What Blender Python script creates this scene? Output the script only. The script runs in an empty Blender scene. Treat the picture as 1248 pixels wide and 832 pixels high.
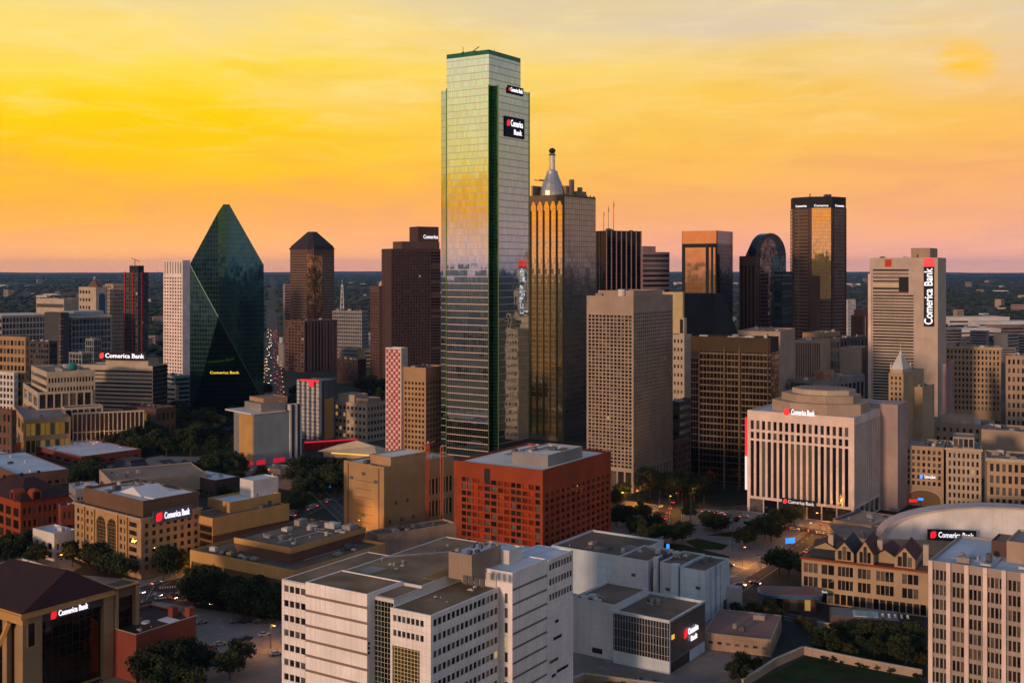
import bpy, math, random
from math import radians as RAD, sin, cos, tan, atan2, pi, sqrt
S = bpy.context.scene
random.seed(7)
# ---------------------------------------------------------------- camera
F, HY, H = 1400.0, 326.0, 135.0          # focal length in photo pixels, eye-level row, eye height (m)
cam = bpy.data.objects.new('camera', bpy.data.cameras.new('camera'))
S.collection.objects.link(cam)
cam.location = (0, 0, H); cam.rotation_euler = (RAD(90), 0, 0)
cam.data.sensor_width = 36.0; cam.data.lens = 36.0*F/1248
cam.data.shift_y = (HY-416.0)/1248
cam.data.clip_start = 1.0; cam.data.clip_end = 120000
S.camera = cam
# ---------------------------------------------------------------- sky and sun
SUN_EL, SUN_AZ = RAD(7), RAD(217)        # compass-style: from +Y clockwise (behind the camera, to its left)
W = bpy.data.worlds.new('World'); S.world = W; W.use_nodes = True
nt = W.node_tree; nt.nodes.clear()
def wn(t, **k):
    n = nt.nodes.new(t)
    for a, b in k.items(): setattr(n, a, b)
    return n
def s2l(c):
    return tuple((v/255/12.92 if v/255 <= .04045 else ((v/255+.055)/1.055)**2.4) for v in c)+(1.0,)
def wmath(op, a, b=None, c=None, clamp=False):
    n = wn('ShaderNodeMath', operation=op); n.use_clamp = clamp
    for i, v in enumerate((a, b, c)):
        if v is None: continue
        if isinstance(v, (int, float)): n.inputs[i].default_value = v
        else: nt.links.new(v, n.inputs[i])
    return n.outputs[0]
def wramp(fac, stops):
    r = wn('ShaderNodeValToRGB'); e = r.color_ramp.elements
    while len(e) > 1: e.remove(e[-1])
    e[0].position = stops[0][0]; e[0].color = s2l(stops[0][1])
    for p, c in stops[1:]:
        q = e.new(p); q.color = s2l(c)
    nt.links.new(fac, r.inputs[0]); return r.outputs[0]
def wmix(f, a, b, mode='MIX'):
    m = wn('ShaderNodeMix', data_type='RGBA', blend_type=mode)
    if isinstance(f, (int, float)): m.inputs[0].default_value = f
    else: nt.links.new(f, m.inputs[0])
    for i, v in ((6, a), (7, b)):
        if isinstance(v, tuple): m.inputs[i].default_value = v
        else: nt.links.new(v, m.inputs[i])
    return m.outputs[2]
tc = wn('ShaderNodeTexCoord'); sep = wn('ShaderNodeSeparateXYZ'); nt.links.new(tc.outputs['Generated'], sep.inputs[0])
X, Y, Z = sep.outputs
el = wmath('MULTIPLY', wmath('ARCSINE', Z), 180/pi)          # degrees
az = wmath('ARCTAN2', X, Y)                                  # radians, 0 = straight ahead
cv = wn('ShaderNodeCombineXYZ')
nt.links.new(wmath('MULTIPLY', az, 1.6), cv.inputs[0]); nt.links.new(wmath('MULTIPLY', el, .16), cv.inputs[1])
n1 = wn('ShaderNodeTexNoise'); n1.inputs['Scale'].default_value = 1.5; n1.inputs['Detail'].default_value = 5
n1.inputs['Roughness'].default_value = .5; n1.inputs['Distortion'].default_value = .4
nt.links.new(cv.outputs[0], n1.inputs['Vector'])
cl = n1.outputs['Fac']
n2 = wn('ShaderNodeTexNoise'); n2.inputs['Scale'].default_value = 4.5; n2.inputs['Detail'].default_value = 6; n2.inputs['Roughness'].default_value = .6; n2.inputs['Distortion'].default_value = .8
nt.links.new(cv.outputs[0], n2.inputs['Vector'])
elw0 = wmath('ADD', el, wmath('MULTIPLY', wmath('SUBTRACT', cl, .5), 6.0))
elw = wmath('ADD', elw0, wmath('MULTIPLY', wmath('SUBTRACT', n2.outputs['Fac'], .5), 3.2))
t = wmath('DIVIDE', elw, 30.0, clamp=True)
def E(d): return d/30.0
left = wramp(t, [(E(0), (247,166,122)), (E(1.5), (254,176,104)), (E(3.4), (255,182,70)), (E(5.0), (255,198,18)), (E(6.8), (255,208,4)),
                 (E(8.2), (255,212,40)), (E(9.6), (255,218,84)), (E(11.5), (252,220,120)), (E(15), (226,206,160)), (E(20), (156,170,200)), (E(29), (112,142,202))])
right = wramp(t, [(E(0), (228,166,154)), (E(1.5), (240,170,142)), (E(3.4), (246,174,128)), (E(5.6), (246,178,118)), (E(7.5), (242,186,128)),
                  (E(9.5), (234,194,152)), (E(12), (208,194,186)), (E(20), (152,168,200)), (E(29), (112,142,202))])
fz = wmath('ADD', wmath('MULTIPLY', X, 1.15), wmath('ADD', .33, wmath('MULTIPLY', wmath('SUBTRACT', cl, .5), 1.2)), clamp=True)
glow = wmix(fz, left, right)
back = wramp(t, [(E(0), (206,158,152)), (E(1.3), (226,170,150)), (E(2.3), (234,166,126)), (E(3.1), (255,164,38)), (E(4.5), (255,190,52)), (E(5.9), (246,214,112)), (E(7.8), (242,222,158)),
                 (E(11), (236,222,184)), (E(16), (206,200,196)), (E(22), (152,168,202)), (E(29), (112,142,202))])
east = wramp(t, [(E(0), (176,140,142)), (E(2), (190,154,148)), (E(5), (184,160,140)), (E(9), (178,168,150)), (E(14), (166,166,172)), (E(22), (144,156,184)), (E(29), (112,142,200))])
def wsm(v, a, b):
    m = wn('ShaderNodeMapRange'); m.interpolation_type = 'SMOOTHSTEP'
    for i, q in ((1, a), (2, b), (3, 0.0), (4, 1.0)): m.inputs[i].default_value = q
    nt.links.new(v, m.inputs[0]); return m.outputs[0]
glow = wmix(wsm(wmath('MULTIPLY', Y, -1), -.05, .38), glow, back)
glow = wmix(wsm(X, .50, .85), glow, east)
# a small brighter patch where the thin cloud lights up
def wspot(azd, eld, sx, sy):
    dx = wmath('DIVIDE', wmath('SUBTRACT', wmath('MULTIPLY', az, 180/pi), azd), sx)
    dy = wmath('DIVIDE', wmath('SUBTRACT', el, eld), sy)
    d = wmath('ADD', wmath('MULTIPLY', dx, dx), wmath('MULTIPLY', dy, dy))
    d = wmath('ADD', d, wmath('MULTIPLY', wmath('ADD', wmath('SUBTRACT', cl, .5), wmath('SUBTRACT', n2.outputs['Fac'], .5)), 2.6))
    return wmath('SUBTRACT', 1.0, d, clamp=True)
glow = wmix(wmath('MULTIPLY', wspot(21.6, 9.3, 1.6, 1.2), .95), glow, s2l((255, 196, 58)))
glow = wmix(1.0, glow, wramp(n2.outputs['Fac'], [(.3, (247, 247, 247)), (.5, (253, 253, 253)), (.7, (255, 255, 255))]), 'MULTIPLY')
n3 = wn('ShaderNodeTexNoise'); n3.inputs['Scale'].default_value = 7.0; n3.inputs['Detail'].default_value = 7; n3.inputs['Roughness'].default_value = .62; n3.inputs['Distortion'].default_value = .5
nt.links.new(cv.outputs[0], n3.inputs['Vector'])
glow = wmix(wmath('MULTIPLY', wmath('MULTIPLY', wsm(n3.outputs['Fac'], .46, .72), .24), wsm(el, 3.5, 8.5)), glow, s2l((254, 230, 168)))
sky = wn('ShaderNodeTexSky', sky_type='NISHITA'); sky.sun_disc = False
sky.sun_elevation = SUN_EL; sky.sun_rotation = SUN_AZ; sky.air_density = 1.2; sky.dust_density = 2.0
up = wn('ShaderNodeMapRange'); up.interpolation_type = 'SMOOTHSTEP'
for i, v in ((1, 16.0), (2, 42.0), (3, 0.0), (4, .7)): up.inputs[i].default_value = v
nt.links.new(el, up.inputs[0])
skyc = wn('ShaderNodeVectorMath', operation='SCALE'); skyc.inputs[3].default_value = .15
nt.links.new(sky.outputs[0], skyc.inputs[0])
tot = wmix(up.outputs[0], glow, skyc.outputs[0])
bg = wn('ShaderNodeBackground'); nt.links.new(wmath('ADD', 1.08, wmath('MULTIPLY', .30, wmath('SUBTRACT', 1.0, wsm(el, -.5, 3.2)))), bg.inputs[1])
nt.links.new(tot, bg.inputs[0])
wo = wn('ShaderNodeOutputWorld'); nt.links.new(bg.outputs[0], wo.inputs[0])
sun = bpy.data.objects.new('sun', bpy.data.lights.new('sun', 'SUN')); S.collection.objects.link(sun)
sun.data.energy = 2.5; sun.data.angle = RAD(4); sun.data.color = (1.0, .60, .38)
sd = (sin(SUN_AZ)*cos(SUN_EL), cos(SUN_AZ)*cos(SUN_EL), sin(SUN_EL))
import mathutils
sun.rotation_euler = mathutils.Vector(sd).to_track_quat('Z', 'Y').to_euler()
# ---------------------------------------------------------------- exposure, sampling
S.view_settings.view_transform = 'Standard'; S.view_settings.look = 'None'
S.view_settings.exposure = 0.0; S.view_settings.gamma = 1.0
S.render.engine = 'CYCLES'
cy = S.cycles
cy.max_bounces = 5; cy.diffuse_bounces = 2; cy.glossy_bounces = 3; cy.transmission_bounces = 2; cy.volume_bounces = 0
cy.transparent_max_bounces = 4; cy.use_denoising = True; cy.caustics_reflective = False; cy.caustics_refractive = False
cy.sample_clamp_indirect = 4.0; cy.use_fast_gi = False
try: cy.denoising_prefilter = 'ACCURATE'
except Exception: pass
# ---------------------------------------------------------------- helpers: pixel -> ground
def G(px, py, z=0.0):
    y = F*(H-z)/(py-HY); return ((px-624)*y/F, y)
def GX(px, y): return (px-624)*y/F
def TZ(py, y): return H-(py-HY)*y/F
def link(o, parent=None, loc=None, rz=0.0):
    S.collection.objects.link(o)
    if parent is not None: o.parent = parent
    if loc is not None: o.location = loc
    if rz: o.rotation_euler = (0, 0, rz)
    return o
def tag(o, label=None, cat=None, group=None, kind=None):
    for k, v in (('label', label), ('category', cat), ('group', group), ('kind', kind)):
        if v: o[k] = v
    return o
def empty(name, label, cat, loc=(0, 0, 0), rz=0.0, group=None):
    o = bpy.data.objects.new(name, None); o.empty_display_size = 2
    link(o, None, loc, rz); return tag(o, label, cat, group)
class MB:
    def __init__(s): s.v = []; s.f = []; s.smooth = False
    def raw(s, v, f):
        n = len(s.v); s.v += [tuple(p) for p in v]; s.f += [tuple(i+n for i in q) for q in f]; return s
    def box(s, x0, x1, y0, y1, z0, z1):
        if x1-x0 < 1e-4 or y1-y0 < 1e-4 or z1-z0 < 1e-4: return s
        return s.raw([(x0,y0,z0),(x1,y0,z0),(x1,y1,z0),(x0,y1,z0),(x0,y0,z1),(x1,y0,z1),(x1,y1,z1),(x0,y1,z1)],
                     [(0,3,2,1),(4,5,6,7),(0,1,5,4),(1,2,6,5),(2,3,7,6),(3,0,4,7)])
    def prism(s, pts, z0, z1, top=None):
        n = len(pts); top = top or pts
        v = [(p[0], p[1], z0) for p in pts]+[(p[0], p[1], z1 if len(p) < 3 else p[2]) for p in top]
        f = [tuple(range(n-1, -1, -1)), tuple(range(n, 2*n))]+[(i, (i+1) % n, n+(i+1) % n, n+i) for i in range(n)]
        return s.raw(v, f)
    def cyl(s, x, y, r, z0, z1, n=16, r2=None):
        r2 = r if r2 is None else r2
        return s.prism([(x+r*cos(2*pi*i/n), y+r*sin(2*pi*i/n)) for i in range(n)], z0, z1,
                       [(x+r2*cos(2*pi*i/n), y+r2*sin(2*pi*i/n)) for i in range(n)])
    def lathe(s, x, y, prof, n=20):
        v = []; f = []
        for r, z in prof: v += [(x+r*cos(2*pi*i/n), y+r*sin(2*pi*i/n), z) for i in range(n)]
        for k in range(len(prof)-1):
            f += [(k*n+i, k*n+(i+1) % n, (k+1)*n+(i+1) % n, (k+1)*n+i) for i in range(n)]
        f += [tuple(range(n-1, -1, -1)), tuple((len(prof)-1)*n+i for i in range(n))]
        return s.raw(v, f)
    def bar(s, p, q, r, n=5, r2=None):
        r2 = r if r2 is None else r2
        p = mathutils.Vector(p); q = mathutils.Vector(q); d = (q-p).normalized()
        a = d.orthogonal().normalized(); b = d.cross(a)
        v = [p+(a*cos(2*pi*i/n)+b*sin(2*pi*i/n))*r for i in range(n)]+[q+(a*cos(2*pi*i/n)+b*sin(2*pi*i/n))*r2 for i in range(n)]
        return s.raw(v, [tuple(range(n-1, -1, -1)), tuple(range(n, 2*n))]+[(i, (i+1) % n, n+(i+1) % n, n+i) for i in range(n)])
    def quad(s, a, b, c, d): return s.raw([a, b, c, d], [(0, 1, 2, 3)])
    def mesh(s, name, mat):
        m = bpy.data.meshes.new(name); m.from_pydata(s.v, [], s.f); m.materials.append(mat)
        if s.smooth: m.polygons.foreach_set('use_smooth', [True]*len(m.polygons))
        m.update(); return m
    def build(s, name, mat, parent=None, loc=None, rz=0.0, kind=None, label=None):
        if not s.f: return None
        o = bpy.data.objects.new(name, s.mesh(name, mat)); link(o, parent, loc, rz)
        return tag(o, label, None, None, kind)
# ---------------------------------------------------------------- procedural materials
class NT:
    def __init__(s, name):
        s.m = bpy.data.materials.new(name); s.m.use_nodes = True; s.t = s.m.node_tree; s.t.nodes.clear()
        s.p = s.n('ShaderNodeBsdfPrincipled'); s.o = s.n('ShaderNodeOutputMaterial'); s.l(s.p.outputs[0], s.o.inputs[0])
        s._tc = None
    def n(s, ty, **k):
        n = s.t.nodes.new(ty)
        for a, b in k.items(): setattr(n, a, b)
        return n
    def l(s, a, b): s.t.links.new(a, b)
    def put(s, sock, v):
        if isinstance(v, (int, float)): sock.default_value = v
        elif isinstance(v, tuple): sock.default_value = v if len(v) == len(sock.default_value) else tuple(v)+(1.0,)
        else: s.l(v, sock)
    def math(s, op, a, b=None, clamp=False):
        n = s.n('ShaderNodeMath', operation=op); n.use_clamp = clamp; s.put(n.inputs[0], a)
        if b is not None: s.put(n.inputs[1], b)
        return n.outputs[0]
    def mix(s, f, a, b, mode='MIX'):
        m = s.n('ShaderNodeMix', data_type='RGBA', blend_type=mode)
        s.put(m.inputs[0], f); s.put(m.inputs[6], a); s.put(m.inputs[7], b); return m.outputs[2]
    def co(s):
        if s._tc is None: s._tc = s.n('ShaderNodeTexCoord')
        return s._tc.outputs['Object']
    def xyz(s):
        q = s.n('ShaderNodeSeparateXYZ'); s.l(s.co(), q.inputs[0]); return q.outputs
    def scaled(s, v):
        m = s.n('ShaderNodeVectorMath', operation='MULTIPLY'); s.l(s.co(), m.inputs[0]); m.inputs[1].default_value = v; return m.outputs[0]
    def noise(s, scale, detail=4, rough=.55, vec=None, dist=0.0):
        n = s.n('ShaderNodeTexNoise'); n.inputs['Scale'].default_value = scale; n.inputs['Detail'].default_value = detail
        n.inputs['Roughness'].default_value = rough; n.inputs['Distortion'].default_value = dist
        s.l(vec if vec is not None else s.co(), n.inputs['Vector']); return n.outputs['Fac']
    def rng(s, v, a, b, c=0.0, d=1.0):
        m = s.n('ShaderNodeMapRange'); s.put(m.inputs[0], v)
        for i, q in ((1, a), (2, b), (3, c), (4, d)): m.inputs[i].default_value = q
        return m.outputs[0]
    def set(s, **k):
        for a, b in k.items():
            s.put(s.p.inputs[{'base': 'Base Color', 'rough': 'Roughness', 'metal': 'Metallic', 'emit': 'Emission Color', 'es': 'Emission Strength',
                              'spec': 'Specular IOR Level', 'normal': 'Normal'}[a]], b)
        return s.m
def darker(c, k): return tuple(v*k for v in c[:3])
M = {}
def stone(name, c, var=.22, scale=.09, rough=.85, panel=None, streak=.18, joint=.72, bump=0.0):
    """masonry, concrete, render or roof felt: blotches, rain streaks and (optional) panel joints in the surface's own pattern"""
    q = NT(name)
    b = q.mix(q.rng(q.noise(scale, 5), .3, .7), darker(c, 1-var), darker(c, 1+var*.6))
    if streak:
        sv = q.noise(1.0, 3, .6, q.scaled((.9, .9, .035)))
        b = q.mix(q.rng(sv, .52, .78, 0, streak*2), b, darker(c, .62))
    fine = q.noise(scale*14, 3)
    b = q.mix(q.rng(fine, .35, .65, 0, .22), b, darker(c, .7))
    if panel:
        x, y, z = q.xyz(); u = q.math('ADD', x, y)
        ju = q.math('LESS_THAN', q.math('FRACT', q.math('DIVIDE', u, panel[0])), panel[2]/panel[0]) if panel[0] else 0.0
        jv = q.math('LESS_THAN', q.math('FRACT', q.math('DIVIDE', z, panel[1])), panel[2]/panel[1]) if panel[1] else 0.0
        j = q.math('MAXIMUM', ju, jv)
        cid = q.n('ShaderNodeCombineXYZ')
        q.put(cid.inputs[0], q.math('FLOOR', q.math('DIVIDE', u, panel[0] or 50))); q.put(cid.inputs[1], q.math('FLOOR', q.math('DIVIDE', z, panel[1] or 50)))
        wn_ = q.n('ShaderNodeTexWhiteNoise', noise_dimensions='3D'); q.l(cid.outputs[0], wn_.inputs[0])
        b = q.mix(q.rng(wn_.outputs[0], 0, 1, 0, .16), b, darker(c, .75))
        b = q.mix(j, b, darker(c, joint))
    M[name] = q.set(base=b, rough=rough, spec=.3); return M[name]
def window_mat(name, c, metal=.0, rough=.12, lit=.02, litc=(1.0, .62, .25), lits=.9, spec=.6, blinds=.25):
    """window glass: every window differs a little (blinds, clean or dull, a few lamps on)"""
    q = NT(name)
    oi = q.n('ShaderNodeObjectInfo'); g = q.n('ShaderNodeNewGeometry')
    r = q.math('FRACT', q.math('ADD', oi.outputs['Random'], g.outputs['Random Per Island']))
    r2 = q.math('FRACT', q.math('MULTIPLY', r, 37.7)); r3 = q.math('FRACT', q.math('MULTIPLY', r, 91.3))
    b = q.mix(r2, darker(c, .4), darker(c, 2.0))
    b = q.mix(q.math('MULTIPLY', q.math('GREATER_THAN', r3, 1-blinds), .5), b, (.20, .18, .15))
    b = q.mix(q.rng(q.noise(.5, 3), .45, .7, 0, .4), b, darker(c, .5))
    lamp = q.math('LESS_THAN', r, lit)
    q.set(base=b, rough=q.rng(r2, 0, 1, rough*.6, rough*1.6), metal=metal, spec=spec)
    if lit: q.set(emit=litc, es=q.math('MULTIPLY', lamp, lits))
    M[name] = q.m; return q.m
def mirror_mat(name, c, pw=1.5, ph=4.0, lw=.07, lh=.30, line=(.25, .25, .22), metal=.95, rough=.05, wob=.012, panes=.25, linemetal=.3, alt=None, vline=None):
    """coated curtain-wall glass: pane joints and floor lines, each pane set a hair differently so reflections break up"""
    q = NT(name); x, y, z = q.xyz(); u = q.math('ADD', x, y)
    fu = q.math('DIVIDE', u, pw); fv = q.math('DIVIDE', z, ph)
    ju = q.math('LESS_THAN', q.math('FRACT', fu), lw/pw); jv = q.math('LESS_THAN', q.math('FRACT', fv), lh/ph)
    j = q.math('MAXIMUM', ju, jv)
    cid = q.n('ShaderNodeCombineXYZ'); q.put(cid.inputs[0], q.math('FLOOR', fu)); q.put(cid.inputs[1], q.math('FLOOR', fv))
    wn_ = q.n('ShaderNodeTexWhiteNoise', noise_dimensions='3D'); q.l(cid.outputs[0], wn_.inputs[0])
    sub = q.n('ShaderNodeVectorMath', operation='SUBTRACT'); q.l(wn_.outputs[1], sub.inputs[0]); sub.inputs[1].default_value = (.5, .5, .5)
    sc = q.n('ShaderNodeVectorMath', operation='SCALE'); q.l(sub.outputs[0], sc.inputs[0]); sc.inputs[3].default_value = wob
    # slow ripple over the facade
    rp = q.n('ShaderNodeTexNoise'); rp.inputs['Scale'].default_value = .12; rp.inputs['Detail'].default_value = 2; q.l(q.co(), rp.inputs['Vector'])
    s2 = q.n('ShaderNodeVectorMath', operation='SUBTRACT'); q.l(rp.outputs[1], s2.inputs[0]); s2.inputs[1].default_value = (.5, .5, .5)
    s3 = q.n('ShaderNodeVectorMath', operation='SCALE'); q.l(s2.outputs[0], s3.inputs[0]); s3.inputs[3].default_value = wob*3
    g = q.n('ShaderNodeNewGeometry')
    ad = q.n('ShaderNodeVectorMath', operation='ADD'); q.l(g.outputs['Normal'], ad.inputs[0]); q.l(sc.outputs[0], ad.inputs[1])
    ad2 = q.n('ShaderNodeVectorMath', operation='ADD'); q.l(ad.outputs[0], ad2.inputs[0]); q.l(s3.outputs[0], ad2.inputs[1])
    nn = q.n('ShaderNodeVectorMath', operation='NORMALIZE'); q.l(ad2.outputs[0], nn.inputs[0])
    b = q.mix(q.rng(wn_.outputs[0], 0, 1, 0, panes), c, darker(c, .45))
    if alt: b = q.mix(q.math('LESS_THAN', q.math('FRACT', q.math('ADD', fv, .0)), alt[0]), b, alt[1])
    if vline: b = q.mix(ju, b, vline); b = q.mix(jv, b, line)
    else: b = q.mix(j, b, line)
    q.set(base=b, rough=q.mix(j, (rough,)*3, (.45,)*3), metal=q.mix(j, (metal,)*3, (linemetal,)*3), normal=nn.outputs[0])
    M[name] = q.m; return q.m
def metal_mat(name, c, rough=.45, metal=.7):
    q = NT(name)
    M[name] = q.set(base=q.mix(q.rng(q.noise(.35, 4), .35, .7), darker(c, .75), darker(c, 1.1)), rough=rough, metal=metal); return M[name]
def glow_mat(name, c, s):
    q = NT(name); M[name] = q.set(base=darker(c, .6), emit=c, es=s, rough=.5); return M[name]
# ---------------------------------------------------------------- building kit
# local frame of a building: origin at the foot of its near corner; the front face runs along y=0 from x=-W to 0, the right face along x=0 from y=0 to D
WIN_CACHE = {}
def win_mesh(w, h, mat, d=.12):
    k = (round(w, 2), round(h, 2), mat.name)
    if k not in WIN_CACHE:
        WIN_CACHE[k] = MB().box(-w/2, w/2, -d, 0, -h/2, h/2).mesh('window', mat)
    return WIN_CACHE[k]
ALL_B = []; FOOT = []
def built(x, y, m=2.5):
    for b in FOOT:
        dx, dy = x-b.C[0], y-b.C[1]; ca, sa = cos(b.a), sin(b.a); lx, ly = dx*ca-dy*sa, dx*sa+dy*ca
        if -b.W-m < lx < m and -m < ly < b.D+m: return True
    return False
class B:
    def __init__(s, name, label, cat, xl, xc, xr, yt, yb=None, Y=None, a=33, group=None, h=None, wd=None, dp=None, tag_it=True):
        """pixel columns of left edge, near corner, right edge; row of the top of the near corner; yb = row of its foot, or Y = its distance"""
        if Y is None: Y = F*H/(yb-HY)
        s.Y = Y; s.a = RAD(a); ca, sa = cos(s.a), sin(s.a); cx = GX(xc, Y)
        s.W = wd if wd else (F*cx-(xl-624)*Y)/((xl-624)*sa+F*ca)
        s.D = dp if dp else ((xr-624)*Y-F*cx)/(F*sa-(xr-624)*ca)
        if not dp and not 3 < s.D < 78: s.D = 30.0
        if not wd and s.W < 2: s.W = 6.0
        s.h = h if h else TZ(yt, Y)
        s.e = empty(name, label, cat, (cx, Y, 0), -s.a, group); s.host = s.e
        s.org = (0, 0, 0); s.C = (cx, Y); s.init(); FOOT.append(s); ALL_B.append((name, round(s.W), round(s.D), round(s.h), round(Y)))
    def init(s):
        s.t = {'F': .4, 'R': .4, 'L': .4, 'K': .4}; s.ops = {'F': [], 'R': [], 'L': [], 'K': []}; s.wins = []; s.par = 1.0
    def sub(s, x0, x1, y0, y1, z0, z1):
        """a wing of the same building, given in the building's own frame"""
        q = B.__new__(B); q.W = x1-x0; q.D = y1-y0; q.h = z1-z0; q.host = s.host; q.org = (x1, y0, z0); q.Y = s.Y; q.a = s.a; q.e = s.e; q.C = s.C
        q.init(); return q
    def loc(s, px, py, z):
        """the building-frame point seen at pixel (px, py) at height z"""
        x, y = G(px, py, z); dx, dy = x-s.C[0], y-s.C[1]; ca, sa = cos(s.a), sin(s.a)
        return (dx*ca-dy*sa, dx*sa+dy*ca)
    def L(s, f): return s.W if f in 'FK' else s.D
    def p(s, f, u, d):
        """u from left to right as seen from outside, d outward"""
        return {'F': (-s.W+u, -d), 'R': (d, u), 'L': (-s.W-d, s.D-u), 'K': (-u, s.D+d)}[f]
    def op(s, f, kind, nc, nr, ww=.6, wh=.55, u0=.8, u1=None, z0=1.0, z1=None, d=.45, win='window', mat=None, vb=.5, pier=None, rail=None):
        s.t[f] = max(s.t[f], d); u1 = s.L(f)-.8 if u1 is None else u1; z1 = s.h-1.6 if z1 is None else z1
        s.ops[f].append((kind, nc, nr, ww, wh, u0, u1, z0, z1, d, win, mat or M['glass'], vb)); return s
    def fbox(s, mb, f, u0, u1, d0, d1, z0, z1):
        (xa, ya), (xb, yb) = s.p(f, u0, d0), s.p(f, u1, d1)
        mb.box(min(xa, xb), max(xa, xb), min(ya, yb), max(ya, yb), z0, z1)
    def done(s, wall, roof=None, wname='wall', par=None, maxwin=100, label=None, top=True):
        par = s.par if par is None else par
        mb = MB(); t = s.t; W_, D_, h = s.W, s.D, s.h
        mb.box(-W_+t['L'], -t['R'], t['F'], D_-t['K'], 0, h-par)
        for f in 'FKRL':
            Lf = s.L(f); lo, hi = (0, Lf)
            if f == 'R': lo, hi = t['F'], Lf-t['K']
            if f == 'L': lo, hi = t['K'], Lf-t['F']
            ops = s.ops[f]; tf = t[f]
            def bx(u0, u1, z0, z1, dd=0.0): s.fbox(mb, f, max(u0, lo), min(u1, hi), -tf, -dd, z0, z1)
            if not ops: bx(lo, hi, 0, h); continue
            # rest of the face: split into vertical zones around the regions (regions of one face are stacked or side by side)
            zs = sorted({0.0, h}|{o[7] for o in ops}|{o[8] for o in ops})
            for za, zb in zip(zs[:-1], zs[1:]):
                us = [(o[5], o[6]) for o in ops if o[7] <= za+1e-6 and o[8] >= zb-1e-6]
                us.sort(); c = lo
                for ua, ub in us:
                    if ua > c: bx(c, ua, za, zb)
                    c = max(c, ub)
                if c < hi: bx(c, hi, za, zb)
            for (kind, nc, nr, ww, wh, u0, u1, z0, z1, d, win, mat, vb) in ops:
                cw = (u1-u0)/nc; ch = (z1-z0)/nr; fy = tf-.03
                if kind in ('grid', 'fins'):
                    for i in range(nc+1):
                        a_ = u0+i*cw-(cw*(1-ww)/2); b_ = a_+cw*(1-ww)
                        bx(max(a_, u0), min(b_, u1), z0, z1, .02)
                if kind in ('grid', 'bands'):
                    for k in range(nr+1):
                        b_ = z0+k*ch+ch*(1-wh)*vb
                        a_ = z0+k*ch-ch*(1-wh)*(1-vb)
                        if k == nr: b_ = z1
                        bx(u0, u1, max(a_, z0), min(b_, z1), .06)
                for i in range(nc if kind != 'bands' else 1):
                    for k in range(nr if kind != 'fins' else 1):
                        if kind == 'grid': uc, w = u0+(i+.5)*cw, cw*ww+.02
                        elif kind == 'fins': uc, w = u0+(i+.5)*cw, cw*ww+.02
                        else: uc, w = (u0+u1)/2, u1-u0
                        if kind == 'fins': zc, hh = (z0+z1)/2, z1-z0
                        else: hh = ch*wh+.02; zc = z0+k*ch+ch*(1-wh)*vb+ch*wh/2
                        s.wins.append((f, uc, zc, w, hh, tf-.01, win, mat))
        host = s.host; ox, oy, oz = s.org
        if s.org != (0, 0, 0) or wname != 'wall':
            wo_ = mb.build(wname, wall, host, s.org, label=label); wp, off = wo_, (0, 0, 0)
        else:
            wo_ = mb.build(wname, wall, host, None, label=label); wp, off = host, (0, 0, 0)
        s.wallobj = wo_
        if roof:
            rb = MB().box(-W_+.38, -.38, .38, D_-.38, h-par-.05, h-par+.12) if par > .3 else MB().box(-W_-.0, .0, -.0, D_, h-par+.003, h-par+.15)
            rb.build('roof', roof, wp, None)
        s.put_windows(wp, maxwin)
        return s
    def put_windows(s, parent, maxwin):
        ROT = {'F': 0, 'R': pi/2, 'L': -pi/2, 'K': pi}
        by = {}
        for w in s.wins: by.setdefault(w[6], []).append(w)
        ca, sa = cos(s.a), sin(s.a)
        for nm, ws in by.items():
            def dist(w):
                x, y = s.p(w[0], w[1], 0); x += s.org[0]; y += s.org[1]
                wx, wy = s.C[0]+x*ca+y*sa, s.C[1]-x*sa+y*ca
                n = {'F': (-sa, -ca), 'R': (ca, -sa), 'L': (-ca, sa), 'K': (sa, ca)}[w[0]]
                vis = -(wx*n[0]+wy*n[1])
                ppx, ppy = 624+F*wx/max(wy, 1), HY+F*(H-w[2]-s.org[2])/max(wy, 1)
                out = 0 if (-10 < ppx < 1258 and ppy < 838) else 1
                return (0 if vis > 0 else 1, out, sqrt(wx*wx+wy*wy)+abs(w[2]-H)*.1-w[3]*w[4]*20)
            ws = [w for w in ws if dist(w)[0] == 0 or len(ws) < 100] or ws
            ws.sort(key=dist)
            for w in ws[:maxwin]:
                f, uc, zc, ww, hh, d, _, mat = w
                o = bpy.data.objects.new(nm, win_mesh(ww, hh, mat)); x, y = s.p(f, uc, -d)
                link(o, parent, (x, y, zc), ROT[f])
            rest = {}
            for w in ws[maxwin:]: rest.setdefault(w[7].name, []).append(w)
            for mn, rs in rest.items():
                mb = MB()
                for f, uc, zc, ww, hh, d, _, mat in rs: s.fbox(mb, f, uc-ww/2, uc+ww/2, -d, -d+.12, zc-hh/2, zc+hh/2)
                mb.build(nm, M[mn], parent, None, kind='stuff')
    def part(s, name, mb, mat, **k): return mb.build(name, mat, s.host, s.org if s.org != (0, 0, 0) else None, **k)
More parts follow.
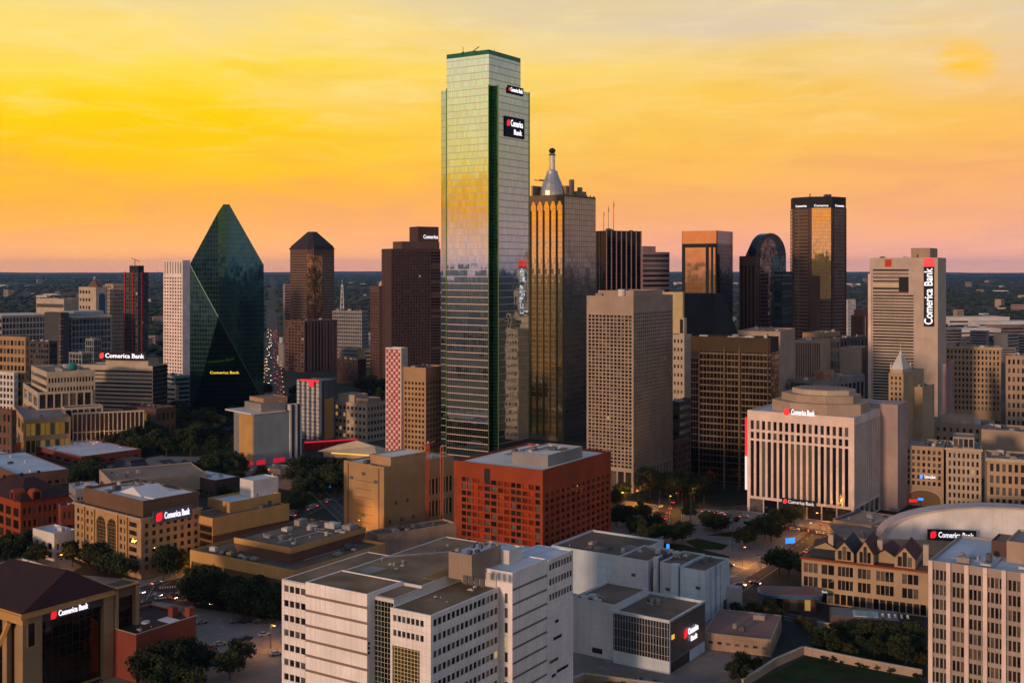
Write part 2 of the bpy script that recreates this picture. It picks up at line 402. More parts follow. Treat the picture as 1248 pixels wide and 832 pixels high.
    def units(s, n, seed, z=None, x0=None, x1=None, y0=None, y1=None, big=1.0, mats=('unit', 'unit_white', 'unit_dark')):
        """plant on the roof: each box, fan or duct a part"""
        r = random.Random(seed); z = s.h-s.par+.12 if z is None else z
        x0 = -s.W+2 if x0 is None else x0; x1 = -2 if x1 is None else x1; y0 = 2 if y0 is None else y0; y1 = s.D-2 if y1 is None else y1
        placed = []
        for i in range(n*6):
            if len(placed) >= n: break
            k = r.random(); w, d, h = r.uniform(1.6, 4.2)*big, r.uniform(1.6, 3.6)*big, r.uniform(1.1, 2.4)*big
            if x1-x0 < w+.5 or y1-y0 < d+.5: continue
            x, y = r.uniform(x0, x1-w), r.uniform(y0, y1-d)
            if any(x < q[1]+.3 and x+w > q[0]-.3 and y < q[3]+.3 and y+d > q[2]-.3 for q in placed): continue
            placed.append((x, x+w, y, y+d)); mb = MB(); m = M[r.choice(mats)]
            if k < .5:
                mb.box(x, x+w, y, y+d, z+.25, z+h).box(x+.15, x+w-.15, y+.15, y+d-.15, z, z+.25)
                mb.cyl(x+w*.5, y+d*.5, min(w, d)*.32, z+h, z+h+.25, 10); nm = 'air_handler'
            elif k < .75:
                mb.cyl(x+w/2, y+d/2, min(w, d)*.42, z, z+h, 14).cyl(x+w/2, y+d/2, min(w, d)*.3, z+h, z+h+.3, 14); nm = 'cooling_fan'
            else:
                mb.box(x, x+w*1.0, y, y+d*.35, z+.3, z+1.0).box(x, x+w*.2, y+d*.35, y+d, z+.3, z+1.0).box(x+.1, x+.3, y+.1, y+.3, z, z+.3).box(x+w-.3, x+w-.1, y+.1, y+.3, z, z+.3); nm = 'duct'
            mb.build(nm, m, s.host, s.org if s.org != (0, 0, 0) else None)
        aw, ad = x1-x0, y1-y0
        if aw > 7 and ad > 7 and n >= 3:
            for i in range(max(1, n//2)):
                w, d = r.uniform(.12, .35)*aw, r.uniform(.12, .35)*ad; x, y = r.uniform(x0, x1-w), r.uniform(y0, y1-d)
                MB().box(x, x+w, y, y+d, z-.02, z+.012+.006*i).build('roof_patch', M[r.choice(('roof_grey', 'roof_tar', 'roof_tan', 'roof_dark'))], s.host, s.org if s.org != (0, 0, 0) else None)
            for i in range(max(1, n//3)):
                y = r.uniform(y0, y1); xa, xb = sorted((r.uniform(x0, x1), r.uniform(x0, x1)))
                if xb-xa > 3 and r.random() < .6: mb = MB().bar((xa, y, z+.3), (xb, y, z+.3), .13).bar((xb, y, z), (xb, y, z+.3), .13)
                else: xx = r.uniform(x0, x1); mb = MB().bar((xx, y0+1, z+.3), (xx, y1-1, z+.3), .13).bar((xx, y0+1, z), (xx, y0+1, z+.3), .13)
                mb.build('roof_pipe', M[r.choice(('steel', 'unit_white', 'unit_dark'))], s.host, s.org if s.org != (0, 0, 0) else None)
            for i in range(n//2):
                x, y = r.uniform(x0, x1), r.uniform(y0, y1); MB().cyl(x, y, .22*big, z, z+r.uniform(.6, 1.3), 8).build('vent_stack', M['unit_white'], s.host, s.org if s.org != (0, 0, 0) else None)
        return s
    def block(s, name, x0, x1, y0, y1, z0, z1, mat, roof=None, rimw=.35, par=.6):
        """a plain rooftop box with its own rim and roof"""
        mb = MB()
        if roof:
            mb.box(x0, x1, y0, y1, z0, z1-par)
            mb.box(x0, x1, y0, y0+rimw, z1-par, z1).box(x0, x1, y1-rimw, y1, z1-par, z1)
            mb.box(x0, x0+rimw, y0+rimw, y1-rimw, z1-par, z1).box(x1-rimw, x1, y0+rimw, y1-rimw, z1-par, z1)
        else: mb.box(x0, x1, y0, y1, z0, z1)
        o = s.part(name, mb, mat)
        if roof: MB().box(x0+rimw, x1-rimw, y0+rimw, y1-rimw, z1-par+.003, z1-par+.1).build('roof', roof, o, None)
        return o
    def xat(s, px, y):
        """local x where the line y = const crosses that pixel column"""
        ca, sa = cos(s.a), sin(s.a); k = px-624; return (k*(s.C[1]+y*ca)-F*(s.C[0]+y*sa))/(F*ca+k*sa)
    def world(s, x, y, z=0):
        ca, sa = cos(s.a), sin(s.a); return (s.C[0]+x*ca+y*sa, s.C[1]-x*sa+y*ca, z)
# ---------------------------------------------------------------- signs
def sign(label, b, f, u, z, h, text='Comerica Bank', emblem='left', board=None, glow='sign_white', red='sign_red', d=.5, vertical=False, name='lit_sign', width=None, text2=None, es=1.0):
    """a lit sign on face f of building b: u = centre along the face, z = centre height, h = letter height"""
    x, y = b.p(f, u, d); x += b.org[0]; y += b.org[1]
    rz = -b.a+{'F': 0, 'R': pi/2, 'L': -pi/2, 'K': pi}[f]
    wx, wy, _ = b.world(x, y)
    return sign_at(label, wx, wy, z, rz, h, text, emblem, board, glow, red, vertical, name, width, text2, es)
def sign_at(label, wx, wy, z, rz, h, text='Comerica Bank', emblem='left', board=None, glow='sign_white', red='sign_red', vertical=False, name='lit_sign', width=None, text2=None, es=1.0):
    e = empty(name, label, 'sign', (wx, wy, z), rz)
    def as_mesh(o):
        bpy.context.view_layer.update(); dg = bpy.context.evaluated_depsgraph_get(); me = bpy.data.meshes.new_from_object(o.evaluated_get(dg)); me.name = 'lettering'
        n = bpy.data.objects.new('lettering', me); cu = o.data; S.collection.objects.unlink(o); bpy.data.objects.remove(o); bpy.data.curves.remove(cu); return link(n, e)
    def txt(tx, hh, x, zz, mat, nm='lettering', wfit=None):
        cu = bpy.data.curves.new(nm, 'FONT'); cu.body = tx; cu.size = hh*1.38; cu.extrude = .12; cu.offset = hh*.012
        cu.resolution_u = 2; cu.align_x = 'CENTER'; cu.align_y = 'CENTER'; cu.materials.append(M[mat])
        o = bpy.data.objects.new(nm+'_text', cu); S.collection.objects.link(o); o = as_mesh(o); o.location = (x, -.18, zz); o.rotation_euler = (pi/2, 0, 0)
        return o, cu
    o, cu = txt(text, h, 0, 0, glow)
    bpy.context.view_layer.update(); w = o.dimensions.x
    if width: width -= h*1.35*es if emblem else 0; o.scale = (width/w, 1, 1); w = width
    ew = h*es if emblem else 0; gap = h*.35*es if emblem else 0; tot = w+ew+gap
    o.location.x = (ew+gap)/2
    if emblem:
        ex = -tot/2+ew/2; r = h*.62*es
        mb = MB(); pts = [(-r*.8, -r), (r*.3, -r), (r*.8, -r*.4), (r*.8, r), (-r*.3, r), (-r*.8, r*.4)]
        v = [(ex+p, -.30, q) for p, q in pts]+[(ex+p, -.05, q) for p, q in pts]
        k = len(pts); mb.raw(v, [tuple(range(k)), tuple(range(2*k-1, k-1, -1))]+[(i, k+i, k+(i+1) % k, (i+1) % k) for i in range(k)])
        mb.build('emblem', M[red], e, None)
    if text2: txt(text2, h*.8, (ew+gap)/2+w*.08, -h*1.25, glow)
    if board:
        lo = -h*.95 if not text2 else -h*2.0
        MB().box(-tot/2-h*.5, tot/2+h*.5, -.03, .35, lo, h*.95).build('sign_board', M[board], e, None)
    if vertical: e.rotation_euler = (0, -pi/2, 0); e.rotation_euler = mathutils.Euler((0, 0, rz)).to_matrix().to_4x4().__matmul__(mathutils.Matrix.Rotation(-pi/2, 4, 'Y')).to_euler()
    return e
# ---------------------------------------------------------------- materials
window_mat('glass', (.030, .032, .036), lit=.003, lits=.5)
window_mat('glass_dark', (.016, .014, .014), lit=.003, lits=.5, blinds=.22)
window_mat('glass_brown', (.035, .020, .012), metal=.35, lit=.004, lits=.5, blinds=.1)
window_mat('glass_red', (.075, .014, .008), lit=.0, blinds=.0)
window_mat('glass_redlit', (.19, .024, .007), lit=.0, blinds=.0)  # brighter copy of the side's red, the lit front put into its colour
window_mat('glass_blue', (.05, .085, .11), metal=.5, rough=.08, lit=.008, blinds=.1)
window_mat('glass_teal', (.028, .055, .060), metal=.4, rough=.08, lit=.008, blinds=.1)
window_mat('glass_pale', (.16, .17, .19), metal=.3, rough=.2, lit=.01)
window_mat('glass_warm', (.05, .035, .02), lit=.10, litc=(1.0, .55, .16), lits=.35)
window_mat('glass_yellow', (.06, .045, .012), lit=.5, litc=(1.0, .50, .06), lits=.14)
stone('white_panel', (.80, .77, .77), panel=(1.55, 2.1, .10), joint=.66, streak=.32)
stone('white_slab', (.60, .54, .52), panel=(3.2, 4.2, .10), joint=.62, streak=.2)
stone('white', (.60, .57, .55))
stone('white_pink', (.68, .55, .50), streak=.1)
stone('grey_panel', (.33, .34, .36), panel=(6.0, 3.2, .10), joint=.65, streak=.25)
stone('blue_grey', (.24, .29, .33), panel=(5.0, 3.6, .10), joint=.6, streak=.3)
stone('grey', (.24, .23, .23))
stone('dark_grey', (.06, .06, .066))
stone('dark', (.020, .020, .023), streak=.05)
stone('beige', (.37, .28, .21))
stone('beige_pale', (.45, .37, .29))
stone('beige_panel', (.35, .275, .215), panel=(4.5, 4.0, .08), joint=.8)
stone('tan', (.38, .24, .13), panel=(0, 1.2, .05), joint=.85)
stone('tan_brick', (.36, .23, .11), panel=(0, .9, .06), joint=.85)
stone('ochre', (.47, .27, .095), panel=(6.5, 3.4, .08), joint=.8)
stone('brown_brick', (.135, .070, .048), panel=(0, .8, .06), joint=.85)
stone('brown', (.070, .042, .036))
stone('brown_stone', (.115, .066, .052), panel=(3.0, 0, .06))
stone('mauve_stone', (.30, .20, .19))
stone('red_brick', (.20, .048, .028), panel=(0, .7, .06), joint=.8)
stone('red_stone', (.26, .046, .013), panel=(3.2, 3.1, .07), joint=.75, var=.28)
stone('roof_tar', (.15, .105, .072), scale=.06, var=.4, streak=0)
stone('roof_tan', (.23, .17, .13), scale=.05, var=.35, streak=0)
stone('roof_grey', (.22, .20, .19), scale=.06, var=.3, streak=0)
stone('roof_white', (.62, .62, .64), scale=.05, var=.22, streak=0, panel=(9.0, 0, .12), joint=.8)
stone('roof_bright', (.70, .64, .58), scale=.05, var=.18, streak=0)
stone('roof_bluewhite', (.46, .54, .62), scale=.04, var=.25, streak=0)
stone('roof_maroon', (.034, .012, .012), scale=.2, var=.3, streak=0, panel=(1.0, 0, .08))
stone('roof_dark', (.045, .043, .045), scale=.1, var=.3, streak=0)
stone('roof_slate', (.045, .062, .085), scale=.1, var=.3, streak=0, panel=(1.5, 0, .08))
stone('roof_rust', (.24, .13, .105), scale=.05, var=.45, streak=0)
stone('tent', (.58, .46, .30), streak=0)
stone('unit', (.27, .25, .23), scale=.5); stone('unit_white', (.48, .47, .46), scale=.5); stone('unit_dark', (.09, .09, .10), scale=.5)
stone('unit_yellow', (.45, .30, .08), scale=.5); stone('teal_paint', (.02, .20, .22), scale=.5)
metal_mat('steel', (.45, .45, .45)); metal_mat('steel_dark', (.07, .07, .075)); metal_mat('silver', (.62, .60, .58), .3, .85)
metal_mat('white_metal', (.62, .62, .62), .4, .2); metal_mat('gold_metal', (.5, .33, .12), .35, .8)
metal_mat('red_paint', (.45, .02, .02), .4, 0); metal_mat('crane_red', (.40, .06, .02), .5, 0)
metal_mat('blue_paint', (.035, .10, .20), .4, .1); metal_mat('stripe_blue', (.03, .055, .11), .35, .3)
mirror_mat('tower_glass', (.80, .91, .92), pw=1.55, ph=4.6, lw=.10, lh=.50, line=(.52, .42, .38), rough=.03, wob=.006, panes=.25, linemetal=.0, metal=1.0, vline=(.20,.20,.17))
mirror_mat('tower_glass_side', (.56, .66, .66), pw=1.55, ph=4.6, lw=.06, lh=.45, line=(.36, .33, .31), rough=.03, wob=.005, panes=.3, linemetal=.0, metal=1.0, vline=(.14,.15,.14))  # same glass; the side's darker reflection is put into its tint
mirror_mat('tower_glass_green', (.035, .17, .11), pw=1.2, ph=2.3, lw=.08, lh=.2, line=(.012, .05, .034), rough=.06, wob=.03, panes=.75)
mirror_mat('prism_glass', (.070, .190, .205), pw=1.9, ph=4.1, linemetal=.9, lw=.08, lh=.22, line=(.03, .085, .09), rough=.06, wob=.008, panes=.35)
mirror_mat('prism_glass_dark', (.020, .060, .066), pw=1.9, ph=4.1, linemetal=.9, lw=.10, lh=.26, line=(.010, .026, .028), rough=.06, wob=.008, panes=.4)  # same glass, with a facet's darker reflection put into the tint
mirror_mat('prism_glass_low', (.032, .085, .090), pw=1.9, ph=4.1, linemetal=.9, lw=.10, lh=.28, line=(.013, .034, .038), rough=.08, wob=.012, panes=.4)  # lower facet of the same glass, its dim reflection put into the tint
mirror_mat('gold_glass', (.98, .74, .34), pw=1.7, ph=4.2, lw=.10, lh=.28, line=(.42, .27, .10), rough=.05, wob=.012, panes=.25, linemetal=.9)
mirror_mat('gold_glass_grey', (.36, .335, .27), pw=3.2, ph=4.2, lw=.40, lh=.35, line=(.12, .11, .09), rough=.10, wob=.012, panes=.35)  # the gold tower's other side, its duller reflection put into the colour
mirror_mat('bronze_glass', (.115, .066, .028), pw=2.2, ph=3.9, lw=.25, lh=.9, line=(.014, .010, .007), rough=.08, wob=.035, panes=.85, linemetal=0)
mirror_mat('black_glass', (.030, .028, .032), pw=1.6, ph=4.0, lw=.12, lh=.3, line=(.012, .012, .014), rough=.08, wob=.012, panes=.4)
mirror_mat('blue_glass', (.20, .29, .36), pw=1.8, ph=3.9, lw=.22, lh=.5, line=(.16, .17, .18), rough=.08, wob=.02, panes=.5, linemetal=.1)
mirror_mat('teal_glass', (.09, .18, .20), pw=1.8, ph=3.8, lw=.15, lh=.7, line=(.06, .075, .075), rough=.08, wob=.02, panes=.5)
mirror_mat('grid_glass', (.08, .11, .11), pw=1.15, ph=1.4, lw=.16, lh=.16, line=(.30, .31, .24), rough=.1, wob=.05, panes=.8, linemetal=.1)
mirror_mat('rail_glass', (.12, .14, .145), pw=1.05, ph=3.0, lw=.30, lh=.22, line=(.22, .23, .24), rough=.12, wob=.04, panes=.8, linemetal=.2)
mirror_mat('purple_glass', (.33, .23, .22), pw=2.2, ph=3.9, lw=.5, lh=.9, line=(.22, .13, .11), rough=.1, wob=.05, panes=.8, linemetal=0)
glow_mat('sign_white', (.95, .92, 1.0), 1.15); glow_mat('sign_red', (.9, .015, .03), .9); glow_mat('sign_dim', (.85, .80, .85), .62)
glow_mat('sign_blue', (.05, .28, 1.0), 1.2); glow_mat('sign_yellow', (1.0, .70, .06), .85); glow_mat('lamp_orange', (1.0, .38, .06), 6.0)
glow_mat('lamp_white', (1.0, .85, .65), 3.0); glow_mat('tail_red', (1.0, .03, .02), 9.0); glow_mat('head_white', (1.0, .78, .48), 22.0); glow_mat('led_red', (1.0, .02, .05), .42)
glow_mat('led_yellow', (1.0, .55, .05), .8); glow_mat('sign_green', (.2, .9, .3), .8)
stone('sign_back', (.018, .016, .03), streak=0); stone('sign_grey', (.10, .11, .16), streak=0)
# ---------------------------------------------------------------- ground, roads, plaza
def ground_mat(name, cols, scales, rough=.9, spec=.2):
    q = NT(name); b = cols[0]
    for c, (sc, lo, hi) in zip(cols[1:], scales): b = q.mix(q.rng(q.noise(sc, 6, .6), lo, hi), b, c)
    M[name] = q.set(base=b, rough=rough, spec=spec); return q.m
ground_mat('ground', [(.030, .030, .026), (.018, .026, .012), (.060, .052, .044), (.10, .085, .07)], [(.004, .42, .58), (.011, .52, .62), (.05, .62, .74)])
ground_mat('asphalt', [(.050, .047, .046), (.034, .032, .032), (.085, .075, .068)], [(.03, .4, .65), (.25, .58, .72)], rough=.8)
ground_mat('paving', [(.185, .17, .16), (.125, .115, .11), (.25, .225, .20)], [(.05, .42, .62), (.35, .55, .7)])
ground_mat('lot', [(.23, .19, .165), (.17, .145, .125), (.28, .235, .20)], [(.03, .42, .62), (.2, .55, .7)])
ground_mat('grass', [(.022, .040, .012), (.014, .026, .008), (.040, .046, .016)], [(.08, .4, .6), (.5, .5, .7)], rough=1.0, spec=.05)
ground_mat('paint', [(.50, .48, .44), (.30, .29, .27)], [(.5, .5, .7)])
ground_mat('kerb_stone', [(.26, .24, .22), (.18, .17, .16)], [(.3, .45, .65)])
def ring(name, r0, r1, n, mat, z=0.0):
    v = []; f = []
    if r0 == 0:
        v = [(0, 0, z)]+[(r1*cos(2*pi*i/n), r1*sin(2*pi*i/n), z) for i in range(n)]
        f = [(0, i+1, (i+1) % n+1) for i in range(n)]
    else:
        for r in (r0, r1): v += [(r*cos(2*pi*i/n), r*sin(2*pi*i/n), z) for i in range(n)]
        f = [(i, n+i, n+(i+1) % n, (i+1) % n) for i in range(n)]
    return v, f
GB = MB()
for r0, r1 in ((0, 400), (400, 900), (900, 2000), (2000, 5000), (5000, 12000), (12000, 31000)): GB.raw(*ring('', r0, r1, 96, None))
g = GB.build('ground', M['ground']); tag(g, 'dark ground of the city running out to the horizon', None, None, 'structure')
def poly(name, pix, mat, z, kind='structure', world=False, thick=None):
    pts = pix if world else [G(x, y) for x, y in pix]
    if sum(pts[i][0]*pts[(i+1) % len(pts)][1]-pts[(i+1) % len(pts)][0]*pts[i][1] for i in range(len(pts))) < 0: pts = pts[::-1]
    mb = MB()
    if thick: mb.prism(pts, 0.0, thick)
    else: mb.raw([(x, y, z) for x, y in pts], [tuple(range(len(pts)))])
    return tag(mb.build(name, M[mat]), None, None, None, kind)
ROADS = []
def road(a, b, w, world=False, dash=True, z=.02):
    """a straight street: asphalt, raised kerbed pavements either side, centre dashes"""
    p = mathutils.Vector(a if world else G(*a)); q = mathutils.Vector(b if world else G(*b)); d = (q-p); Ln = d.length; d.normalize(); n = mathutils.Vector((-d.y, d.x))
    z += .012*len(ROADS); ROADS.append((p, q, w))
    def strip(o0, o1, zz, t0=0, t1=Ln):
        return [tuple(p+d*t0+n*o0)+(zz,), tuple(p+d*t1+n*o0)+(zz,), tuple(p+d*t1+n*o1)+(zz,), tuple(p+d*t0+n*o1)+(zz,)]
    mb = MB(); mb.raw(strip(w/2, -w/2, z)[::-1] if False else strip(-w/2, w/2, z), [(0, 1, 2, 3)]); tag(mb.build('road', M['asphalt']), None, None, None, 'structure')
    if dash:
        mk = MB(); t = 2.0
        while t < min(Ln, 900): mk.raw(strip(-.12, .12, z+.02, t, min(t+3, Ln)), [(0, 1, 2, 3)]); t += 8
        for o in (-w/2+.5, w/2-.5): mk.raw(strip(o-.08, o+.08, z+.02), [(0, 1, 2, 3)])
        tag(mk.build('road_markings', M['paint']), None, None, None, 'structure')
    return p, q, d, n
mirror_mat('sunset_glass', (.88, .46, .17), pw=4.0, ph=4.0, lw=.08, lh=.12, line=(.2, .12, .08), rough=.05, wob=.006, panes=.12)  # orange sunset reflection put into the glass tint
mirror_mat('grey_mirror', (.20, .17, .20), pw=4.0, ph=4.0, lw=.08, lh=.12, line=(.1, .08, .1), rough=.1, wob=.006, panes=.12)  # shaded side of the mirrored cap, darkened in its tint
mirror_mat('octo_bands', (.085, .065, .055), pw=3.0, ph=4.0, lw=.3, lh=1.9, line=(.13, .08, .066), rough=.15, wob=.03, panes=.6, metal=.5, linemetal=0)
stone('bronze_plain', (.055, .036, .018)); stone('red_stone_lit', (.55, .05, .03))
stone('dark_roof', (.035, .028, .034)); stone('red_cladding', (.42, .05, .05)); 
aq = NT('arch_blue'); M['arch_blue'] = aq.set(base=(.02, .10, .22), rough=.12, metal=.2)
stone('stripe_wall', (.06, .08, .12)); stone('attic_brown', (.13, .078, .048)); stone('beige_stained', (.34, .25, .18), var=.45, streak=.5)
mirror_mat('strip_grid', (.42, .42, .44), pw=2.4, ph=3.0, lw=.3, lh=.5, line=(.60, .58, .58), rough=.25, wob=.05, panes=.9, metal=.3, linemetal=0)
mirror_mat('glass_lattice', (.03, .03, .03), pw=1.15, ph=1.5, lw=.12, lh=.12, line=(.30, .20, .10), rough=.12, wob=.03, panes=.6, metal=.4, linemetal=0)
stone('brown_glazed', (.16, .085, .035))
stone('cream', (.55, .42, .22)); stone('rust_stone', (.20, .09, .07)); stone('mauve_pale', (.36, .28, .26)); stone('tan_pale', (.40, .29, .18)); stone('grey_pale', (.42, .41, .41))
stone('beige_warm', (.40, .29, .19)); stone('arena_white', (.76, .75, .76), panel=(6, 0, .1)); stone('arena_rim', (.46, .41, .40))
gq = NT('glass_warm_plain'); M['glass_warm_plain'] = gq.set(base=(.05, .025, .01), rough=.3, emit=(1, .4, .1), es=.05)
pq = NT('pool'); M['pool'] = pq.set(base=pq.mix(pq.rng(pq.noise(1.5, 3), .4, .7), (.02, .26, .32), (.04, .36, .42)), rough=.06)
stone('roof_tan2', (.22, .145, .080), scale=.09, var=.5, streak=0); stone('roof_white2', (.52, .57, .64), scale=.06, var=.25, streak=0)
stone('white_slab2', (.82, .78, .78), panel=(1.9, 0, .10), joint=.66, streak=.32); stone('joint_grey', (.22, .16, .14), streak=0); stone('penthouse_stone', (.30, .23, .18), panel=(2.2, 0, .08), joint=.7, streak=.4)
mirror_mat('grid_yellow', (.06, .05, .03), pw=1.15, ph=1.05, lw=.22, lh=.20, line=(.42, .36, .20), rough=.2, wob=.04, panes=.8, metal=.2, linemetal=0)
mirror_mat('theatre_panel', (.10, .105, .11), pw=3.1, ph=30, lw=.06, lh=.02, line=(.05, .05, .05), rough=.35, wob=.02, panes=.4, metal=.4, linemetal=.2)
mirror_mat('reflect_dark', (.10, .075, .055), pw=2.4, ph=3.6, lw=.10, lh=.12, line=(.03, .022, .018), rough=.07, wob=.06, panes=.5)
stone('bank_stone', (.30, .20, .11), panel=(0, .8, .05), joint=.85, streak=.2); stone('sign_grey2', (.05, .045, .05), streak=0)
stone('theatre_blue', (.50, .60, .68), panel=(6.0, 3.2, .10), joint=.65, streak=.35); stone('theatre_grey', (.54, .57, .61), panel=(5.0, 3.2, .10), joint=.65, streak=.3)
stone('roof_sand', (.42, .29, .19), scale=.05, var=.3, streak=0); stone('spandrel_grey', (.33, .28, .25))
stone('tan_dark', (.12, .075, .035)); stone('bank_cream', (.50, .41, .34), panel=(4.5, 4.0, .08), joint=.8); stone('white_rose', (.80, .67, .63), streak=.1)
mirror_mat('dome_glass', (.05, .075, .085), pw=1.8, ph=3.8, lw=.15, lh=.5, line=(.03, .03, .03), rough=.1, wob=.02, panes=.5)
stone('roof_wine', (.10, .036, .034), scale=.2, var=.3, streak=0, panel=(1.0, 0, .08))
mirror_mat('bronze_mirror', (.42, .25, .11), pw=1.7, ph=4.2, lw=.12, lh=.4, line=(.08, .05, .03), rough=.08, wob=.02, panes=.6)
# ================================================================ the tall towers
def clad(b, name, f, mat, z0=0.0, z1=None, u0=0.0, u1=None, d=.05, th=.3):
    """a flush curtain wall hung on one face"""
    z1 = b.h if z1 is None else z1; u1 = b.L(f) if u1 is None else u1; mb = MB(); b.fbox(mb, f, u0, u1, -th, d, z0, z1)
    return b.part(name, mb, mat)
# ---- the tallest tower: mirror glass, notched corners, smaller top tier
def tallest():
    b = B('glass_tower', 'tallest tower, mirror glass with green corner notches and two lit signs near its top', 'tower', 533, 602.5, 649, 103, yb=577, a=33)
    W_, D_, n, nl = b.W, b.D, 4.4, 7.8; z1 = b.h; z2 = TZ(60, b.Y+1)
    pts = [(-W_+nl, 0), (-n, 0), (-n, n), (0, n), (0, D_-n), (-n, D_-n), (-n, D_), (-W_+nl, D_), (-W_+nl, D_-n), (-W_, D_-n), (-W_, n), (-W_+nl, n)]
    def wall(i, z0, zt, mat, name='curtain_wall', off=.0):
        (xa, ya), (xb, yb) = pts[i], pts[(i+1) % 12]; dx, dy = xb-xa, yb-ya; l = sqrt(dx*dx+dy*dy); nx, ny = dy/l, -dx/l
        k = .4; mb = MB(); P = [(xa+nx*.06, ya+ny*.06), (xb+nx*.06, yb+ny*.06), (xb-nx*k, yb-ny*k), (xa-nx*k, ya-ny*k)]
        mb.prism(P, z0, zt); return b.part(name, mb, mat)
    ins = .5
    core = MB(); core.box(-W_+nl+ins, -n-ins, ins, D_-ins, 0, z1-.8).box(-W_+ins, -W_+nl+ins, n+ins, D_-n-ins, 0, z1-.8).box(-n-ins, -ins, n+ins, D_-n-ins, 0, z1-.8)
    b.part('wall', core, M['dark_grey'])
    cap = MB().prism([(x, y) for x, y in pts], z1-.8, z1-.4); b.part('roof', cap, M['roof_grey'])
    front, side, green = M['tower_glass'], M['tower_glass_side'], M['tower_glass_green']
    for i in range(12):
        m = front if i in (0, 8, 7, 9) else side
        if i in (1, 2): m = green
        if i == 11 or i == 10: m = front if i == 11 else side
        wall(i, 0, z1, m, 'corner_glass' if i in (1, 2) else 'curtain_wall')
    # upper tier
    t = b.sub(-W_+nl, -n, 0, D_-8.5, 0, z2); t.org = (-n, 0, z1-.4); t.h = z2-z1+.4
    mbt = MB().box(-t.W+.4, -.4, .4, t.D-.4, 0, t.h-1.2); o = mbt.build('upper_tier', M['dark_grey'], b.e, t.org)
    for f, m in (('F', front), ('R', side), ('L', front), ('K', side)):
        mb = MB(); t.fbox(mb, f, .0 if f in 'FK' else .4, t.L(f) if f in 'FK' else t.L(f)-.4, -.4, .05, 0, t.h-3.0); mb.build('curtain_wall', m, o)
        mb = MB(); t.fbox(mb, f, .0 if f in 'FK' else .4, t.L(f) if f in 'FK' else t.L(f)-.4, -.4, .0, t.h-3.0, t.h); mb.build('green_parapet', M['tower_glass_green'], o)
    # green light tubes up the notch edges
    for x, y in ((-n, -.25), (.25, n), (.25, D_-n), (-W_+nl, -.25)):
        b.part('edge_tube', MB().box(x-.22, x+.22, y-.22, y+.22, 3, z1+.5), M['edge_green'])
    r = random.Random(3)
    for k in range(9):
        x, y = r.uniform(-W_+11, -n-4), r.uniform(2, D_-9); zz = z2+r.uniform(2, 5)
        mb = MB().bar((x, y, z2-1.2), (x, y, zz), .18); mb.lathe(x, y, [(.1, zz-.6), (.9, zz-.1), (.7, zz+.4), (.1, zz+.5)], 8) if k % 2 else mb.box(x-.7, x+.7, y-.7, y+.7, z2-1.2, z2+1.2)
        b.part('aerial', mb, M['steel_dark'])
    b.part('roof_crane', MB().box(-W_/2-3, -W_/2+5, 5, 9, z2-1.3, z2+1.4).bar((-W_/2, 7, z2+1), (-W_/2+7, 6, z2+4), .3), M['steel_dark'])
    b.part('podium', MB().box(-W_-3, 3.5, -3.5, D_+3, 0, 5), M['grey'])
    sign('long lit bank sign in a dark band at the shoulder of the tallest tower', b, 'R', D_*.52, TZ(110, b.Y+18), 2.8, board='sign_back', d=.7, width=17, es=.6)
    sign('largest lit sign on the tallest tower, two lines with red emblem', b, 'R', D_*.50, TZ(151, b.Y+18), 4.6, text='Comerica', text2='Bank', board='sign_back', d=.7, width=19.5, es=.75)
    return b
glow_q = NT('edge_green'); M['edge_green'] = glow_q.set(base=(.20, .30, .10), rough=.25, metal=.6)
T1 = tallest()
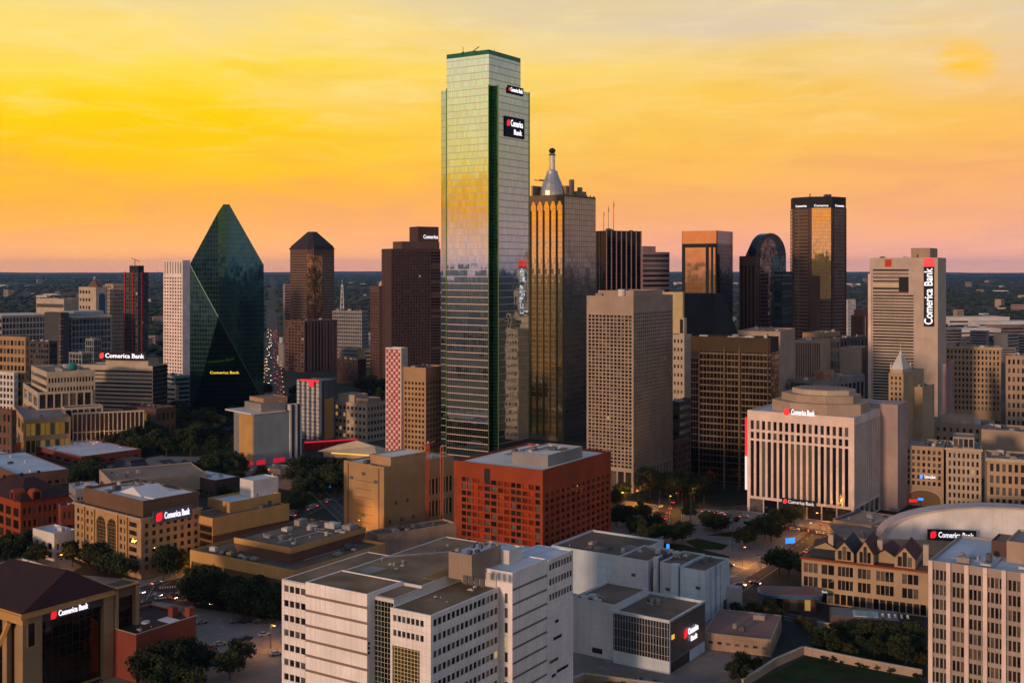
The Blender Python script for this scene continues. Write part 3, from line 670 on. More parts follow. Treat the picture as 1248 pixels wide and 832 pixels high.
# ---- faceted prism tower
def prism_tower():
    Y0 = 1010.0; e = empty('prism_tower', 'dark green faceted glass tower with a sharp sloping point', 'tower', (GX(276, Y0), Y0, 0), 0)
    def P(px, py, y): return (GX(px, y)-e.location.x, y-Y0, TZ(py, y))
    def g(px, y): p = P(px, 400, y); return (p[0], p[1], 0)
    LS, RS, N1, N2 = P(231.4, 322, Y0), P(321.5, 323, Y0+14), P(266, 258, Y0-8), P(266, 386, Y0-8)
    def onplane(px, py):   # the point at that column on the upright plane of the large facet
        x0, y0, x1, y1 = N1[0]+e.location.x, N1[1]+Y0, RS[0]+e.location.x, RS[1]+Y0; k = (px-624)/F; m = (y1-y0)/(x1-x0); y = (y0-m*x0)/(1-m*k); return P(px, py, y)
    AL, AR, RX = onplane(272.3, 249), onplane(279.5, 249), onplane(321.5, 489)
    LB, RB = g(231.4, Y0-3), (RS[0], RS[1], 0)
    bk = lambda p, d=38: (p[0]-d*.245, p[1]+d, p[2])
    def facet(name, pts, mat): return MB().raw(pts, [tuple(range(len(pts)))]).build(name, mat, e)
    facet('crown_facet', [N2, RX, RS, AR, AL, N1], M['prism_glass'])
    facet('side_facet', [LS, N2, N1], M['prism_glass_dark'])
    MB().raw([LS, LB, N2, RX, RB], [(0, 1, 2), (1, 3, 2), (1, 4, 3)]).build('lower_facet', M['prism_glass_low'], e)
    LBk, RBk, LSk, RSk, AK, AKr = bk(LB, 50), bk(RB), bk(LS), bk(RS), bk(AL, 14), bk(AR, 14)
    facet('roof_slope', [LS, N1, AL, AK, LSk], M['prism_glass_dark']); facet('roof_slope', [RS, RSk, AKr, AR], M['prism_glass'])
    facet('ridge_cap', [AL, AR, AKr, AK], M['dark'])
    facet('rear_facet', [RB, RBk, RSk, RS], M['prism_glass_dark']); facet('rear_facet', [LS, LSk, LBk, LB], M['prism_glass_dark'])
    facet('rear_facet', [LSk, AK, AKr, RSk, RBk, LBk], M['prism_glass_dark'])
    # dull metal strip along the long crease
    for p, q in ((LS, N2), (N2, RX)): MB().bar(p, q, .55, 4).build('crease_strip', M['teal_edge'], e)
    c = (GX(273, Y0-40)); 
    sign_at('yellow lit sign low on the dark prism tower', GX(273.5, Y0-24), Y0-24, TZ(454, Y0-24), 0, 2.2, text='Comerica Bank', emblem=None, glow='sign_yellow', width=25)
    return e
teq = NT('teal_edge'); M['teal_edge'] = teq.set(base=(.02, .06, .06), rough=.35, metal=.6)
prism_tower()
# ---- pale tower behind the prism
b = B('office_tower', 'white and pink sunlit tower with close rows of windows beside the dark prism', 'tower', 199, 222.5, 231.5, 317, Y=1190, a=38)
b.op('F', 'grid', 7, 33, .52, .50, u0=.8, z0=8, z1=b.h-17, mat=M['glass_brown']); b.op('F', 'fins', 7, 1, .35, z0=b.h-14, z1=b.h-1.5, mat=M['glass_pale'])
b.done(M['white_rose'], M['roof_white'], maxwin=100)
# ---- gold mirror tower with stepped crown and lantern spire
def gold():
    b = B('gold_tower', 'gold mirror glass tower with pointed arch top and silver spire', 'tower', 645, 687.5, 726, 237, Y=890, a=35)
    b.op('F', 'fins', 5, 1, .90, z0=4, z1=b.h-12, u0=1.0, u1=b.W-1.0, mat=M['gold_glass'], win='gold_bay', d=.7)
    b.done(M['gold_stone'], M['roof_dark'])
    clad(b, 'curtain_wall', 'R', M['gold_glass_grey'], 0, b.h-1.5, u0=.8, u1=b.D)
    # pointed arch heads
    cw = (b.W-2)/5
    for i in range(5):
        u0 = 1+i*cw+cw*.05; u1 = 1+(i+1)*cw-cw*.05; um = (u0+u1)/2; mb = MB(); zb, zt = b.h-12, b.h-5
        pr = [(u0, zb), (u1, zb), (u1, zb+2.5), (um+.8, zt), (um-.8, zt), (u0, zb+2.5)]
        v = [b.p('F', u, .12)+(z,) for u, z in pr]; mb.raw(v, [tuple(range(6))]); mb.build('arch_head', M['gold_glass'], b.e)
    for i in range(6):
        u = 1+i*cw; x, _ = b.p('F', min(max(u, .5), b.W-.5), 0); b.part('pier', MB().box(x-.24, x+.24, -.7, -.02, 3, b.h-7), M['gold_stone'])
    # crown
    z = b.h-.9; x0, x1 = -b.W*.98, -b.W*.22
    ly = b.D*.30; lx = b.xat(673, ly)
    b.block('crown_tier', -b.W+.6, lx-10.2, 2, b.D*.55, z, z+9, M['crown_stone'], M['roof_dark']); b.block('crown_tier', -b.W*.80, lx-10.4, 4, b.D*.50, z+9, z+14, M['crown_stone'], M['roof_dark'])
    b.block('crown_tier', lx-10.18, -3, b.D*.30+10.5, b.D*.8, z, z+5, M['crown_stone'], M['roof_dark'])
    cxp = GX(672, b.Y+14); # spire centre
    b.part('spire_cone', MB().lathe(lx, ly, [(10.0, z), (9.8, z+5), (9.0, z+7.5), (8.8, z+8), (7.8, z+11), (7.6, z+11.5), (6.3, z+14.5), (6.1, z+15), (4.7, z+18.5), (4.2, z+21)], 16), M['steel'])
    b.part('spire', MB().lathe(lx, ly, [(2.4, z+20), (2.9, z+21), (2.5, z+22), (2.3, z+33), (2.9, z+34), (2.0, z+35)], 14), M['silver'])
    b.part('spire_ball', MB().lathe(lx, ly, [(.4, z+34.6), (2.2, z+35.6), (2.8, z+37), (2.2, z+38.4), (.3, z+39.4)], 14), M['dark'])
    for k, (dx, dy, s, hh) in enumerate(((22, 12, 4, 9), (26, 16, 3, 14), (19, 20, 4, 7), (30, 22, 3, 8))):
        o = b.part('crown_fin', MB().box(lx+dx-14, lx+dx-14+s, ly+dy-10, ly+dy-10+s, z, z+hh), M['crown_stone'])
    for k in range(9):
        y = 2+k*(b.D-4)/8; b.part('parapet_post', MB().box(-.9, -.3, y-.5, y+.5, b.h, b.h+1.2), M['crown_stone'])
    return b
stone('gold_stone', (.16, .12, .07)); stone('crown_stone', (.32, .235, .16))
gold()
# ---- black tower with pale ribs and three masts
b = B('ribbed_tower', 'black tower with thin pale vertical ribs and three roof masts', 'tower', 726, 738, 782, 281, Y=1260, a=62)
b.done(M['dark'], M['roof_dark'])
clad(b, 'curtain_wall', 'F', M['black_glass']); clad(b, 'curtain_wall', 'R', M['black_glass'], u0=.3)
for i in range(8):
    u = 1+i*(b.D-2)/7; x, y = b.p('R', u, 0); b.part('rib', MB().box(.05, .9, y-.45, y+.45, 0, b.h+.3), M['mauve_stone'])
for i in range(2):
    u = 3+i*6; x, y = b.p('F', u, 0); b.part('rib', MB().box(x-.3, x+.3, -.7, -.05, 0, b.h), M['dark_grey'])
for dx, hh in ((-4, 22), (2, 28), (9, 34)):
    b.part('mast', MB().bar((-10, 8+dx, b.h-1), (-10, 8+dx, b.h+hh), .35, 5, .2).bar((-10, 8+dx, b.h+hh*.7), (-10, 9+dx, b.h+hh*.9), .25), M['steel_dark'])
b.units(5, 4, big=1.5)
# ---- banded tower behind it
b = B('banded_tower', 'mauve tower with dark horizontal window bands stepping down behind the ribbed tower', 'tower', 770, 783, 816, 307, Y=1380, a=60)
b.op('R', 'bands', 1, 22, 1, .5, z0=20, u0=.5, u1=b.D-.5, mat=M['glass_dark'], win='window_band'); b.done(M['mauve_stone'], M['roof_dark'])
b.block('penthouse', -b.W+1, -2, 2, b.D*.52, b.h-1, b.h+7, M['mauve_stone'], M['roof_dark'])
# ---- black tower with golden mirrored face, sloping black shoulder in front
b = B('black_tower', 'black slab tower with one mirrored face and a bright mirrored cap', 'tower', 831, 874, 893, 281, Y=1160, a=30)
b.done(M['dark'], M['roof_dark']); h = b.h
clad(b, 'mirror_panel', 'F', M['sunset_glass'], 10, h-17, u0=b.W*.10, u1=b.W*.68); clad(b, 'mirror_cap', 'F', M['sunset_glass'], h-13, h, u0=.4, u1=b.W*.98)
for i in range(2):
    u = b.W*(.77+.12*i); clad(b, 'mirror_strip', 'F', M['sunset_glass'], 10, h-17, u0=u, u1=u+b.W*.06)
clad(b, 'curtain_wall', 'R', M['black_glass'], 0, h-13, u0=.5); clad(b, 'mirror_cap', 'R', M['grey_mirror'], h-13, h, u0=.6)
b2 = B('sloped_block', 'black block with a steep sloping roof in front of the black mirrored tower', 'building', 826, 874, 900, 358, Y=1080, a=30)
hh = b2.h; zl = TZ(412, 1080)
pts = [(-b2.W, 0), (0, 0), (0, b2.D), (-b2.W, b2.D)]
b2.part('wall', MB().raw([(-b2.W, 0, 0), (0, 0, 0), (0, b2.D, 0), (-b2.W, b2.D, 0), (-b2.W, 0, zl+6), (0, 0, zl+6), (0, b2.D, zl), (-b2.W, b2.D, zl)],
    [(0, 3, 2, 1), (0, 1, 5, 4), (1, 2, 6, 5), (2, 3, 7, 6), (3, 0, 4, 7)]), M['dark'])
b2.part('roof', MB().raw([(-b2.W, 0, zl+6), (0, 0, zl+6), (0, b2.D, zl), (-b2.W, b2.D, zl), (-b2.W, 6, hh), (-b2.W*.12, 6, hh), (-b2.W*.12, b2.D*.5, hh), (-b2.W, b2.D*.5, hh)],
    [(0, 1, 5, 4), (1, 2, 6, 5), (2, 3, 7, 6), (4, 5, 6, 7), (3, 0, 4, 7)]), M['dark'])
# ---- round-topped tower
b = B('arched_tower', 'brown and teal tower with a rounded barrel top and stepped shoulder', 'tower', 901, 921, 958, 312, Y=1170, a=52)
for f in 'FR': pass
b.op('F', 'fins', 4, 1, .5, mat=M['glass_brown'], z0=6, z1=b.h-10, win='window_strip', d=.6)
b.done(M['brown_stone'], M['roof_dark'], par=.2); h = b.h; D_ = b.D
clad(b, 'curtain_wall', 'R', M['teal_glass'], 0, h, u0=D_*.52, u1=D_-1.5, d=.3); clad(b, 'curtain_wall', 'R', M['purple_glass'], 0, h+3, u0=D_*.12, u1=D_*.50, d=.5)
def arch(xa, xb, y0, y1, z, rise, mat, name, n=14, d0=0):
    mb = MB(); pr = [(y0+(y1-y0)*(.5-.5*cos(pi*i/n)), z+rise*sin(pi*i/n)) for i in range(n+1)]
    v = [(xa, y, q) for y, q in pr]+[(xb, y, q) for y, q in pr]; m = n+1
    mb.raw(v, [tuple(range(m))[::-1], tuple(range(m, 2*m))]+[(i, i+1, m+i+1, m+i) for i in range(n)]); return b.part(name, mb, mat)
rise = TZ(284, b.Y+14)-h
arch(-b.W*.45, -.0, 0, D_, h+.01, rise, M['dome_glass'], 'barrel_roof'); arch(-b.W*.45, .35, D_*.13, D_*.7, h+.03, rise*.78, M['purple_glass'], 'arch_window')
for i in range(5):
    xa, xb_ = -b.W*(.45+.11*(i+1)), -b.W*(.45+.11*i)-.02; arch(xa, xb_, D_*.01*(i+1), D_*(.99-.05*i), h-3.2*(i+1), rise*(.98-.05*i), M['brown_stone'], 'shoulder')
b.part('aircraft_light', MB().box(-.5, .6, D_-.9, D_-.1, h+2, h+3), M['sign_red'])
b = B('dark_slab', 'narrow dark teal block pressed against the round-topped tower', 'building', 943, 953, 966, 331, Y=1150, a=33)
b.op('F', 'bands', 1, 30, 1, .6, z0=4, u0=.4, u1=b.W-.4, mat=M['glass_teal'], win='window_band'); b.op('R', 'bands', 1, 30, 1, .6, z0=4, u0=.5, u1=b.D-.4, mat=M['glass_teal'], win='window_band'); b.done(M['dark'], M['roof_dark'])
# ---- tall octagonal tower
def octagon():
    Y0 = 1330; cx = GX(997, Y0+25); R_ = (1030-963)/2*(Y0+25)/F/cos(RAD(8)); h = TZ(240, Y0); a0 = 14
    e = empty('octagonal_tower', 'tall brown eight-sided tower with a shining gold strip and dark lettered crown', 'tower', (cx, Y0+25, 0), 0)
    P = [(R_*cos(RAD(a0+45*i)), R_*sin(RAD(a0+45*i))) for i in range(8)]; zc = h-13
    def face(i, z0, z1, name, mat, f0=0, f1=1, out=.0, th=.5):
        (xa, ya), (xb, yb) = P[i % 8], P[(i+1) % 8]; dx, dy = xb-xa, yb-ya; l = sqrt(dx*dx+dy*dy); nx, ny = dy/l, -dx/l
        A = (xa+dx*f0, ya+dy*f0); C_ = (xa+dx*f1, ya+dy*f1)
        q = [(A[0]+nx*out, A[1]+ny*out), (C_[0]+nx*out, C_[1]+ny*out), (C_[0]-nx*th, C_[1]-ny*th), (A[0]-nx*th, A[1]-ny*th)]
        return MB().prism(q, z0, z1).build(name, mat, e)
    MB().prism([(x*.985, y*.985) for x, y in P], 0, zc+4).build('wall', M['brown_stone'], e)
    MB().prism(P, zc, h).build('crown', M['dark'], e)
    MB().prism([(x*.9, y*.9) for x, y in P], h, h+.3).build('roof', M['roof_dark'], e)
    MB().box(2, 9, -R_*.75, -R_*.5, h, h+3).box(-12, -11, -8, -7, h, h+5).build('rooftop_unit', M['steel_dark'], e)
    # faces: find those turned to the camera
    order = sorted(range(8), key=lambda i: P[i][1]+P[(i+1) % 8][1])
    for i in range(8):
        (xa, ya), (xb, yb) = P[i], P[(i+1) % 8]
        if ya+yb > R_*.9: continue
        face(i, 0, zc, 'corner_pier', M['brown_stone'], -.02, .06, .5); 
        if i == order[0]:
            face(i, zc-105, zc, 'gold_strip', M['gold_glass'], .08, .94, .35); face(i, 0, zc-105.5, 'window_wall', M['octo_bands'], .08, .94, .30)
            face(i, 0, zc-78, 'dark_reflection', M['brown_stone'], .05, .45, 1.2)  # dark block standing in for a reflection low on the gold facet
        else: face(i, 0, zc, 'window_wall', M['octo_bands'], .10, .90, .25)
    mid = {i: ((P[i][0]+P[(i+1) % 8][0])/2, (P[i][1]+P[(i+1) % 8][1])/2) for i in range(8)}
    for i, lab in zip(order[:3], ('middle', 'second', 'third')):
        x, y = mid[i]; rz = atan2(y, x)+pi/2; x *= 1.015; y *= 1.015
        sign_at({'middle': 'small lit sign above the gold strip on the octagonal crown', 'second': 'lit sign on the shaded broad side of the octagonal crown', 'third': 'lit sign on the narrow outer side of the octagonal crown'}[lab],
                cx+x, Y0+25+y, zc+2.6, rz, 2.6, text='Comerica', emblem=None, width=16)
    return e
octagon()
# ---- beige bank tower with vertical sign
def bank_tower():
    b = B('bank_tower', 'beige tower with window bands, blank corner slab and a vertical lit sign', 'tower', 1060, 1143, 1153, 314, Y=930, a=30)
    W_, h = b.W, b.h; k = W_/(1143-1060); U = lambda px: (px-1060)*k
    b.op('F', 'bands', 1, 42, 1, .52, z0=10, z1=TZ(359, 930), u0=U(1064), u1=U(1114), mat=M['glass_dark'], win='window_band', d=.9)
    b.op('F', 'bands', 1, 7, 1, .5, z0=TZ(359, 930), z1=TZ(327, 930), u0=U(1064), u1=U(1108), mat=M['glass_dark'], win='window_band', d=.9)
    b.done(M['bank_cream'], M['roof_tan'])
    b.part('corner_pillar', MB().box(-W_-1.2, -W_+1.2, -1.0, 3, 0, TZ(334, 930)), M['white_pink'])
    b.block('penthouse', -U(1143-1110+1060), -U(1143-1133+1060), 3, b.D-2, h-.9, h+8.0, M['beige'], M['roof_dark'])
    b.part('penthouse_fin', MB().box(-U(1143-1134+1060), -U(1143-1132+1060)+.3, 2, b.D-4, h-.9, h+8), M['beige'])
    b.part('aerial', MB().bar((-U(1085), 3, h-1), (-U(1085), 3, h+3), .5), M['steel_dark']); b.units(4, 8)
    mb = MB(); b.fbox(mb, 'F', U(1096), U(1108), -.85, -.02, TZ(356, 930), TZ(338, 930)); b.part('recess_shade_panel', mb, M['dark'])  # dark panel standing in for the shade of a recess
    x = U(1083)
    mb = MB(); lx = -W_+x
    mb.box(lx-2.6, lx+2.6, -.4, -.05, TZ(325, 930), TZ(316, 930)).build('emblem', M['red_stone_lit'], b.e)
    # vertical sign: red block over black band with letters reading upwards
    ls = -W_+U(1132.5); wx, wy, _ = b.world(ls, -.6); zt, zb = TZ(325, 930), TZ(398, 930); cz = (zt+zb)/2
    e = empty('vertical_sign', 'tall vertical black sign with white letters on the beige tower', 'sign', (wx, wy, cz), -b.a)
    w = 4.0; MB().box(-w, w, 0, .45, zb-cz, zt-cz).build('sign_board', M['sign_back'], e); MB().box(-w, w, -.02, .5, zt-cz+.02, zt-cz+7).build('emblem', M['sign_red'], e)
    cu = bpy.data.curves.new('lettering', 'FONT'); cu.body = 'Comerica Bank'; cu.size = 9.0; cu.extrude = .12; cu.offset = .1; cu.align_x = 'CENTER'; cu.align_y = 'CENTER'; cu.materials.append(M['sign_white'])
    t = bpy.data.objects.new('lettering_text', cu); S.collection.objects.link(t); bpy.context.view_layer.update()
    me = bpy.data.meshes.new_from_object(t.evaluated_get(bpy.context.evaluated_depsgraph_get())); S.collection.objects.unlink(t); bpy.data.objects.remove(t)
    o = bpy.data.objects.new('lettering', me); link(o, e); bpy.context.view_layer.update(); o.scale = ((zt-zb)*.94/o.dimensions.x, 1, 1)
    o.location = (0, -.15, 0); o.rotation_euler = (mathutils.Matrix.Rotation(pi/2, 4, 'X') @ mathutils.Matrix.Rotation(pi/2, 4, 'Z')).to_euler()
    return b
bank_tower()
# ---- beige grid tower
b = B('grid_tower', 'beige concrete tower with a square window grid over a columned base', 'tower', 715, 772, 820, 361, yb=601, a=33)
zt, zb = b.h-(384-361)*b.Y/F, TZ(572, b.Y)
b.op('F', 'grid', 12, 42, .72, .68, u0=.9, u1=b.W-.9, z0=zb, z1=zt, mat=M['glass_dark'], d=.9)
b.op('R', 'grid', 19, 42, .66, .64, u0=1.0, u1=b.D-.9, z0=zb, z1=zt+1.5, mat=M['glass'], d=.9)
b.op('F', 'fins', 6, 1, .80, u0=.9, u1=b.W-.9, z0=.5, z1=zb-2, mat=M['glass_dark'], win='entrance_glass', d=.9); b.op('R', 'fins', 12, 1, .6, u0=1.0, u1=b.D-.9, z0=.5, z1=zb-2, mat=M['glass_dark'], win='entrance_glass', d=.9)
b.done(M['beige_panel'], M['roof_grey'])
b.block('penthouse', -b.W*.82, -2, 4, b.D*.8, b.h-1, b.h+3.2, M['beige'], M['roof_grey']); b.units(12, 5, big=1.2)
b.part('roof_tank', MB().cyl(-b.W*.3, 3.2, 2.2, b.h-1, b.h+4, 14), M['white'])
# ---- bronze glass slab
b = B('bronze_block', 'dark bronze glass office block with two pale vertical piers', 'building', 842, 939, 949, 412, Y=690, a=26)
b.done(M['dark'], M['roof_dark'])
clad(b, 'curtain_wall', 'F', M['bronze_glass'], 3, b.h-9, u0=b.W*.10); clad(b, 'curtain_wall', 'F', M['black_glass'], 3, b.h-14, u0=.2, u1=b.W*.095); clad(b, 'roof_screen', 'F', M['bronze_plain'], b.h-8.9, b.h, u0=.0, d=.15)
clad(b, 'curtain_wall', 'R', M['bronze_glass'], 3, b.h-9, u0=.5)
for u in (.43, .62): x, _ = b.p('F', b.W*u, 0); b.part('pier', MB().box(x-.55, x+.55, -.9, -.07, 0, b.h-6), M['tan_dark'])
for u in (.11, .97): x, _ = b.p('F', b.W*u, 0); b.part('pier', MB().box(x-.4, x+.4, -.8, -.16, 0, b.h-.2), M['brown'])
b.units(8, 6, big=1.4)
# ================================================================ second row, left half of the city
def simple(name, label, cat, xl, xc, xr, yt, yb=None, Y=None, a=33, wall='beige', roof='roof_tan', F_=None, R_=None, un=0, par=1.0, maxwin=100, big=1.0, done=True):
    b = B(name, label, cat, xl, xc, xr, yt, yb, Y, a)
    for f, o in (('F', F_), ('R', R_)):
        if not o: continue
        o = dict(o); kind = o.pop('k'); nc = o.pop('nc', 1); nr = o.pop('nr', 1); ww = o.pop('ww', .6); wh = o.pop('wh', .55); m = M[o.pop('m', 'glass')]
        b.op(f, kind, nc, nr, ww, wh, mat=m, **o)
    if done:
        b.done(M[wall], M[roof], par=par, maxwin=maxwin)
        if un: b.units(un, len(ALL_B), big=big)
    return b
gr = lambda nc, nr, ww=.6, wh=.55, **k: dict(k='grid', nc=nc, nr=nr, ww=ww, wh=wh, **k)
bd = lambda nr, wh=.5, **k: dict(k='bands', nc=1, nr=nr, wh=wh, win='window_band', **k)
fn = lambda nc, ww=.6, **k: dict(k='fins', nc=nc, ww=ww, win='window_strip', **k)
# brown octagonal-looking tower with pyramid roof
b = B('pyramid_tower', 'brown tower with chamfered corners and a dark truncated pyramid roof', 'tower', 350, 378, 411, 304, Y=1720, a=40)
W_, D_, h = b.W, b.D, b.h; c_ = 7
fp = [(-W_+c_, 0), (-c_, 0), (0, c_), (0, D_-c_), (-c_, D_), (-W_+c_, D_), (-W_, D_-c_), (-W_, c_)]
b.part('wall', MB().prism(fp, 0, h), M['brown_stone'])
ctr = (-W_/2, D_/2); top = TZ(282, b.Y+20)
b.part('pyramid_roof', MB().prism([(ctr[0]+(x-ctr[0])*.97, ctr[1]+(y-ctr[1])*.97) for x, y in fp], h, h+6).prism([(ctr[0]+(x-ctr[0])*.94, ctr[1]+(y-ctr[1])*.94) for x, y in fp], h+6.003, top,
       [(ctr[0]+(x-ctr[0])*.20, ctr[1]+(y-ctr[1])*.20) for x, y in fp]), M['dark_roof'])
for f, u0, u1, m in (('F', c_+2, W_-c_-1, 'octo_bands'), ('R', c_+1, D_*.45, 'bronze_mirror'), ('R', D_*.48, D_-c_-2, 'octo_bands')): clad(b, 'window_wall', f, M[m], 8, h-9, u0=u0, u1=u1, d=.35)
mb = MB(); mb.prism([(-c_-.1, -.5), (.5, c_+.1), (.1, c_+.5), (-c_-.5, -.1)], 8, h-7); b.part('window_wall', mb, M['bronze_mirror'])
for x, y in fp[:4]: b.part('corner_finial', MB().box(x-1, x+1, y-1, y+1, h, h+3), M['brown_stone'])
b = simple('ribbed_block', 'dark block with pale vertical ribs standing below the pyramid-roofed tower', 'building', 347, 371, 411, 391, Y=1480, a=45, wall='brown_stone', F_=gr(6, 16, .6, .5, m='glass_dark'), R_=fn(10, .62, m='glass_dark', d=.8), roof='roof_dark', un=5)
b = simple('slim_tower', 'slim pink tower with white balcony bands partly behind the pyramid-roofed tower', 'building', 345, 347, 362, 346, Y=1850, a=60, wall='mauve_stone', R_=bd(24, .5, m='glass_dark'), F_=None, roof='roof_dark')
# brown stepped tower
b = B('stepped_tower', 'broad brown tower with stepped top and a gridded lower wing', 'tower', 465, 477, 537, 303, Y=1310, a=58)
b.op('R', 'grid', 13, 44, .55, .5, u0=.8, u1=b.D*.78, z0=6, z1=b.h-3, mat=M['glass_brown'], d=.7); b.op('R', 'bands', 1, 44, 1, .5, u0=b.D*.80, u1=b.D-.6, z0=6, z1=b.h-3, mat=M['glass_dark'], win='window_band', d=.7)
b.done(M['brown'], M['roof_dark'], maxwin=100)
b.block('upper_tier', -b.W+1, -1, b.D*.22, b.D-1, b.h-.9, b.h+8.5, M['brown_stone'], M['roof_dark'])
b.block('upper_tier', -b.W+2, -2, b.D*.55, b.D-1.5, b.h+8.5, b.h+26, M['brown'], M['roof_dark'])
sign('white lit sign on the upper tier of the broad brown stepped tower', b, 'R', b.D*.80, b.h+14, 4.5, text='Comerica', emblem=None, glow='sign_white', d=-1.0, width=19)
w = b.sub(-b.W-22, -b.W+2, -4, b.D*.35, 0, TZ(349, 1310))
w.op('F', 'grid', 5, 30, .6, .55, z0=4, z1=w.h-7, mat=M['glass_brown']); w.done(M['brown_stone'], M['roof_dark'], wname='wing')
b.part('roof_dome', MB().lathe(-b.W-12, 8, [(5.5, w.h), (5.2, w.h+3), (3.6, w.h+5.6), (.4, w.h+6.8)], 16), M['beige_pale'])
# blue-grey block, lattice mast
b = simple('glass_block', 'blue-grey gridded glass block beneath the lattice mast on the skyline gap', 'building', 405, 441, 449, 379, Y=1650, a=25, wall='grey', F_=gr(16, 13, .7, .5, m='glass_blue'), R_=gr(5, 13, .7, .5, m='glass_blue'), roof='roof_grey', un=7, big=1.3)
e = empty('lattice_mast', 'thin lattice radio mast standing beyond the blue-grey block', 'mast', (GX(417, 2100), 2100, 0)); zt = TZ(347, 2100); mb = MB()
for sx, sy in ((-1, -1), (1, -1), (1, 1), (-1, 1)): mb.bar((sx*5, sy*5, 0), (sx*1.2, sy*1.2, zt), .6, 4)
for k in range(11):
    z0, z1 = zt*k/11, zt*(k+1)/11; r0, r1 = 5-3.8*k/11, 5-3.8*(k+1)/11
    for (ax, ay), (bx, by) in (((-1, -1), (1, -1)), ((1, -1), (1, 1)), ((1, 1), (-1, 1)), ((-1, 1), (-1, -1))): mb.bar((ax*r0, ay*r0, z0), (bx*r1, by*r1, z1), .4, 3)
mb.build('lattice', M['white_metal'], e); MB().bar((0, 0, zt-1), (0, 0, zt+9), .4).build('aerial', M['white_metal'], e)
simple('brown_block', 'small dark brown block squeezed under the blue-grey gridded block', 'building', 411, 436, 446, 438, Y=1330, a=30, wall='brown', F_=gr(8, 9, .5, .45, m='glass_dark'), R_=gr(4, 9, m='glass_dark'), roof='roof_dark', un=3)
# tower under construction with red and white panels
b = B('panelled_tower', 'narrow tower of red and white chequered panels beside a brown wing', 'tower', 470, 489, 497, 424, yb=566, a=30)
h = b.h; nr = 36; cols = 6
b.done(M['white'], M['roof_grey'])
for i in range(cols):
    ua = .5+i*(b.W-1)/cols; uw = (b.W-1)/cols-.25; mr = MB(); b.fbox(mr, 'F', ua, ua+uw, -.1, .06, 2, h-1); b.part('red_strip', mr, M['red_cladding'])
    for k in range(nr):
        if (k+i) % 2: continue
        z0 = 2.2+k*(h-3.4)/nr; mb = MB(); b.fbox(mb, 'F', ua+.1, ua+uw-.1, .07, .16, z0, z0+(h-3)/nr*.8); b.part('white_panel', mb, M['white'])
w = b.sub(.02, 19, 2, 26, 0, TZ(447, b.Y)); w.op('F', 'grid', 6, 15, .55, .5, z0=3, z1=w.h-9, mat=M['glass_brown']); w.op('R', 'grid', 6, 15, .55, .5, z0=3, z1=w.h-9, mat=M['glass_brown']); w.done(M['tan'], M['roof_dark'], wname='wing'); w.units(4, 77)
b.part('red_mast', MB().bar((2.5, -1.2, 0), (2.5, -1.2, h*.55), .35), M['red_paint'])
# ---- far left cluster
b = simple('construction_tower', 'dark residential tower under construction with red hoist strips and a roof crane', 'tower', 151, 168, 181, 332, Y=1500, a=40, wall='dark_grey', F_=gr(6, 26, .72, .6, m='glass_dark', z0=4), R_=gr(6, 24, .72, .6, m='glass', z0=4), roof='roof_dark')
for f, u in (('F', b.W*.06), ('F', b.W*.62), ('R', b.D*.30)):
    mb = MB(); b.fbox(mb, f, u, u+1.6, .02, .9, 0, b.h+1); b.part('hoist', mb, M['red_paint'])
b.block('core', -b.W*.75, -b.W*.1, 3, b.D*.7, b.h-1, b.h+9, M['dark'])
b.part('roof_crane', MB().bar((-b.W*.5, 6, b.h+8), (-b.W*.5, 6, b.h+17), .6).bar((-b.W*.75, 6, b.h+19), (-b.W*.15, 6, b.h+14), .5), M['crane_red'])
b = B('domed_block', 'beige block with a tall blue arched window and low brown pyramid roof', 'building', 96, 117, 131, 350, Y=1560, a=42)
b.op('F', 'grid', 4, 10, .6, .4, u1=b.W*.7, mat=M['glass_dark']); b.op('R', 'bands', 1, 4, 1, .3, z0=4, z1=b.h*.35, mat=M['glass_dark'], win='window_band'); b.done(M['beige_pale'], M['roof_tan'])
b.part('pyramid_roof', MB().prism([(-b.W*.7, 4), (-2, 4), (-2, b.D-4), (-b.W*.7, b.D-4)], b.h-.8, b.h+10, [(-b.W*.42, b.D*.42), (-b.W*.36, b.D*.42), (-b.W*.36, b.D*.5), (-b.W*.42, b.D*.5)]), M['brown_brick'])
b.part('dome_finial', MB().lathe(-b.W*.39, b.D*.46, [(1.6, b.h+10), (1.8, b.h+12), (.3, b.h+15)], 8), M['silver'])
mb = MB(); n = 12; u0, u1, z0, zs = b.D*.25, b.D*.78, b.h-36, b.h-12
pr = [(u0, z0), (u1, z0), (u1, zs)]+[((u0+u1)/2+(u1-u0)/2*cos(pi*i/n), zs+(u1-u0)*.42*sin(pi*i/n)) for i in range(1, n)]+[(u0, zs)]
k = len(pr); v = [b.p('R', u, .25)+(z,) for u, z in pr]+[b.p('R', u, -.2)+(z,) for u, z in pr]
mb.raw(v, [tuple(range(k)), tuple(range(2*k-1, k-1, -1))]+[(i, k+i, k+(i+1) % k, (i+1) % k) for i in range(k)]); b.part('arched_window', mb, M['arch_blue'])
simple('stone_block', 'low beige block behind the flat blue glass offices', 'building', 44, 78, 96, 364, Y=1640, a=30, wall='beige_pale', F_=bd(5, .3, m='glass_dark'), roof='roof_tan', un=5, big=1.4)
simple('apartment_slab', 'beige-brown slab between the domed block and the construction tower', 'building', 128, 138, 152, 346, Y=1620, a=50, wall='beige', F_=gr(4, 20, .5, .5, m='glass_dark'), R_=gr(6, 20, .5, .5, m='glass_dark'), roof='roof_tan', un=2)
b = simple('glass_office', 'blue glass office with white roof edge at the far edge of the skyline', 'building', -16, 2, 57, 385, Y=1500, a=50, wall='grey', R_=gr(13, 6, .8, .74, m='glass_blue', z0=22), roof='roof_white', un=5, F_=bd(7, .5, m='glass_dark'))
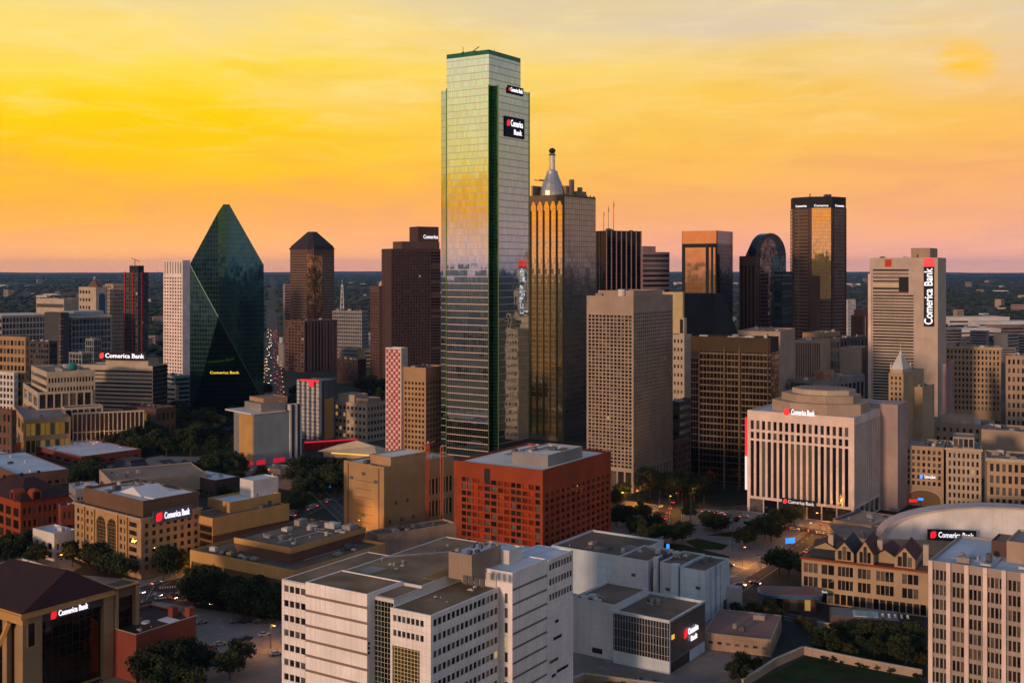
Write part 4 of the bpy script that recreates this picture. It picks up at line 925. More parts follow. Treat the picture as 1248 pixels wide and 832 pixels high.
b.part('roof_edge', MB().box(-b.W-.5, .8, -.5, b.D+.5, b.h, b.h+1.2), M['white'])
b = simple('glass_office', 'blue glass office with pale mullions beside the dark balcony stair tower', 'building', 70, 87, 136, 387, Y=1440, a=47, wall='grey', R_=gr(11, 8, .82, .8, m='glass_blue', z0=8), F_=bd(11, .55, m='glass_dark'), roof='roof_white')
b.part('roof_edge', MB().box(-b.W-.5, .8, -.5, b.D+.5, b.h, b.h+1.2), M['white']); b.block('upper_storey', -b.W+3, -2, 4, b.D*.82, b.h+1.2, b.h+7.5, M['blue_grey'], M['roof_white'])
b = simple('stair_tower', 'dark concrete slab with a striped stack of balconies at one edge', 'building', 54, 74, 84, 381, Y=1420, a=38, wall='dark_grey', roof='roof_dark')
for k in range(17):
    z = 4+k*(b.h-8)/17; b.part('balcony', MB().box(-1.5, 2.4, -1.6, 2.5, z, z+.9), M['mauve_stone'] if k % 3 else M['red_brick'])
b = simple('grid_block', 'tan gridded office block low at the far edge of the picture', 'building', -6, 31, 36, 411, yb=517, a=25, wall='tan', F_=gr(8, 10, .7, .6, m='glass_dark'), R_=gr(3, 10, m='glass_dark'), roof='roof_tan', un=6)
simple('dark_block', 'dark glass block between the tan gridded block and the striped balcony slab', 'building', 30, 60, 70, 416, Y=1120, a=25, wall='dark_grey', F_=gr(9, 11, .72, .6, m='glass_dark'), R_=gr(4, 11, .7, .6, m='glass_dark'), roof='roof_dark', un=4)
for i, (x0, xc, x1, y, Y0, lab) in enumerate(((84, 100, 112, 430, 1200, 'lower grey cube in front of the mullioned blue office'), (104, 114, 124, 413, 1260, 'taller grey glass cube in front of the mullioned blue office'))):
    simple('grey_cube', lab, 'building', x0, xc, x1, y, Y=Y0, a=40, wall='grey', F_=gr(4, 8, .8, .8, m='glass_teal'), R_=gr(4, 8, .8, .8, m='glass_teal'), roof='roof_grey', un=2)
# office with the long lit sign
b = B('banded_office', 'long pale office with window bands, blue glass end and a lit roof sign', 'building', 96, 186, 204, 446, yb=518, a=14)
h = b.h
b.op('F', 'bands', 1, 11, 1, .52, z0=9, z1=h-3.5, u0=.6, u1=b.W-.6, mat=M['glass'], win='window_band'); b.op('F', 'fins', 9, 1, .8, z0=.6, z1=8, mat=M['glass_yellow'], win='shopfront', u0=b.W*.35, u1=b.W-1)
b.done(M['beige_pale'], M['roof_grey']); clad(b, 'curtain_wall', 'R', M['blue_glass'], 8, h-.5, u0=.5)
b.block('upper_storey', -b.W*.66, -6, 3, b.D-4, h-.9, h+5.5, M['beige_pale'], M['roof_dark']); b.units(6, 9, z=h+5.0, x0=-b.W*.6, x1=-8, y0=5, y1=b.D-6)
sign('long lit roof sign on the pale banded office', b, 'F', b.W*.59, TZ(434.5, b.Y), 3.9, d=.3, board='sign_back', width=43)
# tan hotel
b = B('tan_office', 'tan block with rows of square windows and pink-lit banded side', 'building', 38, 57, 116, 453, yb=540, a=58)
b.op('F', 'bands', 1, 6, 1, .42, z0=14, z1=b.h-2.5, mat=M['glass_brown'], win='window_band'); b.op('R', 'grid', 15, 5, .6, .5, z0=15, z1=b.h-3.2, mat=M['glass_dark']); b.done(M['beige_pale'], M['roof_tan'])
b.units(7, 10, big=1.3); b.part('teal_tank', MB().lathe(-b.W*.3, b.D*.64, [(3.4, b.h-1), (3.6, b.h+2.6), (2.4, b.h+4), (.3, b.h+4.6)], 16), M['teal_paint'])
# tiered glass front, terrace, colonnade
b = B('tiered_building', 'tiered dark glass building with beige frames stepping down towards the trees', 'building', 28, 46, 113, 478, yb=541, a=60)
b.op('R', 'grid', 7, 3, .8, .85, z0=.8, z1=b.h-1, mat=M['glass_dark'], d=.8); b.op('F', 'grid', 3, 3, .7, .6, mat=M['glass_dark']); b.done(M['beige_pale'], M['roof_dark'])
w = b.sub(2, 16, b.D*.42, b.D*1.12, 0, b.h*.72); w.op('R', 'grid', 6, 2, .82, .85, z0=.6, z1=w.h-1, mat=M['glass_dark'], d=.8); w.op('F', 'grid', 2, 2, .8, .8, z0=.6, z1=w.h-1, mat=M['glass_dark']); w.done(M['beige_pale'], M['roof_dark'], wname='wing')
w = b.sub(16.02, 26, b.D*.62, b.D*1.3, 0, b.h*.5); w.op('R', 'grid', 6, 1, .84, .8, z0=.6, z1=w.h-1, mat=M['glass_dark'], d=.8); w.op('F', 'grid', 2, 1, .8, .8, z0=.6, z1=w.h-1, mat=M['glass_dark']); w.done(M['beige_pale'], M['roof_dark'], wname='wing')
simple('terrace_building', 'low terrace building with warm yellow light under its roof edge', 'building', 17, 30, 86, 511, yb=556, a=62, wall='tan', R_=gr(9, 2, .8, .7, m='glass_yellow', z0=.5), F_=gr(3, 2, .7, .6, m='glass_yellow'), roof='roof_grey', un=2)
b = B('colonnade', 'long open colonnade of pale posts in front of dark trees', 'colonnade', 85, 88, 176, 503, yb=548, a=70)
n = 17
for i in range(n):
    y = .6+i*(b.D-1.2)/(n-1); b.part('column', MB().box(-.9, -.1, y-.4, y+.4, 0, b.h-1.2), M['beige_pale'])
b.part('beam', MB().box(-1.2, .2, 0, b.D, b.h-1.2, b.h), M['beige_pale']); b.part('beam', MB().box(-.8, 0, 0, b.D, b.h*.45, b.h*.45+.7), M['beige_pale']); b.part('rear_wall', MB().box(-6, -5.6, 0, b.D, 0, b.h-.5), M['brown_brick'])
simple('brick_block', 'small red brick block at the edge beneath the tiered glass building', 'building', -8, 14, 20, 500, yb=562, a=35, wall='brown_brick', F_=gr(4, 4, .5, .6, m='glass_dark'), R_=gr(2, 4), roof='roof_tar', un=2)
simple('white_grid_block', 'small white block with square windows at the far edge', 'building', -10, 17, 22, 454, Y=980, a=28, wall='white', F_=gr(6, 8, .62, .6, m='glass_dark'), R_=gr(3, 8), roof='roof_tan', un=3)
simple('teal_block', 'dark teal glass block beside the small white gridded block', 'building', 20, 28, 40, 450, Y=1050, a=45, wall='dark_grey', F_=bd(9, .6, m='glass_teal'), R_=bd(9, .6, m='glass_teal'), roof='roof_dark')
simple('green_glass_block', 'low grey-green glass block at the foot of the prism tower', 'building', 200, 213, 232, 458, Y=1085, a=50, wall='blue_grey', F_=bd(7, .5, m='glass_teal'), R_=bd(7, .6, m='glass_teal'), roof='roof_grey', un=3)
simple('white_stack', 'small white banded block in front of the grey-green glass block', 'building', 200, 214, 218, 470, Y=1040, a=25, wall='white', F_=bd(6, .45, m='glass_dark'), roof='roof_white')
simple('brick_annex', 'low brick annex under the blue end of the banded office', 'building', 150, 190, 214, 498, yb=535, a=25, wall='brown_brick', F_=gr(8, 2, .6, .6, m='glass_yellow'), R_=gr(4, 2, m='glass_warm'), roof='roof_tar', un=3)
# ================================================================ middle ground, left half
# grey and tan museum-like block with canopy
b = B('canopy_building', 'grey box building with tan end, overhanging flat canopy and white fin panels', 'building', 285, 309, 352, 505, yb=568, a=48)
W_, D_, h = b.W, b.D, b.h
b.done(M['blue_grey'], M['roof_grey']); clad(b, 'end_panel', 'F', M['ochre'], 2, h-1, u0=W_*.28, u1=W_*.97, d=.3); clad(b, 'window_strip', 'F', M['glass_pale'], 2, h-2, u0=.3, u1=W_*.26, d=.15)
b.part('canopy', MB().box(-W_-8, 1.0, -2.5, D_*.9, h, h+.9), M['white']); b.block('penthouse', -W_*.9, -2, D_*.25, D_*.95, h+.9, h+6.5, M['grey'], M['roof_grey']); b.block('penthouse', -W_*1.1, -W_*.4, D_*.5, D_*1.2, h+.9, h+9, M['tan'], M['roof_tan'])
for i in range(4):
    y = D_+.4+i*2.4; b.part('fin_panel', MB().box(-6, 1.2-.15*i, y, y+1.2, 0, h+4.5), M['white'] if i % 2 == 0 else M['stripe_blue'])
    b.part('fin_panel', MB().box(-6, .9-.15*i, y+1.2, y+2.4, 0, h+4.4), M['stripe_blue'] if i % 2 == 0 else M['white'])
for y0, y1 in ((D_*.08, D_*.3), (D_*.55, D_*.85)): b.part('red_light_strip', MB().box(.1, 1.6, y0, y1, .8, 3.6), M['led_red'])
b.part('red_light_strip', MB().box(-W_*.9, -W_*.5, -1.2, -.1, .8, 3.2), M['led_red']); b.part('red_light_strip', MB().box(-W_*.3, -.2, -1.2, -.1, .8, 2.8), M['led_red'])
# striped slab
b = B('striped_slab', 'narrow slab striped in white, dark blue and grey with a tan end wall', 'building', 362, 392, 409, 464, yb=541, a=32)
h = b.h; W_ = b.W
b.done(M['stripe_wall'], M['roof_grey'])
for i in range(5):
    u0 = .2+i*(W_-.4)/5; mb = MB(); b.fbox(mb, 'F', u0, u0+(W_-.4)/5*.58, -.1, .45, 3, h-.2+i*.0); b.part('white_strip', mb, M['strip_grid'])
clad(b, 'end_panel', 'R', M['ochre'], 3, h-14, u0=b.D*.2, u1=b.D*.85, d=.25)
for i in range(2): clad(b, 'window_strip', 'R', M['glass_pale'], h-13, h-.8, u0=b.D*(.18+.37*i), u1=b.D*(.46+.37*i), d=.2)
b.part('red_parapet', MB().box(-W_*.85, -2, -.7, -.45, h-1.1, h+.5), M['led_red']); b.part('red_emblem', MB().box(-W_*.45, -W_*.27, -1.3, -.75, h-5, h-.2), M['led_red'])
# red-lit arcade at its foot
e0 = G(372, 545); b = B('arcade', 'low red-lit arcade of posts at the foot of the striped slab', 'arcade', 368, 372, 436, 540, yb=550, a=66)
for i in range(9): y = .4+i*(b.D-.8)/8; b.part('post', MB().box(-.5, .1, y-.25, y+.25, 0, b.h), M['red_paint'])
b.part('canopy', MB().box(-4, .4, 0, b.D, b.h, b.h+.7), M['led_red']); b.part('rear_wall', MB().box(-4, -3.7, 0, b.D, 0, b.h-.02), M['red_brick'])
# beige stepped hotel
b = simple('stepped_hotel', 'beige stepped building with balconies and many rooftop boxes behind the tent roof', 'building', 407, 447, 471, 492, yb=539, a=36, wall='beige_pale', F_=gr(8, 5, .6, .5, m='glass_warm'), R_=gr(6, 5, .6, .5, m='glass_dark'), roof='roof_tan', un=6)
b.block('upper_storey', -b.W*.95, -b.W*.45, 3, b.D*.8, b.h-1, b.h+5.5, M['beige_pale'], M['roof_tan']); b.block('upper_storey', -b.W*.38, -1, 2, b.D*.75, b.h-1, b.h+3.5, M['beige'], M['roof_tan'])
simple('beige_block', 'small beige cube at the corner below the stepped hotel', 'building', 432, 446, 474, 500, yb=534, a=60, wall='beige', R_=gr(6, 3, .6, .5, m='glass_dark'), F_=gr(3, 3), roof='roof_tan', un=2)
# tent roof
c = G(432, 556); e = empty('tent_hall', 'pale pointed tent roof glowing yellow at its rim', 'tent', (c[0], c[1], 0), RAD(-20))
MB().box(-20, 20, -9, 9, 0, 4).build('wall', M['beige_pale'], e)
MB().raw([(-24, -12, 4.2), (24, -12, 4.2), (24, 12, 4.2), (-24, 12, 4.2), (-13, 0, 8), (2, 0, 11.5), (16, 0, 8)], [(3, 2, 1, 0), (0, 1, 6, 5), (0, 5, 4), (1, 2, 6), (2, 3, 4, 5), (2, 5, 6), (3, 0, 4)]).build('tent_roof', M['tent'], e)
MB().box(-12, 18, -12.2, -12.0, 3.3, 4.1).build('light_strip', M['led_yellow'], e)
# tan box with dark wing
b = B('tan_box', 'tan brick box with a plain sunlit front beside the red cube', 'building', 419, 468, 553, 569, yb=654, a=42)
W_, D_, h = b.W, b.D, b.h
b.op('R', 'grid', 7, 2, .72, .7, u0=D_*.62, u1=D_-1, z0=3, z1=h*.75, mat=M['glass_dark']); b.done(M['tan_brick'], M['roof_bright'])
mb = MB()
for k in range(6): b.fbox(mb, 'F', W_*.30, W_*(.70+.05*(k % 2)), .01, .05, 5+k*4.2, 5.25+k*4.2)
b.part('weathered_course', mb, M['brown_brick'])
b.block('penthouse', -W_*.55, -W_*.05, D_*.12, D_*.62, h-1, h+4, M['tan'], M['roof_bright']); b.units(9, 12)
b.part('gantry', MB().bar((1, D_*.78, 0), (1, D_*.78, h+6), .3).bar((3, D_*.78, 0), (3, D_*.78, h+6), .3).bar((1, D_*.78, h+6), (3, D_*.78, h+6), .3), M['crane_red'])
for z in range(4, int(h)+6, 3): pass
for u in (.12, .88): x, _ = b.p('F', W_*u, 0); b.part('downpipe', MB().box(x-.15, x+.15, -.35, -.01, 0, h-1), M['brown_brick'])
for u, z in ((.2, 26), (.5, 29), (.8, 26), (.5, 8)): mb = MB(); b.fbox(mb, 'F', W_*u-1.4, W_*u+1.4, .01, .12, z, z+1.6); b.part('louvre_vent', mb, M['unit_dark'])
for k in range(5): mb = MB(); b.fbox(mb, 'R', 3+k*4, 4.6+k*4, .01, .12, 6+(k % 2)*9, 8+(k % 2)*9); b.part('louvre_vent', mb, M['unit_dark'])
# small red crane beside it
c = G(521, 652); zt = TZ(545, c[1]); e = empty('tower_crane', 'red lattice hoist tower in front of the tan brick box', 'crane', (c[0], c[1], 0), .4); mb = MB()
for sx in (-.8, .8):
    for sy in (-.8, .8): mb.bar((sx, sy, 0), (sx, sy, zt), .14, 4)
for k in range(int(zt/2)):
    for s in (-.8, .8): mb.bar((-.8, s, k*2), (.8, s, k*2+2), .09, 3).bar((s, .8, k*2), (s, -.8, k*2+2), .09, 3)
mb.build('mast', M['crane_red'], e); MB().bar((-5, 0, zt), (4, 0, zt+3), .3).box(-1, 1, -1, 1, zt-1, zt+1).build('jib', M['crane_red'], e)
# red cube
b = B('red_cube', 'deep red cube building with a gridded facade and white roof', 'building', 553, 661.5, 744.5, 573, yb=700, a=33)
W_, D_, h = b.W, b.D, b.h; zt = h-6.5
r = random.Random(11)
# front: column groups alternate between red with its glow put into the colour and black glazing
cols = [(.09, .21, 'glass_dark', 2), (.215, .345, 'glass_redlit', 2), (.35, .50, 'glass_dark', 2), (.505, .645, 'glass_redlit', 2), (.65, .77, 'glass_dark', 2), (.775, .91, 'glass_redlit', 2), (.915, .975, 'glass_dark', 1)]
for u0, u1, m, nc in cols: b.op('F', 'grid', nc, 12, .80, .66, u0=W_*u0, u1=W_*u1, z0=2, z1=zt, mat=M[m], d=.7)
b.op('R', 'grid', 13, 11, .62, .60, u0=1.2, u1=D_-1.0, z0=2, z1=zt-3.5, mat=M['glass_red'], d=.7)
b.done(M['red_stone'], M['roof_bright'], par=1.2, maxwin=100)
clad(b, 'vent_panel', 'F', M['dark'], h-9, h-2, u0=W_*.355, u1=W_*.42, d=.06)
o = b.block('penthouse', -W_*.52, -W_*.12, D_*.22, D_*.72, h-1.1, h+4.2, M['grey'], M['roof_bright']); b.units(8, 13, z=h+3.7, x0=-W_*.5, x1=-W_*.15, y0=D_*.25, y1=D_*.7, big=.5); b.units(3, 14, x0=-W_+2, x1=-W_*.55, y0=D_*.5, big=.7)
# ---- tan bank building with arched glass
b = B('arched_bank', 'tan bank building with tall arched windows, dark attic and a lit corner sign', 'building', 91, 172, 245, 632, yb=706, a=40)
W_, D_, h = b.W, b.D, b.h
for u0, u1, nc in ((.02, .16, 2), (.68, .80, 2), (.81, .955, 1)): b.op('F', 'grid', nc, 6, .5 if nc > 1 else .75, .58, u0=W_*u0, u1=W_*u1, z0=3, z1=h-1.6, mat=M['glass_dark'])
b.op('F', 'grid', 2, 6, .45, .58, u0=W_*.17, u1=W_*.31, z0=3, z1=h-1.6, mat=M['glass_dark'])
b.op('F', 'fins', 2, 1, .84, u0=W_*.33, u1=W_*.66, z0=6, z1=h-7, mat=M['glass_lattice'], win='tall_arched_window', d=.6)
b.op('R', 'grid', 8, 6, .52, .56, u0=1.0, u1=D_-.8, z0=3, z1=h-1.8, mat=M['glass_dark']); b.done(M['tan'], M['roof_tar'])
cw = W_*.33/2
for i in range(2):
    um = W_*.33+cw*(i+.5); rr = cw*.42; mb = MB(); n = 12; pr = [(um+rr*cos(pi*k/n), h-7+rr*sin(pi*k/n)) for k in range(n+1)]
    mb.raw([b.p('F', u, .1)+(z,) for u, z in pr], [tuple(range(n+1))]); mb.build('arch_head', M['glass_lattice'], b.e)
for u in (.16, .315, .665, .805): x, _ = b.p('F', W_*u, 0); b.part('pilaster', MB().box(x-.5, x+.5, -.7, -.02, 0, h+.4), M['ochre'])
for k in range(12):
    mb = MB(); z = 2.2+k*2.0
b.part('cornice', MB().box(-W_-.8, .8, -.8, -.01, h-.6, h+.25), M['beige']); b.part('cornice', MB().box(.01, .8, 0, D_+.3, h-.6, h+.25), M['beige'])
att = b.block('attic', -W_*.93, -2.5, 2.5, D_*1.02, h-.9, h+7.0, M['attic_brown'], M['roof_bright'], par=1.2)
b.part('roof_lantern', MB().raw([(-W_*.6, D_*.3, h+6), (-W_*.25, D_*.3, h+6), (-W_*.25, D_*.8, h+6), (-W_*.6, D_*.8, h+6), (-W_*.42, D_*.34, h+9.5), (-W_*.42, D_*.76, h+9.5)], [(3, 2, 1, 0), (0, 1, 4), (1, 2, 5, 4), (2, 3, 5), (3, 0, 4, 5)]), M['roof_white'])
b.part('white_skylight', MB().box(-W_*.22, -4, D_*.3, D_*.95, h+6, h+6.9), M['roof_white']); b.units(6, 15, z=h+5.9, x0=-W_*.9, x1=-W_*.62, y0=5)
sign('lit bank sign on a dark fascia along the tan arched bank building', b, 'R', D_*.50, TZ(627, b.Y+10), 3.0, d=.9, board='sign_grey', width=17)
# its brown glassed extension
b = B('brown_extension', 'dark brown office extension with tan parapet behind the tan arched bank', 'building', 223, 259.5, 351, 632, yb=694, a=40)
W_, D_, h = b.W, b.D, b.h
b.op('F', 'bands', 1, 5, 1, .72, z0=2, z1=h-3.5, mat=M['glass_brown'], win='window_band', d=.5); b.done(M['brown_brick'], M['roof_tar'])
mb = MB(); b.fbox(mb, 'F', -.3, W_+.3, .02, .5, h-3.2, h+.3); b.fbox(mb, 'R', -.5, D_+.3, .02, .5, h-7.5, h+.31); b.part('parapet_band', mb, M['ochre'])
b.units(3, 16); b.part('skylight', MB().box(-W_*.7, -W_*.4, D_*.5, D_*.85, h-.8, h+.6), M['glass_pale'])
q = b.sub(-W_-2, -W_*.35, D_*.35, D_*1.05, 0, h+4); 
q.done(M['ochre'], M['roof_bluewhite'], wname='upper_block'); q.units(2, 17)
b.block('white_penthouse', -W_*1.0, -W_*.55, D_*.75, D_*1.1, h+3, h+11, M['white'], M['roof_white'])
# tan podium building
b = B('podium_building', 'long low tan building with a raised upper block and roof machinery', 'building', 231.5, 358.5, 470, 695.5, yb=748, a=34)
W_, D_, h = b.W, b.D, b.h
b.op('F', 'fins', 3, 1, .965, z0=3.5, z1=h-4.6, u0=.6, u1=W_-1.5, mat=M['brown_glazed'], win='recessed_bay', d=.9); b.done(M['ochre'], M['roof_tar'], par=1.3)
c1 = b.loc(354.6, 667.7, h+4.8); x1, y0 = c1
x0 = b.loc(289, 654, h+4.8)[0]; y1 = b.loc(447, 642.7, h+4.8)[1]
q = b.sub(x0, x1, y0, y1, h-1.25, h+4.8); q.done(M['brown_brick'], M['roof_tar'], wname='upper_block', par=.8)
mb = MB(); q.fbox(mb, 'F', -.25, q.W+.25, .02, .3, q.h-2.2, q.h+.15); q.fbox(mb, 'R', -.3, q.D+.25, .02, .3, q.h-2.2, q.h+.16); mb.build('parapet_band', M['ochre'], q.wallobj)
b.units(16, 18, x0=-W_+3, x1=x0+(x1-x0)*.6, y0=3, y1=y0-3, big=.9, mats=('unit', 'unit_white', 'unit_dark', 'unit_yellow', 'blue_paint'))
q.units(9, 19, x0=-q.W+3, x1=-3, y0=4, y1=q.D*.7); q.units(7, 20, x0=-q.W+1, x1=-1, y0=q.D*.72, y1=q.D-2, big=1.8); b.units(3, 21, x0=x1+2, x1=-3, y0=y0+4, y1=D_-6)
simple('service_wing', 'low brown service wing with stained beige wall behind the white court building', 'building', 447, 462, 556, 652, yb=700, a=52, wall='beige_stained', roof='roof_tar', un=6)
# hip-roofed red brick building
b = B('brick_hall', 'red brick hall with a dark hip roof, arched dormers and tan glazed bay', 'building', -30, 25, 84, 611, yb=665, a=42)
W_, D_, h = b.W, b.D, b.h
b.op('F', 'grid', 6, 3, .7, .7, z0=1, z1=h-3, mat=M['glass_brown']); b.op('R', 'grid', 9, 3, .5, .5, z0=1, z1=h-2, mat=M['glass_dark']); b.done(M['red_stone'], None)
b.part('roof', MB().raw([(-W_-1, -1, h), (1, -1, h), (1, D_+1, h), (-W_-1, D_+1, h), (-W_*.62, D_*.35, h+8), (-W_*.35, D_*.42, h+8), (-W_*.35, D_*.62, h+8), (-W_*.62, D_*.62, h+8)], [(3, 2, 1, 0), (0, 1, 5, 4), (1, 2, 6, 5), (2, 3, 7, 6), (3, 0, 4, 7), (4, 5, 6, 7)]), M['roof_maroon'])
for f, u in (('F', W_*.84), ('R', D_*.33)):
    n = 10; mb = MB(); r0 = 2.4; pr = [(u-r0, h-1), (u+r0, h-1), (u+r0, h+2.5)]+[(u+r0*cos(pi*k/n), h+2.5+r0*sin(pi*k/n)) for k in range(1, n)]+[(u-r0, h+2.5)]
    k = len(pr); mb.raw([b.p(f, uu, .4)+(z,) for uu, z in pr]+[b.p(f, uu, -5)+(z,) for uu, z in pr], [tuple(range(k)), tuple(range(2*k-1, k-1, -1))]+[(i, k+i, k+(i+1) % k, (i+1) % k) for i in range(k)])
    o = mb.build('dormer', M['red_stone'], b.e); mb = MB(); b.fbox(mb, f, u-1.5, u+1.5, .42, .5, h, h+3.6); mb.build('window', M['glass_dark'], o)
for u in (.14, .5, .86):
    x, y = b.p('R', D_*u, 0); b.part('ridge_vent', MB().box(-W_*.5-.6, -W_*.5+.6, y-.6, y+.6, h+8, h+9.3), M['dark'])
sign('small dim lit sign low on the red brick hall', b, 'R', D_*.62, 4.0, 1.7, text='Comerica', emblem=None, glow='sign_dim', d=.9, width=15)
simple('red_gable_block', 'narrow red and tan block between the brick hall and the arched bank', 'building', 71, 74, 103, 616, yb=672, a=60, wall='red_brick', R_=gr(4, 3, .6, .5, m='glass_warm'), F_=None, roof='roof_tar', un=1)
simple('white_house', 'small white building with tall dark windows in front of the arched bank', 'building', 40, 66, 93, 650, yb=684, a=38, wall='white', F_=gr(3, 2, .62, .72, m='glass_dark', z0=.5, z1=8.3, u0=.5), R_=gr(4, 2, .6, .72, m='glass_dark', z0=.5, z1=8.3), roof='roof_white', un=1)
# low white-roofed halls
for (xl, xc, xr, yt, yb, wall, roof, lab, a) in (
    (35, 99, 172, 556, 568, 'red_brick', 'roof_white', 'long low red brick hall with a broad white roof among trees', 42),
    (-30, 20, 84, 578, 596, 'brown_brick', 'roof_bluewhite', 'low brown hall with a narrow blue-white roof at the picture edge', 50),
    (-40, 0, 52, 541, 552, 'red_brick', 'roof_grey', 'low red-walled pavilion with flat grey roof below the terrace building', 50),
    (-30, 2, 40, 561, 572, 'grey', 'roof_bright', 'pale roofed shed beside the low red pavilion', 50),
    (121, 135, 252, 586, 612, 'beige', 'roof_tan', 'broad low building with beige roof behind the arched bank', 62),
    (84, 92, 124, 596, 612, 'grey', 'roof_white', 'small white-roofed shed beside the broad beige-roofed building', 60),
    (222, 262, 292, 585, 606, 'brown', 'roof_white', 'low glazed building with cluttered white roof near the curved lawn', 40),
    (318, 342, 362, 572, 584, 'grey', 'roof_grey', 'small grey shed by the trees below the canopy building', 40)):
    b = simple('low_hall', lab, 'building', xl, xc, xr, yt, yb=yb, a=a, wall=wall, roof=roof, un=4 if 'white' in roof or 'tan' in roof else 2, F_=gr(6, 1, .6, .6, z0=.6, z1=3.4, m='glass_dark'), R_=gr(7, 1, .6, .6, z0=.6, z1=3.4, m='glass_dark'), par=.6)
# slate-blue truncated pyramid
c = G(160, 575); e = empty('slate_pavilion', 'slate-blue pavilion shaped like a truncated pyramid', 'pavilion', (c[0], c[1], 0), RAD(-35))
MB().prism([(-12, -9), (12, -9), (12, 9), (-12, 9)], 0, 8, [(-7, -5.5), (7, -5.5), (7, 5.5), (-7, 5.5)]).build('roof', M['roof_slate'], e); MB().box(-7.4, 7.4, -5.9, 5.9, 8.01, 9).build('cap', M['roof_dark'], e)
# ================================================================ right half of the city
simple('cream_slab', 'cream blank-walled slab rising behind the beige grid tower', 'building', 800, 832, 834, 356, Y=860, a=15, wall='cream', roof='roof_tan', un=4)
b = simple('cream_stack', 'narrow cream building with a slotted vent shaft beside the bronze block', 'building', 815, 834, 843, 408, Y=820, a=30, wall='beige_pale', F_=gr(4, 14, .5, .4, m='glass_dark'), roof='roof_tan', un=3)
b.part('vent_shaft', MB().box(-4.5, -.5, 1, 6, b.h-1, b.h+12), M['beige_pale']); b.part('vent_slot', MB().box(-3.7, -1.3, .9, .98, b.h+1, b.h+11), M['dark'])
simple('dark_lowrise', 'dark low block in the gap between the grid tower and the bronze block', 'building', 815, 828, 846, 490, Y=760, a=30, wall='dark_grey', F_=bd(8, .5, m='glass_dark'), R_=bd(8, .5, m='glass_teal'), roof='roof_grey', un=3)
simple('brick_lowrise', 'low brown brick block at street level beside the columned grid tower', 'building', 818, 826, 846, 538, Y=735, a=30, wall='brown_brick', F_=gr(2, 5, .5, .5, m='glass_dark'), R_=gr(5, 5, .5, .5, m='glass_dark'), roof='roof_tar')
simple('blank_block', 'beige block with blank walls behind the bronze office block', 'building', 899, 951, 969, 404, Y=800, a=25, wall='beige', roof='roof_tan', un=5)
simple('fin_block', 'beige-brown block with close vertical fins behind the blank beige block', 'building', 967, 1001, 1012, 416, Y=930, a=25, wall='beige', F_=fn(14, .5, m='glass_brown', u0=1.5), roof='roof_tan', un=3)
simple('blank_cube', 'plain tan cube without windows beside the finned beige-brown block', 'building', 1024, 1050, 1058, 424, Y=960, a=28, wall='beige_panel', roof='roof_tan', un=1)
simple('tan_lowrise', 'low tan flat-topped block at the foot of the octagonal tower', 'building', 978, 1004, 1024, 406, Y=1100, a=35, wall='tan', roof='roof_tan', un=4, F_=gr(6, 7, .5, .5), R_=gr(6, 7, .5, .5))
simple('glass_lowrise', 'dark glass block filling the gap behind the plain tan cube', 'building', 1008, 1024, 1062, 412, Y=1080, a=45, wall='dark_grey', R_=gr(9, 7, .7, .6, m='glass_teal'), F_=gr(4, 7, .7, .6, m='glass_teal'), roof='roof_grey', un=5)
simple('pale_tower', 'small pale gridded tower just beyond the octagonal tower', 'tower', 1028, 1033, 1043, 365, Y=1750, a=50, wall='white', R_=gr(8, 16, .6, .5, m='glass_pale'), roof='roof_white')
b = simple('ribbed_tower', 'short red-brown tower with vertical ribs and a stepped top', 'tower', 1037, 1052, 1061, 384, Y=1500, a=35, wall='rust_stone', F_=fn(7, .45, m='glass_brown', d=.7), R_=fn(5, .45, m='glass_brown', d=.7), roof='roof_tar')
b.block('upper_tier', -b.W*.8, -b.W*.1, 3, b.D-4, b.h-1, b.h+7, M['rust_stone'], M['roof_tar'])
b = simple('teal_glass_block', 'low teal glass block with red rooftop frames behind the pale ribbed bank', 'building', 962, 992, 1054, 464, Y=800, a=45, wall='grey', F_=gr(7, 5, .85, .85, m='glass_teal'), R_=gr(12, 3, .7, .6, m='glass_brown'), roof='roof_rust', un=9)
for k in range(6):
    x, y = -b.W*.8+k*4.5, 5+(k % 3)*6; b.part('roof_frame', MB().bar((x, y, b.h-1), (x, y, b.h+3.5), .25).bar((x+4, y, b.h-1), (x+4, y, b.h+3.5), .25).bar((x, y, b.h+3.4), (x+4, y, b.h+3.4), .3), M['crane_red'])
b.block('penthouse', -b.W*.6, -b.W*.25, b.D*.3, b.D*.5, b.h-1, b.h+5, M['tan'], M['roof_rust'])
# pale ribbed bank with stepped drums
b = B('ribbed_bank', 'pale ribbed bank block on columns with stepped octagonal drums on its roof', 'building', 910.8, 1041, 1073, 509, yb=640, a=34)
W_, D_, h = b.W, b.D, b.h; zb = 8.5
b.op('F', 'fins', 17, 1, .60, u0=1.2, u1=W_-2.4, z0=zb+.8, z1=h-16.5, mat=M['glass_dark'], win='window_strip', d=.9)
for z0, z1 in ((h-15.5, h-11.5), (h-10.5, h-5.2)): b.op('F', 'grid', 17, 1, .56, .92, u0=1.2, u1=W_-2.4, z0=z0, z1=z1, mat=M['glass_dark'], d=.9)
b.op('R', 'fins', 13, 1, .55, u0=1.6, u1=D_-1, z0=zb+.8, z1=h-4, mat=M['glass'], win='window_strip', d=.9)
for f in 'FR': b.op(f, 'fins', 7 if f == 'F' else 5, 1, .93, u0=1.2, u1=b.L(f)-1.2, z0=.4, z1=zb-.6, mat=M['glass_dark'], win='ground_floor_glass', d=2.5 if False else .9)
b.done(M['white_pink'], M['roof_bluewhite'])
def octo(cx, cy, rx, ry): return [(cx+rx*cos(RAD(22.5+45*i))*1.08, cy+ry*sin(RAD(22.5+45*i))*1.08) for i in range(8)]
z = h-.9
